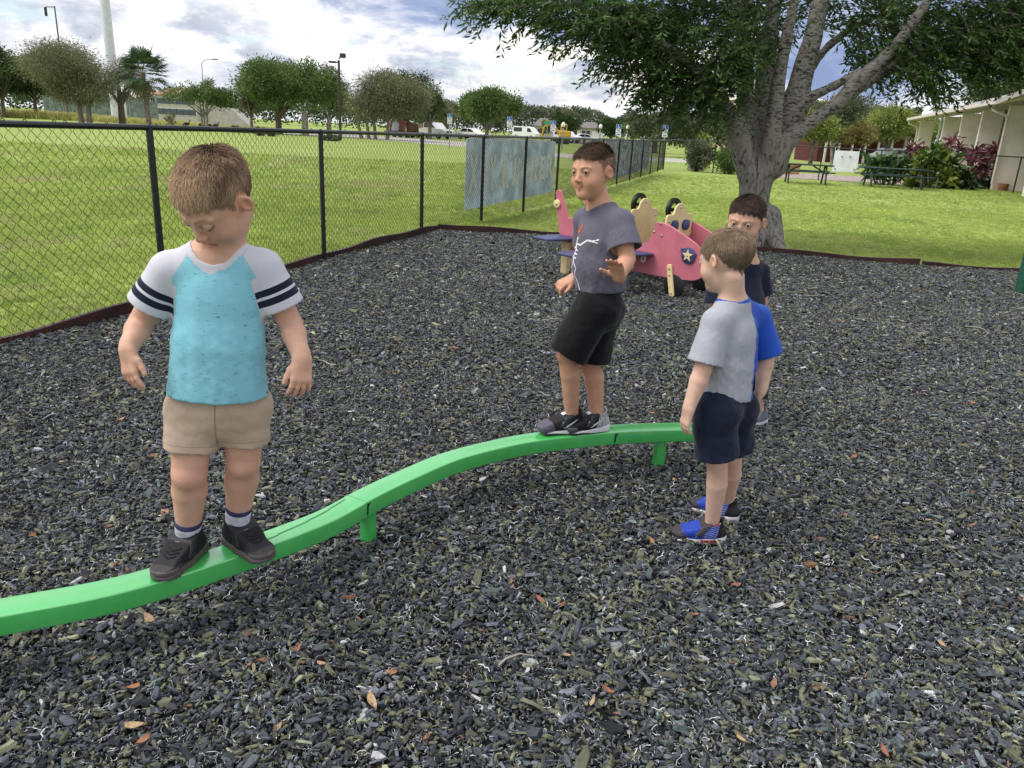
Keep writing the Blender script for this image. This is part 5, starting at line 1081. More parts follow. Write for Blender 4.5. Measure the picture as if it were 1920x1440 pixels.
s_, z_ = P2(1060, 440); lb_ = MB(); lb_.plate(wA-N3*(WID/2), U3, Z3, rnd([(s_+.0, -.03), (s_+.10, -.03), (s_+.13, z_+.02), (s_+.05, z_+.02)], .01), .05, .005); tl = lb_.build('tail_leg', m_yel, plane, smooth=True)
lb_ = MB(); a0 = P2(1064, 500); lb_.plate(wA+N3*.03, U3, Z3, rnd([(a0[0]-.045, -.03), (a0[0]+.035, -.03), (a0[0]+.045, zw-.02), (a0[0]-.05, zw-.02)], .01), .05, .005); lb_.build('tail_leg', m_yel, plane, smooth=True)
# ================================================================== GREEN POST at the right
gp = MB(); g0 = at(1912, 551); gp.tube([(g0[0], g0[1], -.1), (g0[0], g0[1], 2.6)], .055, 20); gp.tube([(g0[0], g0[1], 2.6), (g0[0], g0[1], 2.64)], [.06, .03], 20)
def post_mat():
    m = bpy.data.materials.new('worn_green_paint'); m.use_nodes = True; t = NT(m.node_tree); v = t.n('ShaderNodeTexCoord').outputs['Object']; a = t.noise(v, 22., 6., .75).outputs[0]
    c = t.mix(t.ss(a, .55, .68), (.012, .085, .055), (.05, .15, .10)); t.n('ShaderNodeOutputMaterial', {0: t.n('ShaderNodeBsdfPrincipled', {'Base Color': c, 'Roughness': .45}).outputs[0]}); return m
tag(gp.build('playground_post', post_mat(), None, True, loc=(g0[0], g0[1], 0)), 'thick green painted metal post at the right edge of the mulch', 'post')
# ================================================================== dry leaves and twigs on the mulch
def leaf_mesh(seed, n=7):
    r = np.random.default_rng(seed); V = []; x = np.linspace(-.5, .5, n); cu = r.uniform(.1, .5); tw = r.normal(0, .25)
    for i, a in enumerate(x):
        w_ = .20*math.sin(math.pi*(i+.15)/(n-.7))**.8+.004; z = cu*a*a+.05; V += [(a, -w_, z+.10+tw*a), (a, 0, z), (a, w_, z+.10-tw*a)]
    F = [(3*i+k, 3*i+3+k, 3*i+4+k, 3*i+1+k) for i in range(n-1) for k in (0, 1)]; return np_mesh('dry_leaf', np.array(V), np.array(F), True)
lcol = [(.50, .24, .13), (.56, .36, .24), (.46, .19, .12), (.62, .43, .25), (.36, .20, .14)]
lmats = [mat('dry_leaf_%s' % w_, c_, .7, .2, 12., .3, 60., trans=.2) for w_, c_ in zip(('orange', 'pink_brown', 'russet', 'tan', 'brown'), lcol)]
lms = []
for k in range(5):
    me = leaf_mesh(70+k); me.materials.append(lmats[k]); lms.append(me)
big = [((257, 1370), 3, .050, 'tan oval dry leaf, second of the pale leaves low on the left of the mulch'), ((281, 1168), 1, .050, 'pinkish dry leaf just below the near end of the green beam'), ((696, 1325), 3, .052, 'upright tan dry leaf on the mulch below the beam post'), ((268, 1396), 0, .036, None), ((248, 1296), 0, .035, None), ((522, 1372), 1, .034, 'pale broken dry leaf with a torn edge low on the mulch')]
spots = [(558, 1222), (493, 1246), (604, 1252), (672, 1168), (735, 1265), (862, 905), (880, 900), (838, 800), (1265, 906), (1378, 1103), (1221, 1018), (1538, 1016), (1135, 1300), (1112, 1322), (960, 1095), (1012, 1130), (1062, 1235), (1300, 1160), (1640, 1015), (1655, 1415), (1765, 1215), (1600, 860), (1500, 760), (1190, 640), (1175, 725), (640, 700), (700, 590), (590, 640), (740, 640), (1560, 520), (1585, 515), (1700, 640), (1820, 760), (230, 790), (120, 870), (60, 1010), (905, 1190), (1740, 980), (1450, 1290), (180, 1240), (800, 1390), (1390, 1395)]
GL = 'scattered dry leaves on the mulch'; k = 0
for (p, mi, L_, lab) in big+[(q, int(RNG.integers(0, 5)), float(RNG.uniform(.026, .042)), None) for q in spots]:
    g = at(*p, .02); o = bpy.data.objects.new('dry_leaf', lms[mi]); C.objects.link(o); o.location = tuple(g+[0, 0, .009]); sc = L_*(1 if g[1] < 4 else 1.25); o.scale = (sc,)*3; o.rotation_euler = (RNG.normal(0, .25), RNG.normal(0, .25), RNG.uniform(0, 6.28))
    hue_ = ('orange', 'pinkish', 'russet', 'pale tan', 'brown')[mi]; xx_, yy_ = p
    zn = ('low at the very front of the photo' if yy_ > 1340 else 'near the airplane' if yy_ < 700 and xx_ > 1100 else 'near the left fence' if xx_ < 300 and yy_ < 1020 else 'far behind the beam on the left' if yy_ < 720 else 'just behind the curved beam' if yy_ < 920 and xx_ < 1000 else 'beside the shoes of the boy in grey and blue' if 900 < yy_ < 1110 and 1200 < xx_ < 1450 else 'on the right side of the mulch' if xx_ > 1450 else 'below the near end of the beam' if xx_ < 500 else 'in the middle of the mulch below the beam')
    tag(o, lab or 'small curled %s dry leaf %s' % (hue_, zn), 'leaf', GL)
m_twig = mat('pale_twig', (.42, .38, .32), .8, .15)
for p, a, L_, lab in (((612, 680), 2.7, .14, 'pale bent twig on the mulch near the left fence'), ((1530, 555), .1, .22, 'pale straight twig on the mulch toward the back lawn'), ((1830, 615), -.8, .16, 'pale twig lying aslant at the right of the mulch'), ((1030, 600), .3, .12, 'thin pale twig just behind the boy in black shorts'), ((965, 1235), .6, .10, 'short thin twig on the mulch below the curve of the beam')):
    g = at(*p, .03); b = MB(); d = np.array([math.cos(a), math.sin(a), 0]); s_ = np.array([-d[1], d[0], 0]); b.tube([g-d*L_/2, g-d*L_*.2+s_*.012, g+d*L_*.15+[0, 0, .01], g+d*L_/2-s_*.015], [.003, .0035, .003, .0015], 5); tag(b.build('twig', m_twig, None, True, loc=g), lab, 'twig', 'twigs on the mulch')
# ================================================================== OAK TREE
def bark_mat(name, c0, c1, moss):
    m = bpy.data.materials.new(name); m.use_nodes = True; t = NT(m.node_tree); v = t.n('ShaderNodeTexCoord').outputs['Object']; z = t.n('ShaderNodeSeparateXYZ', {0: v}).outputs[2]
    st = t.n('ShaderNodeMapping', {0: v, 3: (1, 1, .22)}).outputs[0]; a = t.noise(st, 26., 8., .68, .8).outputs[0]; rg = t.noise(t.n('ShaderNodeMapping', {0: v, 3: (1, 1, 2.6)}).outputs[0], 16., 5., .6, .5).outputs[0]; b = t.noise(v, 4., 5., .6).outputs[0]; sp_ = t.noise(v, 48., 4., .7).outputs[0]
    up_ = t.ss(z, 1.1, 1.7); h = t.mix(up_, t.n('ShaderNodeCombineXYZ', {0: a, 1: a, 2: a}).outputs[0], t.n('ShaderNodeCombineXYZ', {0: rg, 1: rg, 2: rg}).outputs[0])
    c = t.mix(t.ss(h, .36, .54), c0, c1); c = t.mix(t.math('MULTIPLY', t.ss(b, .50, .68), .55), c, moss); c = t.mix(t.math('MULTIPLY', t.ss(sp_, .60, .70), .5), c, (.36, .36, .33))
    n = t.n('ShaderNodeBump', {'Height': h, 'Strength': .9, 'Distance': .035}).outputs[0]; t.n('ShaderNodeOutputMaterial', {0: t.n('ShaderNodeBsdfPrincipled', {'Base Color': c, 'Roughness': .9, 'Specular IOR Level': .15, 'Normal': n}).outputs[0]}); return m
m_bark = bark_mat('oak_bark', (.050, .040, .033), (.32, .30, .265), (.30, .30, .25))
TY = 10.55; TB = at(1413, 464)
oak = empty('oak_tree', (TB[0], TB[1], 0), label='big oak with many forking grey limbs shading the lawn edge', cat='tree')
def T(px, py, dy=0.): return aty(px, py, TY+dy)
PXM = 1442/(TY*math.cos(CAM_P)+.2)                      # photo pixels per metre at the trunk
limbs = [[(1413, 482, 0, 66), (1412, 462, 0, 54), (1411, 435, 0, 41), (1412, 395, 0, 34.5), (1416, 350, 0, 38), (1422, 312, 0, 46)],
         [(1408, 330, -.05, 30), (1393, 285, -.1, 27), (1383, 245, -.15, 26), (1362, 205, -.3, 18), (1322, 150, -.5, 13), (1262, 95, -.8, 9), (1180, 55, -1.1, 6)],
         [(1425, 310, .0, 30), (1410, 265, .05, 25), (1400, 215, .05, 22), (1397, 150, .1, 19), (1393, 70, .1, 16), (1386, -40, .2, 13), (1372, -160, .2, 9)],
         [(1436, 312, -.12, 22), (1444, 270, -.25, 20), (1452, 220, -.3, 18), (1460, 150, -.35, 16), (1476, 70, -.4, 13), (1500, -40, -.5, 10), (1540, -150, -.6, 7)],
         [(1432, 300, .25, 26), (1432, 240, .3, 25), (1434, 160, .35, 23), (1442, 80, .4, 20), (1455, -40, .5, 16), (1470, -160, .6, 11)],
         [(1446, 310, .05, 36), (1470, 255, .05, 31), (1488, 200, .05, 28), (1504, 140, .1, 25), (1524, 70, .1, 21), (1550, -40, .2, 17), (1590, -160, .3, 11)],
         [(1448, 312, -.1, 32), (1472, 268, -.2, 22), (1505, 240, -.25, 18), (1545, 212, -.3, 16), (1575, 190, -.35, 16), (1605, 155, -.4, 16), (1650, 115, -.5, 14), (1690, 72, -.6, 12), (1730, 15, -.7, 10), (1775, -50, -.8, 7)],
         [(1562, 203, -.32, 10), (1600, 176, -.2, 11), (1640, 148, -.1, 10), (1690, 112, .0, 8), (1760, 78, .1, 6), (1850, 50, .3, 4)],
         [(1500, 215, .0, 15), (1518, 185, -.05, 12), (1545, 170, -.1, 11), (1580, 152, -.25, 10), (1612, 135, -.35, 9)],
         [(1505, 150, .15, 12), (1550, 90, .4, 10), (1610, 45, .7, 8), (1680, 20, 1.0, 6)],
         [(1455, 150, .4, 12), (1420, 60, .8, 9), (1350, -20, 1.2, 6)]]
lo = np.array([TB[0]-2.3, TY-1.6, -.1]); hi = np.array([TB[0]+3.6, TY+1.7, 4.6]); F = Field(lo, hi, .036)
limbpts = []
for L_ in limbs:
    P = np.array([[*T(x, y, d), r/PXM] for x, y, d, r in L_]); P = catmull(P, 4)
    for i in range(len(P)-1):
        a, b = P[i], P[i+1]; w_ = .045*min(1, a[3]/.2); F.cone(a[:3], b[:3], max(a[3]*.77, .035), max(b[3]*.77, .034), min(.022, a[3]*.15))
    limbpts.append(P)
for k in range(9):                                      # root flare
    a = k*2*math.pi/9+.3; d = np.array([math.cos(a), math.sin(a), 0]); F.cone(np.array([TB[0], TY-.02, .42])+d*.16, np.array([TB[0], TY-.02, -.06])+d*(.46+.10*math.sin(k*2.1)), .13, .06, .10)
F.disp(lambda X, Y, Z: .009*vnoise(np.stack(np.broadcast_arrays(X, Y, Z*.45), -1), 16., 4)+.006*vnoise(np.stack(np.broadcast_arrays(X, Y, Z*1.6), -1), 30., 2))
V, Q = F.mesh(1); del F
link('trunk', np_mesh('trunk', V-np.array([TB[0], TB[1], 0]), Q, True), m_bark, oak)
def leaves_mesh(name, P, D, Ln, W_, cols, parent, m, up=None):   # folded leaves: 4 verts, 2 faces each
    N = len(P); D = D/np.linalg.norm(D, axis=1)[:, None]; r = RNG.normal(size=(N, 3)); S_ = np.cross(D, r); S_ /= np.linalg.norm(S_, axis=1)[:, None]; Nn = np.cross(S_, D)
    a = P; b = P+D*Ln[:, None]; m1 = P+D*(Ln*.5)[:, None]+S_*(W_*.5)[:, None]+Nn*(Ln*.06)[:, None]; m2 = P+D*(Ln*.5)[:, None]-S_*(W_*.5)[:, None]+Nn*(Ln*.06)[:, None]
    V = np.stack([a, m1, b, m2], 1).reshape(-1, 3); i = np.arange(N)[:, None]*4; F = np.concatenate([i+[0, 1, 2], i+[0, 2, 3]], 0)
    off = np.array(parent.matrix_basis.translation) if parent is not None else 0
    me = np_mesh(name, V-off, F, False, {'col': np.repeat(np.concatenate([cols, np.ones((N, 1))], 1), 4, 0)}); return link(name, me, m, parent, kind='stuff')
m_leaf = attr_mat('oak_leaf', 'col', rough=.45, spec=.4, var=.1, scale=5., trans=.30)
# crown: sprays of leaves along twigs that fill the lobes
lobes = [(1295, 85, -.2, 170, 90, .9), (1205, 50, -.5, 120, 55, .8), (1262, 148, -.3, 78, 52, .6), (1336, 170, -.45, 58, 56, .5), (1330, 330, .0, 0, 0, 0), (1130, 25, -.8, 150, 45, .7), (1010, 10, -.9, 130, 22, .6), (950, 0, -.9, 60, 26, .4), (1420, 10, .2, 160, 60, 1.0), (1392, 95, -.75, 45, 60, .35), (1560, 10, .0, 150, 55, 1.0), (1680, 60, .1, 110, 65, .8), (1760, 70, -.2, 120, 75, .8), (1860, 45, -.3, 110, 60, .8), (1850, 110, -.4, 80, 42, .5), (1720, 130, -.4, 75, 38, .45), (1940, 20, -.3, 120, 80, .9), (1905, 95, -.5, 60, 45, .5), (1755, 162, -.6, 26, 26, .2), (1640, 110, .4, 60, 40, .5), (1330, -80, 0, 300, 90, 1.4), (1650, -90, 0, 330, 80, 1.5), (1150, -60, -.5, 200, 60, 1.0), (1470, -220, 0, 360, 100, 1.6), (1900, -100, 0, 200, 90, 1.2)]
tw_P, tw_D = [], []
for (x, y, d, rx, ry, rd) in lobes:
    if rx == 0: continue
    n = int(rx*ry*.032*(1 if y > -30 else .40)); c0 = np.array([x, y])
    for _ in range(n):
        while True:
            q = RNG.uniform(-1, 1, 3)
            if q @ q < 1: break
        p = T(x+q[0]*rx, y+q[1]*ry, d+q[2]*rd); out = unit(p-np.array([TB[0]+.1, TY, 3.0])); tw_P.append(p); tw_D.append(unit(out*.8+RNG.normal(0, .45, 3)+[0, 0, -.18]))
tw_P, tw_D = np.array(tw_P), np.array(tw_D); keep = vnoise(tw_P, 2.6, 3) > -.42; tw_P, tw_D = tw_P[keep], tw_D[keep]
LP, LD, LC = [], [], []; twb = MB()
for i, (p, d) in enumerate(zip(tw_P, tw_D)):
    ln = RNG.uniform(.22, .5); sd = unit(np.cross(d, [0, 0, 1.])); n = RNG.integers(11, 19); hue = RNG.uniform(0, 1)
    if i % 3 == 0: twb.tube([p-d*.1, p+d*ln*.5-[0, 0, .01], p+d*ln-[0, 0, .04]], [.006, .004, .002], 3, False)
    for k in range(n):
        t = (k+.5)/n; b = p+d*ln*t-np.array([0, 0, .04*t*t]); a = (1 if k % 2 else -1); LP.append(b); LD.append(d*.55+sd*a*.75+RNG.normal(0, .35, 3)+[0, 0, -.15]); LC.append(hue)
LP, LD, LC = np.array(LP), np.array(LD), np.array(LC)[:, None]; N = len(LP)
lc = (np.array([.034, .078, .018])*(1-LC)+np.array([.078, .145, .032])*LC)*np.exp(RNG.normal(0, .25, N))[:, None]; yl = RNG.random(N) < .05; lc[yl] = np.array([.14, .20, .04])
leaves_mesh('crown', LP, LD, RNG.uniform(.068, .118, N), RNG.uniform(.021, .034, N), lc, oak, m_leaf)
twb.build('twigs', mat('twig_bark', (.06, .048, .04), .9), oak, kind='stuff')
# ================================================================== BACKGROUND TREES
m_fol = attr_mat('tree_foliage', 'col', rough=.65, spec=.2, var=.1, scale=1., trans=.25)
m_trunk = mat('grey_tree_bark', (.16, .135, .11), .9, .25, 5., .6, 20.); m_trunk2 = mat('pale_tree_bark', (.27, .235, .20), .9, .2, 5., .6, 20.)
TG = 'trees beyond the fence'
DK, MID, OLV, YEL, GRY = ((.040, .072, .026), (.090, .140, .048)), ((.078, .130, .038), (.165, .235, .075)), ((.15, .16, .085), (.26, .27, .15)), ((.16, .21, .055), (.30, .34, .10)), ((.085, .105, .062), (.16, .18, .11))
def crown_pts(c, r, nclump, nleaf, clump, wisp=0., drop=0., seed=0):
    g = np.random.default_rng(seed); u = g.normal(size=(nclump, 3)); u /= np.linalg.norm(u, axis=1)[:, None]; rad = g.uniform(.35, 1., nclump)**.6
    nl_ = 7; lo_ = g.normal(size=(nl_, 3)); lo_ /= np.linalg.norm(lo_, axis=1)[:, None]; lo_ = lo_*np.array([.58, .5, .46])*g.uniform(.7, 1.15, (nl_, 1)); lr = g.uniform(.34, .62, nl_); wch = g.integers(0, nl_, nclump)
    cc_ = c+(lo_[wch]+u*rad[:, None]*lr[wch][:, None])*r*1.22
    cc_[:, 2] = np.maximum(cc_[:, 2], c[2]-r[2]*.82); P = np.repeat(cc_, nleaf, 0); o = g.normal(size=(len(P), 3)); P = P+o*clump*np.array([1, 1, .75])
    D_ = o*.6+np.repeat(u, nleaf, 0)*.5+g.normal(size=(len(P), 3))*.5+np.array([0, 0, -drop]); hue = np.repeat(g.uniform(0, 1, nclump), nleaf)
    return P, D_, hue
def tree(name, label, px, Y, ytop, ybot, hw, cols, ls, nclump=46, nleaf=70, clump=.13, trunks=None, tr=.22, drop=.1, mt=None, lean=0., depth=.8, wisp=1., group=TG, cat='tree', extra=None):
    B = aty(px, 240, Y); root = empty(name, (B[0], Y, 0), label=label, cat=cat, group=group); zt = aty(px, ytop, Y)[2]; zb = aty(px, ybot, Y)[2]; w_ = hw*Y/CAM_F/.97; seed = abs(int(px*7+Y))
    c = np.array([B[0]+lean, Y, (zt+zb)/2]); r = np.array([w_, w_*depth, (zt-zb)/2]); cl = clump*min(w_, (zt-zb)/2)*1.3
    P, D_, hue = crown_pts(c, r*.86, int(nclump*1.5), int(nleaf*1.8), cl*.85, wisp, drop, seed); ls = ls*.54; g = np.random.default_rng(seed+1); N = len(P); zmin = .15
    P[:, 2] = np.maximum(P[:, 2], zmin); a, b = np.array(cols[0]), np.array(cols[1]); col = (a+(b-a)*hue[:, None])*np.exp(g.normal(0, .22, N))[:, None]
    leaves_mesh('crown', P, D_, ls*g.uniform(.6, 1.3, N)*1.5, ls*g.uniform(.5, 1.1, N)*(.75 if wisp <= 1 else .35), col, root, m_fol)
    tb = MB(); g2 = random.Random(seed)
    for (dx_, top_f) in (trunks or [(0, .55)]):
        x0 = B[0]+dx_; zc = zb+(zt-zb)*top_f; tb.tube([(x0, Y, -.1), (x0+dx_*.05, Y, .3), (x0+lean*.3+dx_*.2, Y, max(zb*.9, .6)), (x0+lean*.7+dx_*.5, Y, zc)], [tr*1.35, tr*1.05, tr*.85, tr*.35], 9)
        for k in range(5):
            q = g2.uniform(0, 6.28); L_ = w_*g2.uniform(.45, .8); z0 = max(zb*.9, .6)*g2.uniform(.8, 1.05); tb.tube([(x0+lean*.3+dx_*.2, Y, z0), (x0+math.cos(q)*L_*.5, Y+math.sin(q)*L_*.5, z0+(zt-zb)*.25), (x0+math.cos(q)*L_, Y+math.sin(q)*L_, z0+(zt-zb)*.45)], [tr*.55, tr*.36, tr*.14], 6)
    tb.build('trunk', mt or m_trunk, root, smooth=True)
    if extra: extra(root, P, g)
    return root
tree('oak_tree', 'dense dark green oak at the far left end of the field', 12, 100, 70, 182, 52, DK, .42, 60, 90); tree('oak_tree', 'dark green oak just left of the large wispy tree', 72, 104, 96, 186, 46, DK, .42, 60, 90)
tree('oak_tree', 'dark low rounded tree at the very left edge of the field', -40, 98, 95, 190, 50, DK, .42, 50, 80)
tree('willow_tree', 'large wispy grey green tree with a forked pale trunk', 160, 84, 66, 196, 90, OLV, .40, 150, 95, .17, [(-.3, .5), (.5, .55)], .26, .35, m_trunk2, .0, .7, 2.)
def flowers(root, P, g):
    k = g.choice(len(P), 150); b = P[k]+g.normal(0, .12, (150, 3))*1.0; leaves_mesh('blossom', b, g.normal(size=(150, 3)), np.full(150, .20), np.full(150, .20), np.tile(np.array([.72, .70, .62]), (150, 1))*g.uniform(.8, 1.1, (150, 1)), root, m_fol)
tree('crape_myrtle', 'small crape myrtle covered in white flowers', 384, 76, 152, 212, 54, MID, .26, 60, 60, .16, [(0, .5), (.25, .5), (-.2, .5)], .09, .1, m_trunk2, 0, .8, 1., TG, 'tree', flowers)
tree('live_oak', 'broad dark green oak with a spreading crown in the middle of the field', 533, 78, 106, 212, 92, MID, .34, 120, 90, .14, [(-.5, .5)], .30, .1, None, .2, .8)
tree('small_tree', 'slim olive tree with a pale trunk left of the broad oak', 470, 80, 128, 214, 34, OLV, .28, 40, 60, .16, [(.1, .5)], .16, .2, m_trunk2)
tree('bushy_tree', 'green tree crowding the right side of the broad oak', 618, 90, 140, 226, 40, MID, .32, 44, 80, .15)
tree('cypress_tree', 'feathery grey green tree just right of the double lamp post', 716, 76, 128, 226, 76, OLV, .36, 140, 95, .17, [(-1.9, .5), (-1.2, .5), (-.6, .5), (.5, .5)], .16, .45, m_trunk2, 0, .7, 2.)
tree('oak_tree', 'dark green oak rising behind the feathery tree', 765, 96, 122, 232, 52, DK, .36, 60, 85); tree('small_tree', 'narrow dark tree at the right end of the feathery tree', 806, 92, 165, 236, 26, DK, .30, 32, 60)
tree('maple_tree', 'fresh green tree with a pointed crown behind the first parking signs', 913, 66, 146, 240, 60, MID, .28, 105, 80, .14, [(0, .6)], .18)
tree('small_tree', 'olive brown tree peeking between the dark oak and the fresh green tree', 838, 105, 185, 238, 24, OLV, .32, 26, 60)
tree('round_tree', 'round dark green tree beside the globe lamp', 1060, 120, 204, 252, 26, DK, .36, 40, 70); tree('round_tree', 'dark green tree right of the far grey roofed house', 1146, 125, 214, 256, 26, DK, .36, 40, 70)
tree('round_tree', 'pale green tree between two parking signs', 1186, 120, 216, 258, 22, MID, .34, 34, 60); tree('round_tree', 'small leafy tree standing in front of the far houses', 1018, 130, 226, 250, 24, YEL, .34, 30, 60)
tree('oak_tree', 'dark olive tree behind the fence corner', 1232, 75, 204, 268, 38, GRY, .30, 60, 70, .16); tree('oak_tree', 'broad dark tree right behind the last parking sign', 1300, 62, 196, 276, 62, GRY, .28, 80, 75, .16); tree('small_tree', 'greenish brown tree hidden behind the big oak trunk', 1370, 70, 205, 275, 42, OLV, .30, 44, 60, .16)
tree('round_tree', 'olive green tree just right of the big oak trunk', 1530, 58, 200, 274, 50, YEL, .26, 66, 70, .16, [(0, .4)], .14); tree('oak_tree', 'tall grey green tree behind the yellow green ones', 1596, 95, 176, 262, 58, GRY, .36, 70, 70, .16)
tree('round_tree', 'light yellow green tree with an orange tint above the white sheet', 1604, 62, 226, 272, 40, ((.15, .14, .05), (.30, .25, .10)), .24, 50, 60, .16, [(-1.3, .5)], .12, .1, m_trunk2); tree('round_tree', 'full yellow green tree at the end of the pillared building', 1672, 66, 192, 268, 48, YEL, .26, 70, 75, .16); tree('round_tree', 'yellow green tree seen between the pillars', 1742, 68, 205, 268, 40, YEL, .26, 50, 70, .16)
tree('oak_tree', 'grey green tree far behind the olive tree right of the trunk', 1520, 105, 188, 262, 46, GRY, .36, 50, 60, .16)
def woods(name, x0, x1, Y, h0, h1, n, cols):
    g = np.random.default_rng(int(x0+Y)); px = g.uniform(x0, x1, n); P = np.array([aty(a, 240, Y+b) for a, b in zip(px, g.uniform(-8, 8, n))]); top = h0+(h1-h0)*(.5+.5*np.sin(px*.05+np.sin(px*.021)*3))*g.uniform(.7, 1, n); P[:, 2] = top*np.sqrt(g.uniform(0, 1, n))
    a, b = np.array(cols[0]), np.array(cols[1]); hue = .5+.5*np.sin(px*.13+P[:, 2]); col = (a+(b-a)*hue[:, None])*np.exp(g.normal(0, .2, n))[:, None]; e = empty(name, (0, 0, 0)); o = leaves_mesh(name, P, g.normal(size=(n, 3)), np.full(n, .8), np.full(n, .55), col, e, m_fol); o.parent = None; bpy.data.objects.remove(e); o['kind'] = 'stuff'; o.name = name; return o
woods('distant_woods', 780, 1330, 250, 6.0, 9.5, 20000, GRY); woods('distant_woods', 1480, 1720, 170, 7., 10., 11000, GRY); woods('distant_woods', -200, 820, 230, 5., 8., 16000, DK)
# ---- palms
m_frond = attr_mat('palm_frond', 'col', rough=.5, spec=.3, var=.1, scale=3., trans=.2); m_palm = mat('palm_trunk', (.23, .19, .15), .9, .25, 6., .7, 14.)
def palm(name, label, px, Y, yc, rpx, n, tr, dead=10, ytop=None):
    B = aty(px, 240, Y); root = empty(name, (B[0], Y, 0), label=label, cat='palm tree', group='palm trees'); zc = aty(px, yc, Y)[2]; R = rpx*Y/CAM_F; g = np.random.default_rng(int(px)); tb = MB()
    tb.tube([(B[0]+.2, Y, -.1), (B[0]+.12, Y, zc*.4), (B[0], Y, zc*.8), (B[0], Y, zc)], [tr*1.25, tr, tr*.95, tr*1.1], 10); tb.build('trunk', m_palm, root, smooth=True); V, F, K = [], [], []
    for i in range(n+dead):
        dd = i >= n; a = g.uniform(0, 6.28); e = g.uniform(-.75, 1.3) if not dd else g.uniform(-1.4, -1.0); d = np.array([math.cos(a)*math.cos(e), math.sin(a)*math.cos(e), math.sin(e)]); s_ = unit(np.cross(d, [0, 0, 1.])); u = np.cross(s_, d); o = np.array([B[0], Y, zc]); L_ = R*g.uniform(.40, .62)*(1 if not dd else .7); h = o+d*L_; c_ = (np.array([.055, .105, .035]) if g.random() < .6 else np.array([.10, .15, .06])) if not dd else np.array([.26, .20, .10])
        k = len(V); w_ = .02*R/2; V += [o-s_*w_, o+s_*w_, h+s_*w_, h-s_*w_]; F.append((k, k+1, k+2, k+3)); K += [np.array([.20, .20, .10])]*4
        for j in range(13):
            q = (j-6)/6*1.35; v = unit(d*math.cos(q)+s_*math.sin(q)+u*.15); le = R*(.52-.12*abs(q)/1.35)*g.uniform(.85, 1.1); p = h+v*le; p = p-np.array([0, 0, le*(.22 if not dd else .4)]); m_ = h+v*le*.55; t_ = np.cross(v, u)*R*.025; k = len(V); V += [h, m_+t_, p, m_-t_]; F.append((k, k+1, k+2, k+3)); K += [c_*g.uniform(.75, 1.25)]*4
    me = np_mesh('crown', np.array(V)-np.array([B[0], Y, 0]), np.array(F), False, {'col': np.concatenate([np.array(K), np.ones((len(K), 1))], 1)}); link('crown', me, m_frond, root, kind='stuff'); return root
palm('cabbage_palm', 'fan leaved palm right of the large wispy tree', 277, 84, 140, 54, 60, .24, 5); palm('cabbage_palm', 'palm rising behind the roof of the pillared building', 1880, 52, 132, 105, 60, .22, 6)
tree('tree', 'thick straight brown trunk under the right side of the wispy tree', 231, 87, 105, 186, 40, OLV, .34, 40, 60, .17, [(0, .5)], .36, .3, None, 0, .7, 2.)
# ---- shrubs and stumps in the field
def shrub(label, px, py, hw, hpx, cols, ls, n=18, nl=45, Y=None, name='shrub', group='shrubs along the fence', stems=3, wisp=1., drop=0.):
    g0 = at(px, py); Y = Y or g0[1]; B = aty(px, py, Y); root = empty(name, (B[0], Y, 0), label=label, cat='shrub', group=group); sc_ = Y/CAM_F/.98; w_, h_ = hw*sc_, hpx*sc_; seed = int(px*3+py); c = np.array([B[0], Y, h_*.52])
    P, D_, hue = crown_pts(c, np.array([w_, w_*.8, h_*.46])*.9, n, nl, .16*min(w_, h_), 0, drop, seed); g = np.random.default_rng(seed); P[:, 2] = np.maximum(P[:, 2], .03); a, b = np.array(cols[0]), np.array(cols[1]); N = len(P)
    leaves_mesh('foliage', P, D_, ls*g.uniform(.7, 1.4, N)*1.5, ls*g.uniform(.5, 1., N)*wisp, (a+(b-a)*hue[:, None])*np.exp(g.normal(0, .2, N))[:, None], root, m_fol); tb = MB()
    for k in range(stems): q = g.uniform(0, 6.28); tb.tube([(B[0]+.04*math.cos(q), Y+.04*math.sin(q), -.03), (B[0]+w_*.3*math.cos(q), Y+w_*.3*math.sin(q), h_*.6)], [.03, .012], 5)
    tb.build('stem', m_trunk, root, kind='stuff'); return root
FG = 'low shrubs in the field'
shrub('small thin sapling left of the crape myrtle', 323, 236, 10, 30, OLV, .16, 12, 20, 78, 'sapling', FG); shrub('low dark clipped hedge right of the crape myrtle', 447, 238, 13, 7, DK, .2, 20, 40, 76, 'hedge', FG, 0); shrub('low dark clipped hedge below the slim olive tree', 486, 240, 12, 6, DK, .2, 20, 40, 75, 'hedge', FG, 0)
shrub('low green bush on the path edge behind the second fence post', 622, 262, 17, 10, GRY, .12, 20, 40, 60, 'shrub', FG, 0); shrub('small grey green bush by the path below the broad oak', 508, 252, 12, 8, GRY, .12, 14, 30, 66, 'shrub', FG, 0); shrub('tiny brownish bush by the path left of the grey green one', 485, 250, 9, 8, ((.16, .12, .08), (.24, .18, .12)), .12, 12, 24, 66, 'shrub', FG, 0)
m_stump = mat('weathered_wood', (.30, .26, .22), .9, .3, 4., .6, 12.)
for px, yt, Y, r, lab in ((572, 213, 76, .30, 'tall weathered tree stump under the broad oak'), (617, 220, 78, .22, 'shorter pointed stump left of the double lamp post')):
    B = aty(px, 240, Y); z = aty(px, yt, Y)[2]; b = MB(); b.tube([(B[0], Y, -.1), (B[0], Y, z*.5), (B[0]+.05, Y, z), (B[0]+.08, Y, z+.25)], [r*1.2, r, r*.9, r*.25], 9); b.tube([(B[0]-r*.6, Y, z*.9), (B[0]-r*.7, Y, z+.1)], [r*.35, r*.1], 6); tag(b.build('tree_stump', m_stump, None, True, loc=(B[0], Y, 0)), lab, 'stump', 'old stumps in the field')
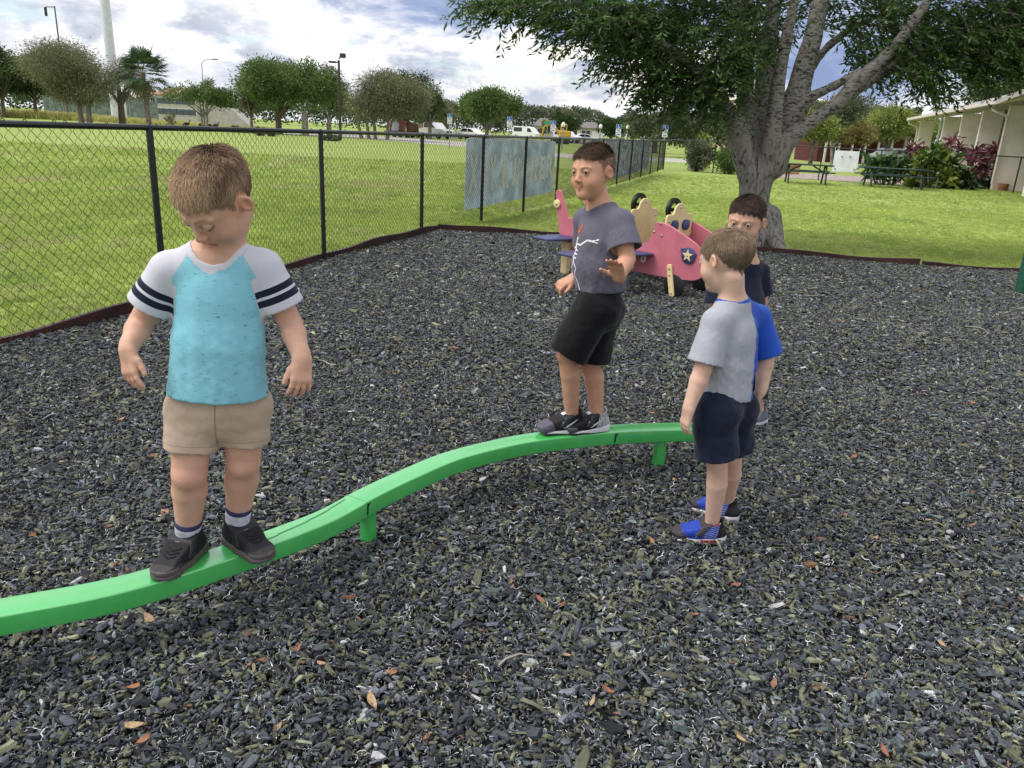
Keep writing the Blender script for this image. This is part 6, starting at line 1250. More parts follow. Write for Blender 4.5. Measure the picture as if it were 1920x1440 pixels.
# ---- dark birds feeding in the field
m_bird = mat('dark_plumage', (.028, .022, .018), .7, .3, 8.)
for px, Y, rz, hd, lab in ((351, 86, .5, 1, 'dark bird standing upright left of the crape myrtle'), (377, 84, 2.6, 0, 'dark bird bending to feed at the crape myrtle trunk'), (393, 84, -.3, 0, 'dark bird feeding just right of the crape myrtle trunk'), (405, 85, .2, 1, 'dark bird at the right end of the little flock')):
    B = aty(px, 240, Y); F = Field((-.5, -.3, -.02), (.6, .3, .95), .022); F.ell((0, 0, .45), (.26, .15, .16), None, 0); F.cone((-.18, 0, .48), (-.42, 0, .36), .09, .035, .05, flat=((0, 1, 0), .6))
    if hd: F.cone((.20, 0, .50), (.30, 0, .78), .06, .035, .05); F.ell((.33, 0, .81), (.06, .04, .045), None, .02); F.cone((.37, 0, .81), (.46, 0, .79), .022, .012, .01)
    else: F.cone((.20, 0, .46), (.40, 0, .20), .06, .035, .05); F.ell((.43, 0, .16), (.055, .04, .045), None, .02); F.cone((.45, 0, .14), (.50, 0, .07), .022, .012, .01)
    for k in (-1, 1): F.cone((.0, k*.07, .36), (.02, k*.08, .18), .045, .025, .02); F.cone((.02, k*.08, .18), (.0, k*.08, .0), .025, .022, .01); F.cone((.0, k*.08, .012), (.10, k*.08, .012), .02, .018, .01)
    V, Q = F.mesh(1); o = link('bird', np_mesh('bird', V, Q, True), m_bird, None, (B[0], Y, 0)); o.rotation_euler = (0, 0, rz); tag(o, lab, 'bird', 'dark birds in the field')
# ================================================================== POLES, LAMPS, SIGNS
m_wpole = mat('white_painted_steel', (.66, .68, .72), .45, .06, 3.); m_brz = mat('bronze_steel', (.045, .035, .03), .5, .1); m_galv = mat('galvanised_steel', (.36, .38, .40), .45, .12, 10., metal=.4); m_glob = mat('white_globe', (.85, .85, .83), .25, .03); m_brick_red = mat('dull_red_steel', (.18, .09, .08), .6, .1)
def pole(name, label, cat, px, Y, ytop, r0, r1, m, group=None):
    B = aty(px, 240, Y); z = aty(px, ytop, Y)[2]; root = empty(name, (B[0], Y, 0), label=label, cat=cat, group=group); b = MB(); b.tube([(B[0], Y, -.1), (B[0], Y, z*.5), (B[0], Y, z)], [r0, (r0+r1)/2, r1], 12); b.build('pole', m, root, smooth=True); return root, B[0], Y, z
rt, x, Y, z = pole('monopole', 'very tall white monopole behind the wispy tree', 'pole', 222, 122, -130, .78, .55, m_wpole); b = MB(); b.tube([(x, Y, 0), (x, Y, .1)], [1.0, 1.0], 16); b.build('base_plate', m_galv, rt, smooth=True)
rt, x, Y, z = pole('light_mast', 'thin reddish mast with a small lamp behind the dark oaks', 'mast', 131, 120, 13, .14, .09, m_brick_red); b = MB(); b.tube([(x, Y, z-.1), (x-1.3, Y, z-.15)], .06, 6); b.build('arm', m_brick_red, rt); b = MB(); b.box((x-1.35, Y, z-.75), (.35, .3, 1.2), bev=.08); b.build('lamp_head', m_brz, rt)
rt, x, Y, z = pole('lamp_post', 'brown double headed parking lot lamp post right of the broad oak', 'lamp post', 638, 64, 113, .11, .09, m_brz, 'lamp posts'); b = MB(); b.tube([(x, Y, z-.15), (x-.35, Y, z-.15)], .05, 6); b.tube([(x, Y, z+.1), (x+.2, Y, z+.28)], .05, 6); b.build('arm', m_brz, rt, kind='stuff')
for dx_, dz_, sz in ((-.5, -.15, (.55, .4, .14)), (.32, .34, (.42, .40, .32))): b = MB(); b.box((x+dx_, Y, z+dz_), sz, bev=.04); b.build('lamp_head', m_brz, rt)
for px, Y, yt, dr, lab in ((387, 140, 112, 1, 'slim curved arm street lamp behind the crape myrtle'), (633, 170, 134, -1, 'slim curved arm street lamp behind the double lamp post'), (1039, 150, 203, -1, 'dark street lamp with a flat head behind the round tree')):
    rt, x, Y, z = pole('street_lamp', lab, 'street lamp', px, Y, yt+8, .11, .07, m_galv, 'street lamps'); b = MB(); b.tube([(x, Y, z), (x+dr*.4, Y, z+.5), (x+dr*1.2, Y, z+.75), (x+dr*1.9, Y, z+.8)], .06, 6); b.build('arm', m_galv, rt); b = MB(); b.box((x+dr*2.3, Y, z+.8), (.9, .35, .16), bev=.05); b.build('lamp_head', m_brz, rt)
for px, Y, lab in ((1056, 70, 'globe lamp beside the round dark tree'), (1126, 76, 'globe lamp in front of the far grey roofed house'), (1177, 76, 'globe lamp just right of the fourth parking sign')):
    zc = {1056: 234, 1126: 237, 1177: 238}[px]; rt, x, Y, z = pole('globe_lamp', lab, 'street lamp', px, Y, zc+5, .07, .05, m_galv, 'globe lamps'); b = MB(); b.ball((x, Y, z+.22), (.17, .17, .22), 12, 8); b.build('globe', m_glob, rt, smooth='all'); b = MB(); b.tube([(x, Y, z-.03), (x, Y, z+.04)], [.10, .13], 8); b.build('collar', m_brz, rt); b = MB(); b.tube([(x, Y, z+.42), (x, Y, z+.52)], [.06, .02], 6); b.build('finial', m_brz, rt)
m_sblue = mat('sign_blue', (.02, .10, .42), .4, .04); m_swht = mat('sign_white', (.78, .79, .82), .4, .03); m_slet = mat('sign_lettering', (.05, .08, .25), .5, .05)
SG = 'accessible parking signs'
for px, yt, Y, lab in ((843, 213, 54, 'accessible parking sign furthest left, beside the parked pickup'), (955, 218.5, 52, 'accessible parking sign in front of the fresh green tree'), (1037, 226, 51, 'accessible parking sign beside the globe lamp and round tree'), (1160, 233, 49, 'accessible parking sign above the pale fence banner'), (1248, 234.5, 46, 'accessible parking sign at the fence corner, nearest the oak')):
    B = aty(px, 240, Y); zt = aty(px, yt, Y)[2]; x = B[0]; rt = empty('parking_sign', (x, Y, 0), label=lab, cat='sign', group=SG); b = MB(); b.box((x, Y+.035, zt/2-.05), (.06, .05, zt+.05)); b.build('post', m_galv, rt)
    b = MB(); b.box((x, Y, zt-.24), (.31, .012, .46), bev=.004); pt_ = b.build('plate', m_swht, rt); b = MB(); b.box((x, Y-.009, zt-.135), (.285, .006, .235)); b.build('blue_panel', m_sblue, pt_); b = MB(); b.box((x, Y, zt-.575), (.31, .012, .16), bev=.004); p2 = b.build('plate', m_swht, rt)
    b = MB(); c_ = np.array([x, Y-.014, zt-.15]); b.tube([c_+[.0+.058*math.cos(a), 0, -.035+.058*math.sin(a)] for a in np.linspace(2.2, 6.6, 11)], .010, 4); b.tube([c_+[-.03, 0, .055], c_+[-.02, 0, -.01], c_+[.035, 0, -.015], c_+[.065, 0, -.07]], .012, 4); b.ball(c_+[-.032, 0, .078], .02, 8, 5); b.build('wheelchair_symbol', m_swht, pt_, kind='stuff')
    b = MB()
    for k in range(3): b.box((x, Y-.0075, zt-.30-.05*k), (.20-.04*(k % 2), .003, .022))
    b.build('lettering', m_slet, pt_, kind='stuff'); b = MB(); b.box((x, Y-.0075, zt-.575), (.22, .003, .05)); b.build('lettering', m_slet, p2)
# ---- other far street furniture
B = aty(1026, 240, 90); rt = empty('street_sign', (B[0], 90, 0), label='small green street name sign left of the third parking sign', cat='sign'); b = MB(); b.box((B[0], 90, 1.2), (.08, .08, 2.6)); b.build('post', m_galv, rt); b = MB(); b.box((B[0], 89.9, 2.35), (.75, .03, .28), bev=.01); b.build('plate', mat('sign_green', (.05, .32, .20), .4, .05), rt)
# ================================================================== VEHICLES
m_car_w = mat('white_car_paint', (.75, .76, .78), .25, .03, 2., coat=.5); m_car_s = mat('silver_car_paint', (.36, .39, .40), .3, .04, 2., coat=.5, metal=.3); m_car_k = mat('black_car_paint', (.02, .02, .022), .25, .05, 2., coat=.5); m_glass = mat('dark_car_glass', (.018, .022, .026), .08, .1, spec=.7); m_tyre = mat('tyre_rubber', (.018, .018, .018), .8, .1); m_rim = mat('alloy_rim', (.45, .46, .48), .35, .05, metal=.7); m_chrome = mat('lamp_lens', (.7, .7, .68), .15, .03); m_red = mat('red_lens', (.35, .02, .02), .25, .05)
def vehicle(name, label, cat, px, Y, rz, prof, W_, wheels, wins, m, group='parked vehicles', scale=1., wr=.34):
    B = aty(px, 240, Y); rt = empty(name, (B[0], Y, 0), label=label, cat=cat, group=group); o = np.array([B[0], Y, 0.]); U = np.array([math.cos(rz), math.sin(rz), 0]); S_ = np.array([-math.sin(rz), math.cos(rz), 0]); Z_ = np.array([0, 0, 1.])
    b = MB(); b.plate(o, U, Z_, rnd(np.array(prof)*scale, .10, 2), W_*scale, .05); b.build('body', m, rt, smooth=True)
    for wn_ in wins:
        for sd in (-1, 1): b = MB(); b.plate(o+S_*sd*(W_*scale/2+.004), U, Z_, rnd(np.array(wn_)*scale, .05, 2), .012); b.build('window', m_glass, rt)
    for wx in wheels:
        for sd in (-1, 1):
            b = MB(); c_ = o+U*wx*scale+S_*sd*(W_*scale/2-.10)+Z_*wr; b.tube([c_-S_*.11, c_-S_*.10, c_+S_*.10, c_+S_*.11], [wr*.9, wr, wr, wr*.9], 18); w_o = b.build('wheel', m_tyre, rt, smooth=True); b = MB(); b.tube([c_+S_*sd*.10, c_+S_*sd*.125], [wr*.6, wr*.5], 14); b.build('rim', m_rim, w_o, smooth=True)
    return rt, o, U, S_, Z_
pk_prof = [(-2.7, .5), (2.7, .5), (2.75, .95), (2.6, 1.12), (1.35, 1.22), (.65, 1.88), (-.75, 1.90), (-.85, 1.25), (-2.7, 1.25)]
rt, o, U, S_, Z_ = vehicle('pickup_truck', 'white pickup truck loaded with wooden boards, hitched to a trailer', 'pickup', 812, 100, -.66, pk_prof, 1.9, (-1.75, 1.75), [[(-.68, 1.28), (.10, 1.28), (.10, 1.78), (-.62, 1.78)], [(.18, 1.28), (1.15, 1.28), (.66, 1.76), (.18, 1.78)]], m_car_w)
b = MB(); b.box(o-U*1.78+Z_*1.42, (1.75, 1.95, .50), ax=(U, S_, Z_), bev=.02); b.build('load_boards', mat('weathered_boards', (.30, .20, .14), .85, .25, 3.), rt); b = MB(); b.plate(o+U*1.01+Z_*1.53, S_, unit(Z_*.66-U*.70), [(-.8, -.40), (.8, -.40), (.7, .40), (-.7, .40)], .012); b.build('windscreen', m_glass, rt)
for sd in (-1, 1): b = MB(); b.box(o+U*2.72+S_*sd*.72+Z_*.92, (.08, .30, .18), ax=(U, S_, Z_), bev=.03); b.build('headlight', m_chrome, rt)
b = MB(); b.box(o+U*2.76+Z_*.58, (.12, 1.85, .2), ax=(U, S_, Z_), bev=.03); b.build('bumper', m_rim, rt); b = MB(); b.box(o+U*2.74+Z_*.86, (.06, .95, .22), ax=(U, S_, Z_), bev=.02); b.build('grille', m_car_k, rt)
B = aty(757, 240, 96); rt = empty('equipment_trailer', (B[0], 96, 0), label='red trailer carrying a grey machine and red ladders behind the pickup', cat='trailer'); o = np.array([B[0], 96, 0.]); m_tr = mat('red_trailer_paint', (.36, .05, .03), .5, .15, 4.); m_mach = mat('grey_machine_paint', (.40, .42, .45), .5, .15, 4.)
b = MB(); b.box(o+Z_*.62, (4.6, 2.0, .16), ax=(U, S_, Z_), bev=.02); b.build('deck', m_car_k, rt)
for t in (-.5, .5):
    for sd in (-1, 1): b = MB(); c_ = o+U*t+S_*sd*1.0+Z_*.34; b.tube([c_-S_*.1, c_+S_*.1], .34, 16); b.build('wheel', m_tyre, rt, smooth=True)
b = MB(); b.plate(o-U*1.0+Z_*.7, U, Z_, rnd([(-.9, 0), (.8, 0), (.75, .9), (.45, 1.35), (.1, 1.55), (-.35, 1.1), (-.85, .6)], .08, 2), 1.1, .04); b.build('machine', m_mach, rt, smooth=True); b = MB(); b.tube([o-U*.9+Z_*1.9, o-U*.5+Z_*2.5, o-U*.35+Z_*2.45], [.09, .07, .06], 8); b.build('exhaust', m_car_k, rt)
for off in (-1.75, .15, .75):
    b = MB()
    for k in (-.22, .22): b.tube([o+U*(off+k-.18)-S_*.6+Z_*.7, o+U*(off+k+.18)-S_*.6+Z_*1.95], .045, 5)
    for k in range(5): q = .15+k*.17; b.tube([o+U*(off-.22-.18+.36*q)-S_*.6+Z_*(.7+1.25*q), o+U*(off+.22-.18+.36*q)-S_*.6+Z_*(.7+1.25*q)], .03, 4)
    b.build('ladder', m_tr, rt, kind='stuff')
b = MB(); b.plate(o+U*1.55+Z_*.7, U, Z_, rnd([(-.6, 0), (.6, 0), (.5, .75), (.1, .95), (-.5, .85)], .08, 2), .9, .04); b.build('engine_cover', mat('black_orange_paint', (.10, .035, .02), .5, .3, 6.), rt, smooth=True)
van_prof = [(-2.5, .4), (2.5, .4), (2.55, .95), (2.2, 1.15), (1.35, 1.95), (.9, 2.12), (-2.2, 2.15), (-2.48, 1.9)]
rt, o, U, S_, Z_ = vehicle('van', 'white van parked behind the blue banner', 'van', 987, 165, -.5, van_prof, 1.95, (-1.6, 1.6), [[(-2.2, 1.2), (-.4, 1.2), (-.4, 1.95), (-2.2, 1.95)], [(.7, 1.2), (1.75, 1.2), (1.25, 1.85), (.7, 1.92)]], m_car_w, scale=1.08)
car_prof = [(-2.15, .35), (2.15, .35), (2.2, .75), (1.9, .88), (.95, .95), (.3, 1.42), (-1.0, 1.45), (-1.75, .98), (-2.2, .90)]
cw_ = [[(-1.35, .98), (-.30, .98), (-.30, 1.36), (-.95, 1.36)], [(-.22, .98), (.75, .98), (.25, 1.34), (-.22, 1.36)]]
vehicle('car', 'white and black car low behind the fence left of the blue banner', 'car', 886, 105, -.5, car_prof, 1.75, (-1.35, 1.35), cw_, m_car_w, wr=.30); vehicle('car', 'white car parked in front of the far grey roofed house', 'car', 1099, 135, .1, car_prof, 1.75, (-1.35, 1.35), cw_, m_car_w, wr=.30)
vehicle('suv', 'white utility vehicle just right of the blue banner end', 'suv', 1064, 125, -.6, [(-2.2, .4), (2.2, .4), (2.25, .9), (1.95, 1.05), (1.05, 1.12), (.45, 1.68), (-1.9, 1.72), (-2.2, 1.1)], 1.85, (-1.4, 1.4), [[(-1.75, 1.16), (-.5, 1.16), (-.5, 1.6), (-1.6, 1.6)], [(-.42, 1.16), (.85, 1.16), (.42, 1.58), (-.42, 1.6)]], m_car_w)
vehicle('car', 'silver car by the red building behind the white sheet', 'car', 1692, 66, .3, car_prof, 1.75, (-1.35, 1.35), cw_, m_car_s, wr=.30)
m_yeq = mat('yellow_machine_paint', (.55, .33, .04), .5, .15, 4.); B = aty(1052, 240, 100); o = np.array([B[0], 100, 0.]); rt = empty('excavator', (B[0], 100, 0), label='yellow excavator in front of the round dark tree', cat='excavator'); b = MB(); b.box(o+[0, 0, .45], (2.4, 1.6, .7), bev=.2); b.build('tracks', m_car_k, rt); b = MB(); b.box(o+[.5, 0, 1.25], (1.5, 1.5, .8), bev=.12); b.build('body', m_yeq, rt); b = MB(); b.box(o+[.35, 0, 2.0], (.8, .9, .9), bev=.08); b.build('cab', m_yeq, rt); b = MB(); b.box(o+[.35, -.47, 2.05], (.55, .02, .55)); b.build('window', m_glass, rt)
b = MB(); b.tube([o+[-.2, -.2, 1.3], o+[-1.1, -.2, 2.5], o+[-2.1, -.2, 2.0]], [.17, .14, .10], 6); b.build('boom', m_yeq, rt); b = MB(); b.tube([o+[-2.1, -.2, 2.0], o+[-2.3, -.2, .9]], [.11, .09], 6); b.build('arm', m_yeq, rt); b = MB(); b.plate(o+np.array([-2.2, -.2, .7]), np.array([1., 0, 0]), Z_, [(-.3, .25), (.2, .25), (.3, -.1), (0, -.3), (-.3, -.2)], .5, .02); b.build('bucket', m_yeq, rt)
# ================================================================== FAR BUILDINGS
m_roofg = mat('grey_shingle_roof', (.20, .185, .18), .9, .15, 1.5, .3, 8.); m_beige = mat('beige_stucco', (.50, .43, .35), .9, .08, 1., .1, 30.); m_win = mat('far_window_glass', (.06, .08, .10), .1, .1, spec=.6); m_wtrim = mat('white_trim', (.70, .70, .68), .6, .04); m_tile = mat('orange_tile_roof', (.42, .24, .15), .85, .15, 2.)
def house(label, px0, px1, Y, yeave, yridge, dep, mw, mr, wins, door=None, name='house', hip=True):
    a, b_ = aty(px0, 240, Y), aty(px1, 240, Y); x0, x1 = a[0], b_[0]; ze = aty((px0+px1)/2, yeave, Y)[2]; zr = aty((px0+px1)/2, yridge, Y)[2]; xm = (x0+x1)/2; rt = empty(name, (xm, Y, 0), label=label, cat='house' if name == 'house' else 'building', group='far buildings'); b = MB(); b.box((xm, Y+dep/2, ze/2), (x1-x0, dep, ze)); b.build('wall', mw, rt)
    e = .45; ins = (x1-x0)*.28 if hip else -.3; b = MB(); V = [(x0-e, Y-e, ze), (x1+e, Y-e, ze), (x1+e, Y+dep+e, ze), (x0-e, Y+dep+e, ze), (x0+ins, Y+dep/2, zr), (x1-ins, Y+dep/2, zr)]; V += [(p[0], p[1], p[2]-.15) for p in V[:4]]; b.add(V, [(0, 1, 5, 4), (1, 2, 5), (2, 3, 4, 5), (3, 0, 4), (6, 7, 1, 0), (7, 8, 2, 1), (8, 9, 3, 2), (9, 6, 0, 3), (9, 8, 7, 6)]); b.build('roof', mr, rt)
    for (fx, fz, w_, h_) in wins:
        x = x0+(x1-x0)*fx; z = ze*fz; b = MB(); b.box((x, Y-.03, z), (w_+.2, .08, h_+.2)); wf = b.build('window', m_wtrim, rt); b = MB(); b.box((x, Y-.08, z), (w_, .04, h_)); b.build('pane', m_win, wf)
    if door: x = x0+(x1-x0)*door[0]; b = MB(); b.box((x, Y-.05, door[2]/2), (door[1], .1, door[2])); b.build('door', m_wtrim, rt)
    return rt
house('far grey roofed beige house with a garage, right of the globe lamp', 1088, 1132, 165, 240, 228.5, 9, m_beige, m_roofg, [(.15, .6, .8, 1.0), (.35, .6, .8, 1.0)], (.75, 2.4, 2.1)); house('far house with a brownish roof between the van and the round tree', 1002, 1036, 170, 236, 221, 9, m_beige, m_roofg, [(.3, .6, .9, 1.), (.7, .6, .9, 1.)]); house('far grey gabled house behind the two globe lamps', 1064, 1096, 200, 240, 231, 8, mat('pale_siding', (.6, .58, .55), .8, .05), m_roofg, [(.5, .6, 1., 1.)])
house('long beige school building with an orange roof far behind the palm', 296, 372, 175, 178, 162, 16, mat('tan_stucco', (.50, .46, .40), .9, .06), m_tile, [(.10+.16*k, f, 1.3, 1.2) for k in range(6) for f in (.35, .75)], None, 'building', False)
house('tall tan building seen through the oak limbs', 1392, 1560, 135, 186, 176, 18, mat('tan_pink_stucco', (.55, .40, .32), .9, .06), m_wtrim, [(.12+.16*k, f, 1.4, 1.4) for k in range(6) for f in (.45, .8)], None, 'building', False)
# low red building behind the white sheet
m_redb = mat('dark_red_brick', (.11, .028, .03), .85, .15, 3.); a, b_ = aty(1540, 240, 72), aty(1700, 240, 72); zt = aty(1620, 256, 72)[2]; xm = (a[0]+b_[0])/2; rt = empty('low_building', (xm, 72, 0), label='low dark red building with white posts behind the white sheet', cat='building', group='far buildings'); b = MB(); b.box((xm, 75, zt/2), (b_[0]-a[0], 6, zt)); b.build('wall', m_redb, rt); b = MB(); b.box((xm, 74.5, zt+.1), (b_[0]-a[0]+.6, 8, .2)); b.build('roof', m_roofg, rt)
for k in range(7): b = MB(); b.box((a[0]+.3+k*(b_[0]-a[0]-.6)/6, 71, zt/2), (.16, .16, zt)); b.build('post', m_wtrim, rt)
# mesh screen and concrete ramp at the far left of the field
m_scr = mat('green_screen_fabric', (.17, .21, .19), .8, .2, 1.5); a, b_ = aty(88, 240, 135), aty(300, 240, 135); z0 = aty(200, 185, 135)[2]; rt = empty('screen_fence', ((a[0]+b_[0])/2, 135, 0), label='dark green screened fence behind the tall grass and wispy tree', cat='fence')
for k in range(12):
    x0, x1 = a[0]+(b_[0]-a[0])*k/12, a[0]+(b_[0]-a[0])*(k+1)/12; b = MB(); b.box(((x0+x1)/2, 135, z0/2), (x1-x0-.15, .05, z0)); b.build('screen_panel', m_scr, rt); b = MB(); b.tube([(x0, 135, 0), (x0, 135, z0+.15)], .06, 6); b.build('post', m_galv, rt)
for px, lab in ((222, 'white board standing left of the palm trunk behind the wispy tree'), (238, 'white board standing right of the thick palm trunk')): B = aty(px, 240, 118); zt = aty(px, 186, 118)[2]; b = MB(); b.box((B[0], 118, zt/2), (.42, .12, zt), bev=.03); tag(b.build('white_post', m_wtrim, None, loc=(B[0], 118, 0)), lab, 'post', 'white posts')
a, b_ = aty(402, 240, 120), aty(474, 240, 120); zt = aty(430, 203, 120)[2]; b = MB(); b.plate(np.array([0, 120, 0.]), np.array([1., 0, 0]), Z_, [(a[0], 0), (b_[0], 0), (b_[0], .3), (a[0]+(b_[0]-a[0])*.55, zt), (a[0], zt)], 3., .03); tag(b.build('concrete_ramp', m_path, None, loc=((a[0]+b_[0])/2, 120, 0)), 'pale sloping concrete ramp behind the crape myrtle', 'ramp')
# ================================================================== PILLARED BUILDING on the right
m_stuc = mat('pale_pink_stucco', (.78, .70, .64), .9, .05, 2., .1, 60.); m_roofm = mat('mauve_metal_roof', (.40, .35, .34), .6, .07, 1.5); m_gut = mat('cream_gutter', (.66, .60, .54), .5, .05)
C5 = np.array([18.70, 31.89]); ED = unit(np.array([6.66, 20.9])); EP = np.array([ED[1], -ED[0]])     # along the eave (away), and into the building (right)
bld = empty('pillared_building', (C5[0]+3, C5[1]+6, 0), label='pale building with deep fin pillars under an overhanging mauve roof', cat='building'); ZE = 3.30
def v3(p, z): return np.array([p[0], p[1], z])
E0, E1_, E2_ = C5-EP*.55-ED*13., C5-EP*.62, C5-EP*.62+ED*22.0
us = [vp(px, py, C5, C5+ED) for px, py in ((1844, 205), (1806, 212), (1772, 219), (1727, 224))]
fins = [C5]+[u[:2] for u in us]
for k, f in enumerate(fins+[C5-ED*4.5, C5-ED*9.]):
    b = MB(); Lf = 1.25 if k == 0 else .82; b.box(v3(f+EP*Lf/2, (ZE-.12)/2), (.24, Lf, ZE-.12), ax=(np.array([*ED, 0]), np.array([*EP, 0]), Z_), bev=.012); b.build('pillar', m_stuc, bld)
b = MB(); wl = E2_-E0; b.box(v3((E0+E2_)/2+EP*6.3, (ZE-.1)/2), (np.linalg.norm(wl)-.6, .3, ZE-.1), ax=(np.array([*ED, 0]), np.array([*EP, 0]), Z_)); b.build('wall', mat('painted_recess_shade', (.05, .055, .045), .9, .1), bld)  # added dark backing, no real wall: its colour paints the shade between the pillars
b = MB(); EN = at(1975, 145, ZE)[:2]; EN = EN; R1 = E0+EP*6.5, E2_+EP*6.5; V = [v3(E0, ZE), v3(E2_, ZE), v3(R1[1]-ED*.0, ZE+2.0), v3(R1[0], ZE+2.0), v3(E0, ZE-.16), v3(E2_, ZE-.16), v3(R1[1], ZE+.9), v3(R1[0], ZE+.9)]; b.add(V, [(0, 3, 2, 1), (4, 5, 6, 7), (0, 1, 5, 4), (1, 2, 6, 5), (0, 4, 7, 3)]); rf = b.build('roof', m_roofm, bld); b = MB(); b.add([v3(E1_, ZE+.01), v3(EN, ZE+.01), v3(EN+EP*8, ZE+2.2), v3(E1_+EP*6, ZE+1.65), v3(E1_, ZE-.16), v3(EN, ZE-.16)], [(0, 3, 2, 1), (0, 1, 5, 4)]); b.build('porch_roof', m_roofm, bld)
for k in range(60): 
    p = E0+(E2_-E0)*k/59; b = MB(); b.box(v3(p+EP*3.25, ZE+.875+.02), (.035, 6.7, .035), ax=(np.array([*ED, 0]), unit(np.array([*(EP*6.5), 1.75])), unit(np.cross(np.array([*ED, 0]), np.array([*(EP*6.5), 1.75]))))); b.build('roof_seam', m_roofm, rf)
b = MB(); b.box(v3((E0+E2_)/2-EP*.07, ZE-.07), (np.linalg.norm(wl), .12, .14), ax=(np.array([*ED, 0]), np.array([*EP, 0]), Z_), bev=.02); b.build('gutter', m_gut, bld)
for f, ln in ((C5-ED*.25, ZE-.25), (fins[4]+ED*.3, 2.2)):
    b = MB(); q = f-EP*.05; b.tube([v3(f-EP*.66, ZE-.1), v3(f-EP*.60, ZE-.32), v3(f-EP*.12, ZE-.50), v3(q, ZE-.62), v3(q, ZE-ln)], .05, 8); b.build('downpipe', m_gut, bld, smooth=True)
rt, x, Y, z = pole('flagpole', 'white flagpole standing behind the pillars', 'flagpole', 1763, 48, 60, .085, .06, m_wpole); b = MB(); b.ball((x, Y, z+.06), .09, 10, 6); b.build('finial', m_wpole, rt, smooth='all')
b = MB(); p = at(1879, 358); b.tube([v3(p, .0), v3(p, .02), v3(p, .26), v3(p, .28)], [.15, .16, .20, .20], 14); b.tube([v3(p, .24), v3(p, .25)], [.18, .01], 14); tag(b.build('flower_pot', mat('terracotta', (.30, .12, .07), .8, .1), None, True, loc=(p[0], p[1], 0)), 'small terracotta pot at the foot of the nearest pillar', 'flower pot')
# ---- plants in front of it
m_plant = attr_mat('broad_leaf', 'col', rough=.4, spec=.4, var=.1, scale=2., trans=.25)
def rosette(name, label, px, py, heads, c0, c1, L_, wd, n, Y=None, cat='plant', group='plants before the pillared building'):
    g0 = at(px, py); Y = Y or g0[1]+1.3; B = aty(px, py, Y); root = empty(name, (B[0], Y, 0), label=label, cat=cat, group=group); g = np.random.default_rng(int(px+py)); P, D_, Cc = [], [], []; tb = MB(); sc_ = Y/CAM_F*.88
    for (dx_, h_) in heads:
        h_ = h_*.78; hd = np.array([B[0]+dx_*sc_, Y+g.uniform(-.3, .3), h_*sc_]); tb.tube([(B[0]+dx_*sc_*.35, hd[1], -.05), (B[0]+dx_*sc_*.7, hd[1], hd[2]*.5), tuple(hd)], [.03, .025, .018], 6); hue = g.uniform(0, 1)
        for k in range(n):
            a = g.uniform(0, 6.28); e = g.uniform(-.5, 1.3); d = np.array([math.cos(a)*math.cos(e), math.sin(a)*math.cos(e), math.sin(e)]); P.append(hd-np.array([0, 0, g.uniform(0, .25)])); D_.append(d); Cc.append(np.array(c0)+(np.array(c1)-np.array(c0))*np.clip(hue+g.normal(0, .25), 0, 1))
    tb.build('stem', m_trunk2, root, kind='stuff'); N = len(P); P, D_, Cc = np.array(P), np.array(D_), np.array(Cc); L2_ = L_*g.uniform(.7, 1.2, N); mid_ = P+D_*L2_[:, None]*.55; D2 = D_+np.array([0, 0, -.55])
    leaves_mesh('leaves', P, D_, L2_*.75, wd*g.uniform(.8, 1.2, N), Cc, root, m_plant); leaves_mesh('leaves', mid_, D2, L2_*.6, wd*.8*g.uniform(.8, 1.2, N), Cc, root, m_plant); return root
RD0, RD1, GR0, GR1 = (.085, .022, .035), (.20, .065, .085), (.055, .12, .025), (.16, .25, .05)
rosette('ti_plant', 'dark red ti plant at the left end of the pillars', 1700, 346, [(-12, 78), (0, 92), (10, 70), (22, 84), (-2, 60)], RD0, RD1, .50, .11, 26); rosette('ti_plant', 'dark red ti plant in front of the nearest white pillar, left side', 1828, 356, [(-24, 70), (-10, 96), (4, 80), (16, 104), (26, 86), (-2, 60), (12, 56), (-16, 50)], RD0, RD1, .50, .11, 30); rosette('ti_plant', 'tall dark red ti plant at the right edge of the photo', 1898, 360, [(-14, 82), (-2, 66), (8, 92), (20, 80), (2, 48), (-12, 54), (14, 56)], RD0, RD1, .50, .11, 30); rosette('ti_plant', 'dark red ti plant poking up above the big green shrub', 1762, 350, [(0, 112), (8, 96), (20, 100)], RD0, RD1, .45, .10, 24)
rosette('leafy_shrub', 'dark green broad leaved shrub behind the right picnic table', 1660, 350, [(dx_, h_) for dx_ in (-38, -24, -10, 4, 18, 32) for h_ in (30, 50, 66)], (.030, .075, .022), (.075, .145, .04), .42, .20, 16); rosette('leafy_shrub', 'large bright yellow green shrub right of the picnic tables', 1742, 356, [(dx_, h_) for dx_ in (-36, -22, -8, 8, 22, 36) for h_ in (28, 52, 76)]+[(-6, 96), (8, 100), (16, 88)], GR0, (.27, .30, .045), .48, .20, 16); rosette('fern', 'low dark fern clump under the right picnic table end', 1712, 354, [(-14, 10), (0, 12), (14, 10)], (.03, .07, .02), (.09, .14, .03), .5, .10, 24); rosette('leafy_shrub', 'dark leafy ground shrub between the two right ti plants', 1860, 358, [(dx_, 18) for dx_ in (-40, -26, -12, 2, 16)], (.018, .045, .014), (.05, .09, .025), .40, .16, 22); rosette('leafy_shrub', 'dark shrub filling the foot of the bright yellow green one', 1790, 357, [(dx_, h_) for dx_ in (-24, -8, 10, 24) for h_ in (18, 38)], (.018, .045, .014), (.05, .09, .025), .42, .18, 20)
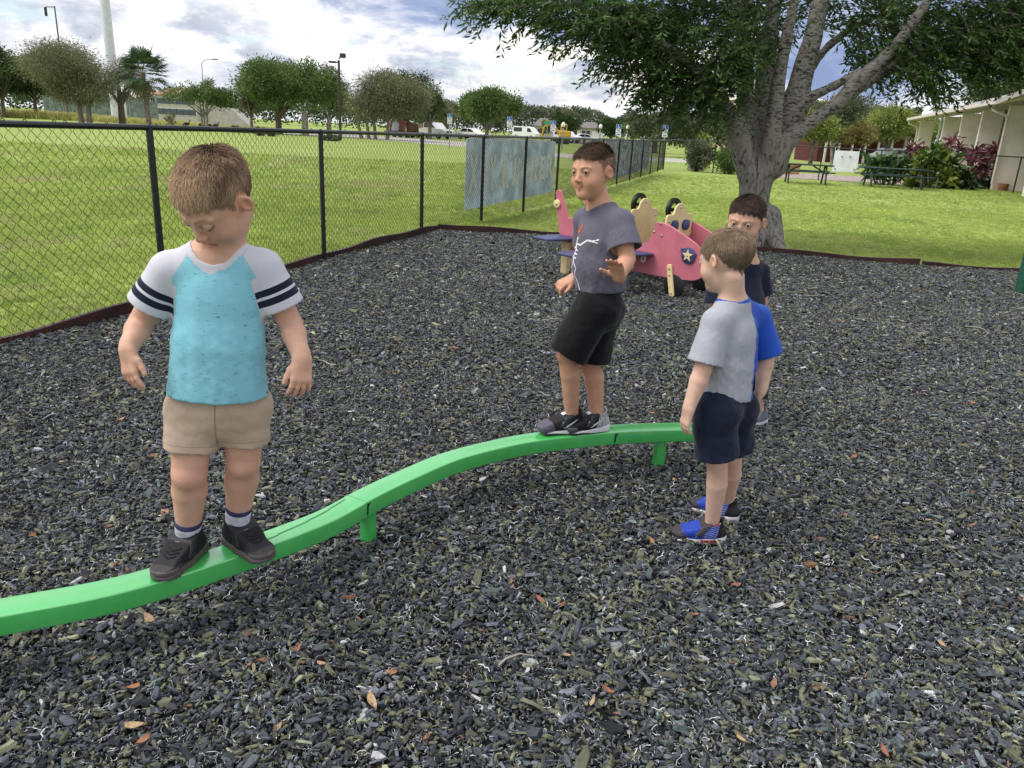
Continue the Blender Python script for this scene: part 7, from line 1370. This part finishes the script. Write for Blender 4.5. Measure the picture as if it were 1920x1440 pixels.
shrub('loose olive bush at the back fence left of the oak trunk', 1306, 322, 26, 64, GRY, .085, 46, 55, None, 'bush', 'bushes at the back fence'); shrub('dark green bush half hidden by the oak trunk', 1362, 326, 30, 44, MID, .095, 46, 50, None, 'bush', 'bushes at the back fence'); shrub('bright green bush tip behind the loose olive bush', 1312, 318, 20, 66, YEL, .09, 24, 40, 38, 'bush', 'bushes at the back fence')
b = MB(); p = at(1304, 320); b.ball((p[0], p[1], .12), (.42, .3, .26), 10, 6); tag(b.build('boulder', mat('pale_stone', (.45, .42, .38), .9, .2, 3., .4, 10.), None, True, loc=(p[0], p[1], 0)), 'pale boulder at the foot of the loose olive bush', 'boulder')
ribbon('patio', [(1440, 322), (1560, 328), (1700, 336), (1760, 341)], [(1440, 332), (1560, 338), (1700, 347), (1760, 352)], .012, mat('pink_paving', (.42, .34, .31), .9, .2, 3., .2, 12.))
# wooden raised bed behind the left table
m_wood = mat('orange_timber', (.42, .22, .10), .8, .2, 3.); A = at(1462, 330); A2 = at(1532, 333); d = unit(A2[:2]-A[:2]); rt = empty('raised_bed', ((A[0]+A2[0])/2, (A[1]+A2[1])/2+2., 0), label='orange timber raised bed behind the left picnic table', cat='planter')
for off in (0, 1.2):
    for zz_ in (.14, .38): b = MB(); c_ = (A+A2)/2+np.array([-d[1], d[0], 0])*(2.0+off)+[0, 0, zz_]; b.box(c_, (np.linalg.norm(A2-A)+.3, .06, .22), ax=(np.array([*d, 0]), np.array([-d[1], d[0], 0]), Z_), bev=.008); b.build('plank', m_wood, rt)
# ---- picnic tables
m_tbl = mat('dark_green_metal', (.022, .045, .040), .45, .15, 5.)
def picnic(label, pL, pR, zt=.68):
    A, B_ = aty(*pL, 29.6), aty(*pR, 29.2); A[2] = B_[2] = zt; Y = (A[1]+B_[1])/2; d = unit(B_[:2]-A[:2]); L_ = min(np.linalg.norm(B_[:2]-A[:2]), 3.1); c_ = (A+B_)/2; rt = empty('picnic_table', (c_[0], c_[1], 0), label=label, cat='picnic table', group='picnic tables'); ax = (np.array([*d, 0]), np.array([-d[1], d[0], 0]), Z_); o = np.array([c_[0], c_[1], 0])
    for k in range(5): b = MB(); b.box(o+ax[1]*(k-2)*.15+Z_*zt, (L_, .14, .045), ax=ax, bev=.008); b.build('plank', m_tbl, rt)
    for sd in (-1, 1):
        for k in (0, 1): b = MB(); b.box(o+ax[1]*sd*(.66+.14*k)+Z_*.45, (L_, .13, .04), ax=ax, bev=.008); b.build('seat_plank', m_tbl, rt)
    for e in (-1, 1):
        q = o+ax[0]*e*L_*.36
        for sd in (-1, 1): b = MB(); b.tube([q+ax[1]*sd*.22+Z_*(zt-.03), q+ax[1]*sd*.58], .035, 6); b.build('leg', m_tbl, rt)
        b = MB(); b.box(q+Z_*.415, (.05, 1.55, .05), ax=ax); b.build('crossbar', m_tbl, rt); b = MB(); b.tube([q+Z_*.42, o+ax[0]*e*L_*.12+Z_*(zt-.04)], .025, 6); b.build('brace', m_tbl, rt)
picnic('dark green picnic table just right of the oak trunk', (1466, 309), (1562, 314)); picnic('dark green picnic table right of the white sheet', (1613, 318.5), (1742, 327))
# ---- white sheet on the back fence
cs = [vp(px, py, FENCE_R[3], FENCE_R[5]) for px, py in ((1566, 282), (1612, 284), (1607, 323), (1560, 321))]
nF = unit(np.array([-(FENCE_R[5][1]-FENCE_R[3][1]), FENCE_R[5][0]-FENCE_R[3][0]])); nF = -nF if nF[1] > 0 else nF; b = MB(); n = 12; V = []
for lay in (0, 1):
    for i in range(n+1):
        for j in range(n+1):
            u, v = i/n, j/n; p = (cs[3]*(1-u)+cs[2]*u)*(1-v)+(cs[0]*(1-u)+cs[1]*u)*v; V.append(p+np.array([*nF, 0])*(.05+.02*math.sin(u*7)*(1-v)+.004*lay))
m1 = n+1; Fq = [(i*m1+j, (i+1)*m1+j, (i+1)*m1+j+1, i*m1+j+1) for i in range(n) for j in range(n)]; b.add(V, Fq+[tuple(q+m1*m1 for q in f[::-1]) for f in Fq]); m_sheet = mat('white_sheet', (.74, .76, .82), .7, .06, 4.)
sh = b.build('white_sheet', m_sheet, None, smooth='all', loc=tuple(cs[3])); tag(sh, 'white sheet hung on the back fence between the two picnic tables', 'sheet')
for u, v in ((.33, .72), (.66, .72), (.12, .12), (.88, .12)): p = (cs[3]*(1-u)+cs[2]*u)*(1-v)+(cs[0]*(1-u)+cs[1]*u)*v+np.array([*nF, 0])*.09; b = MB(); b.box(p, (.07, .012, .035), ax=(np.array([-nF[1], nF[0], 0]), np.array([*nF, 0]), Z_)); b.build('slit', mat('dark_slit', (.05, .05, .06), .8, .1), sh)
for q in (cs[0], cs[1]): b = MB(); b.tube([q+np.array([*nF, 0])*.05, q+np.array([0, 0, .12])], .008, 5); b.build('tie_cord', m_wtrim, sh)
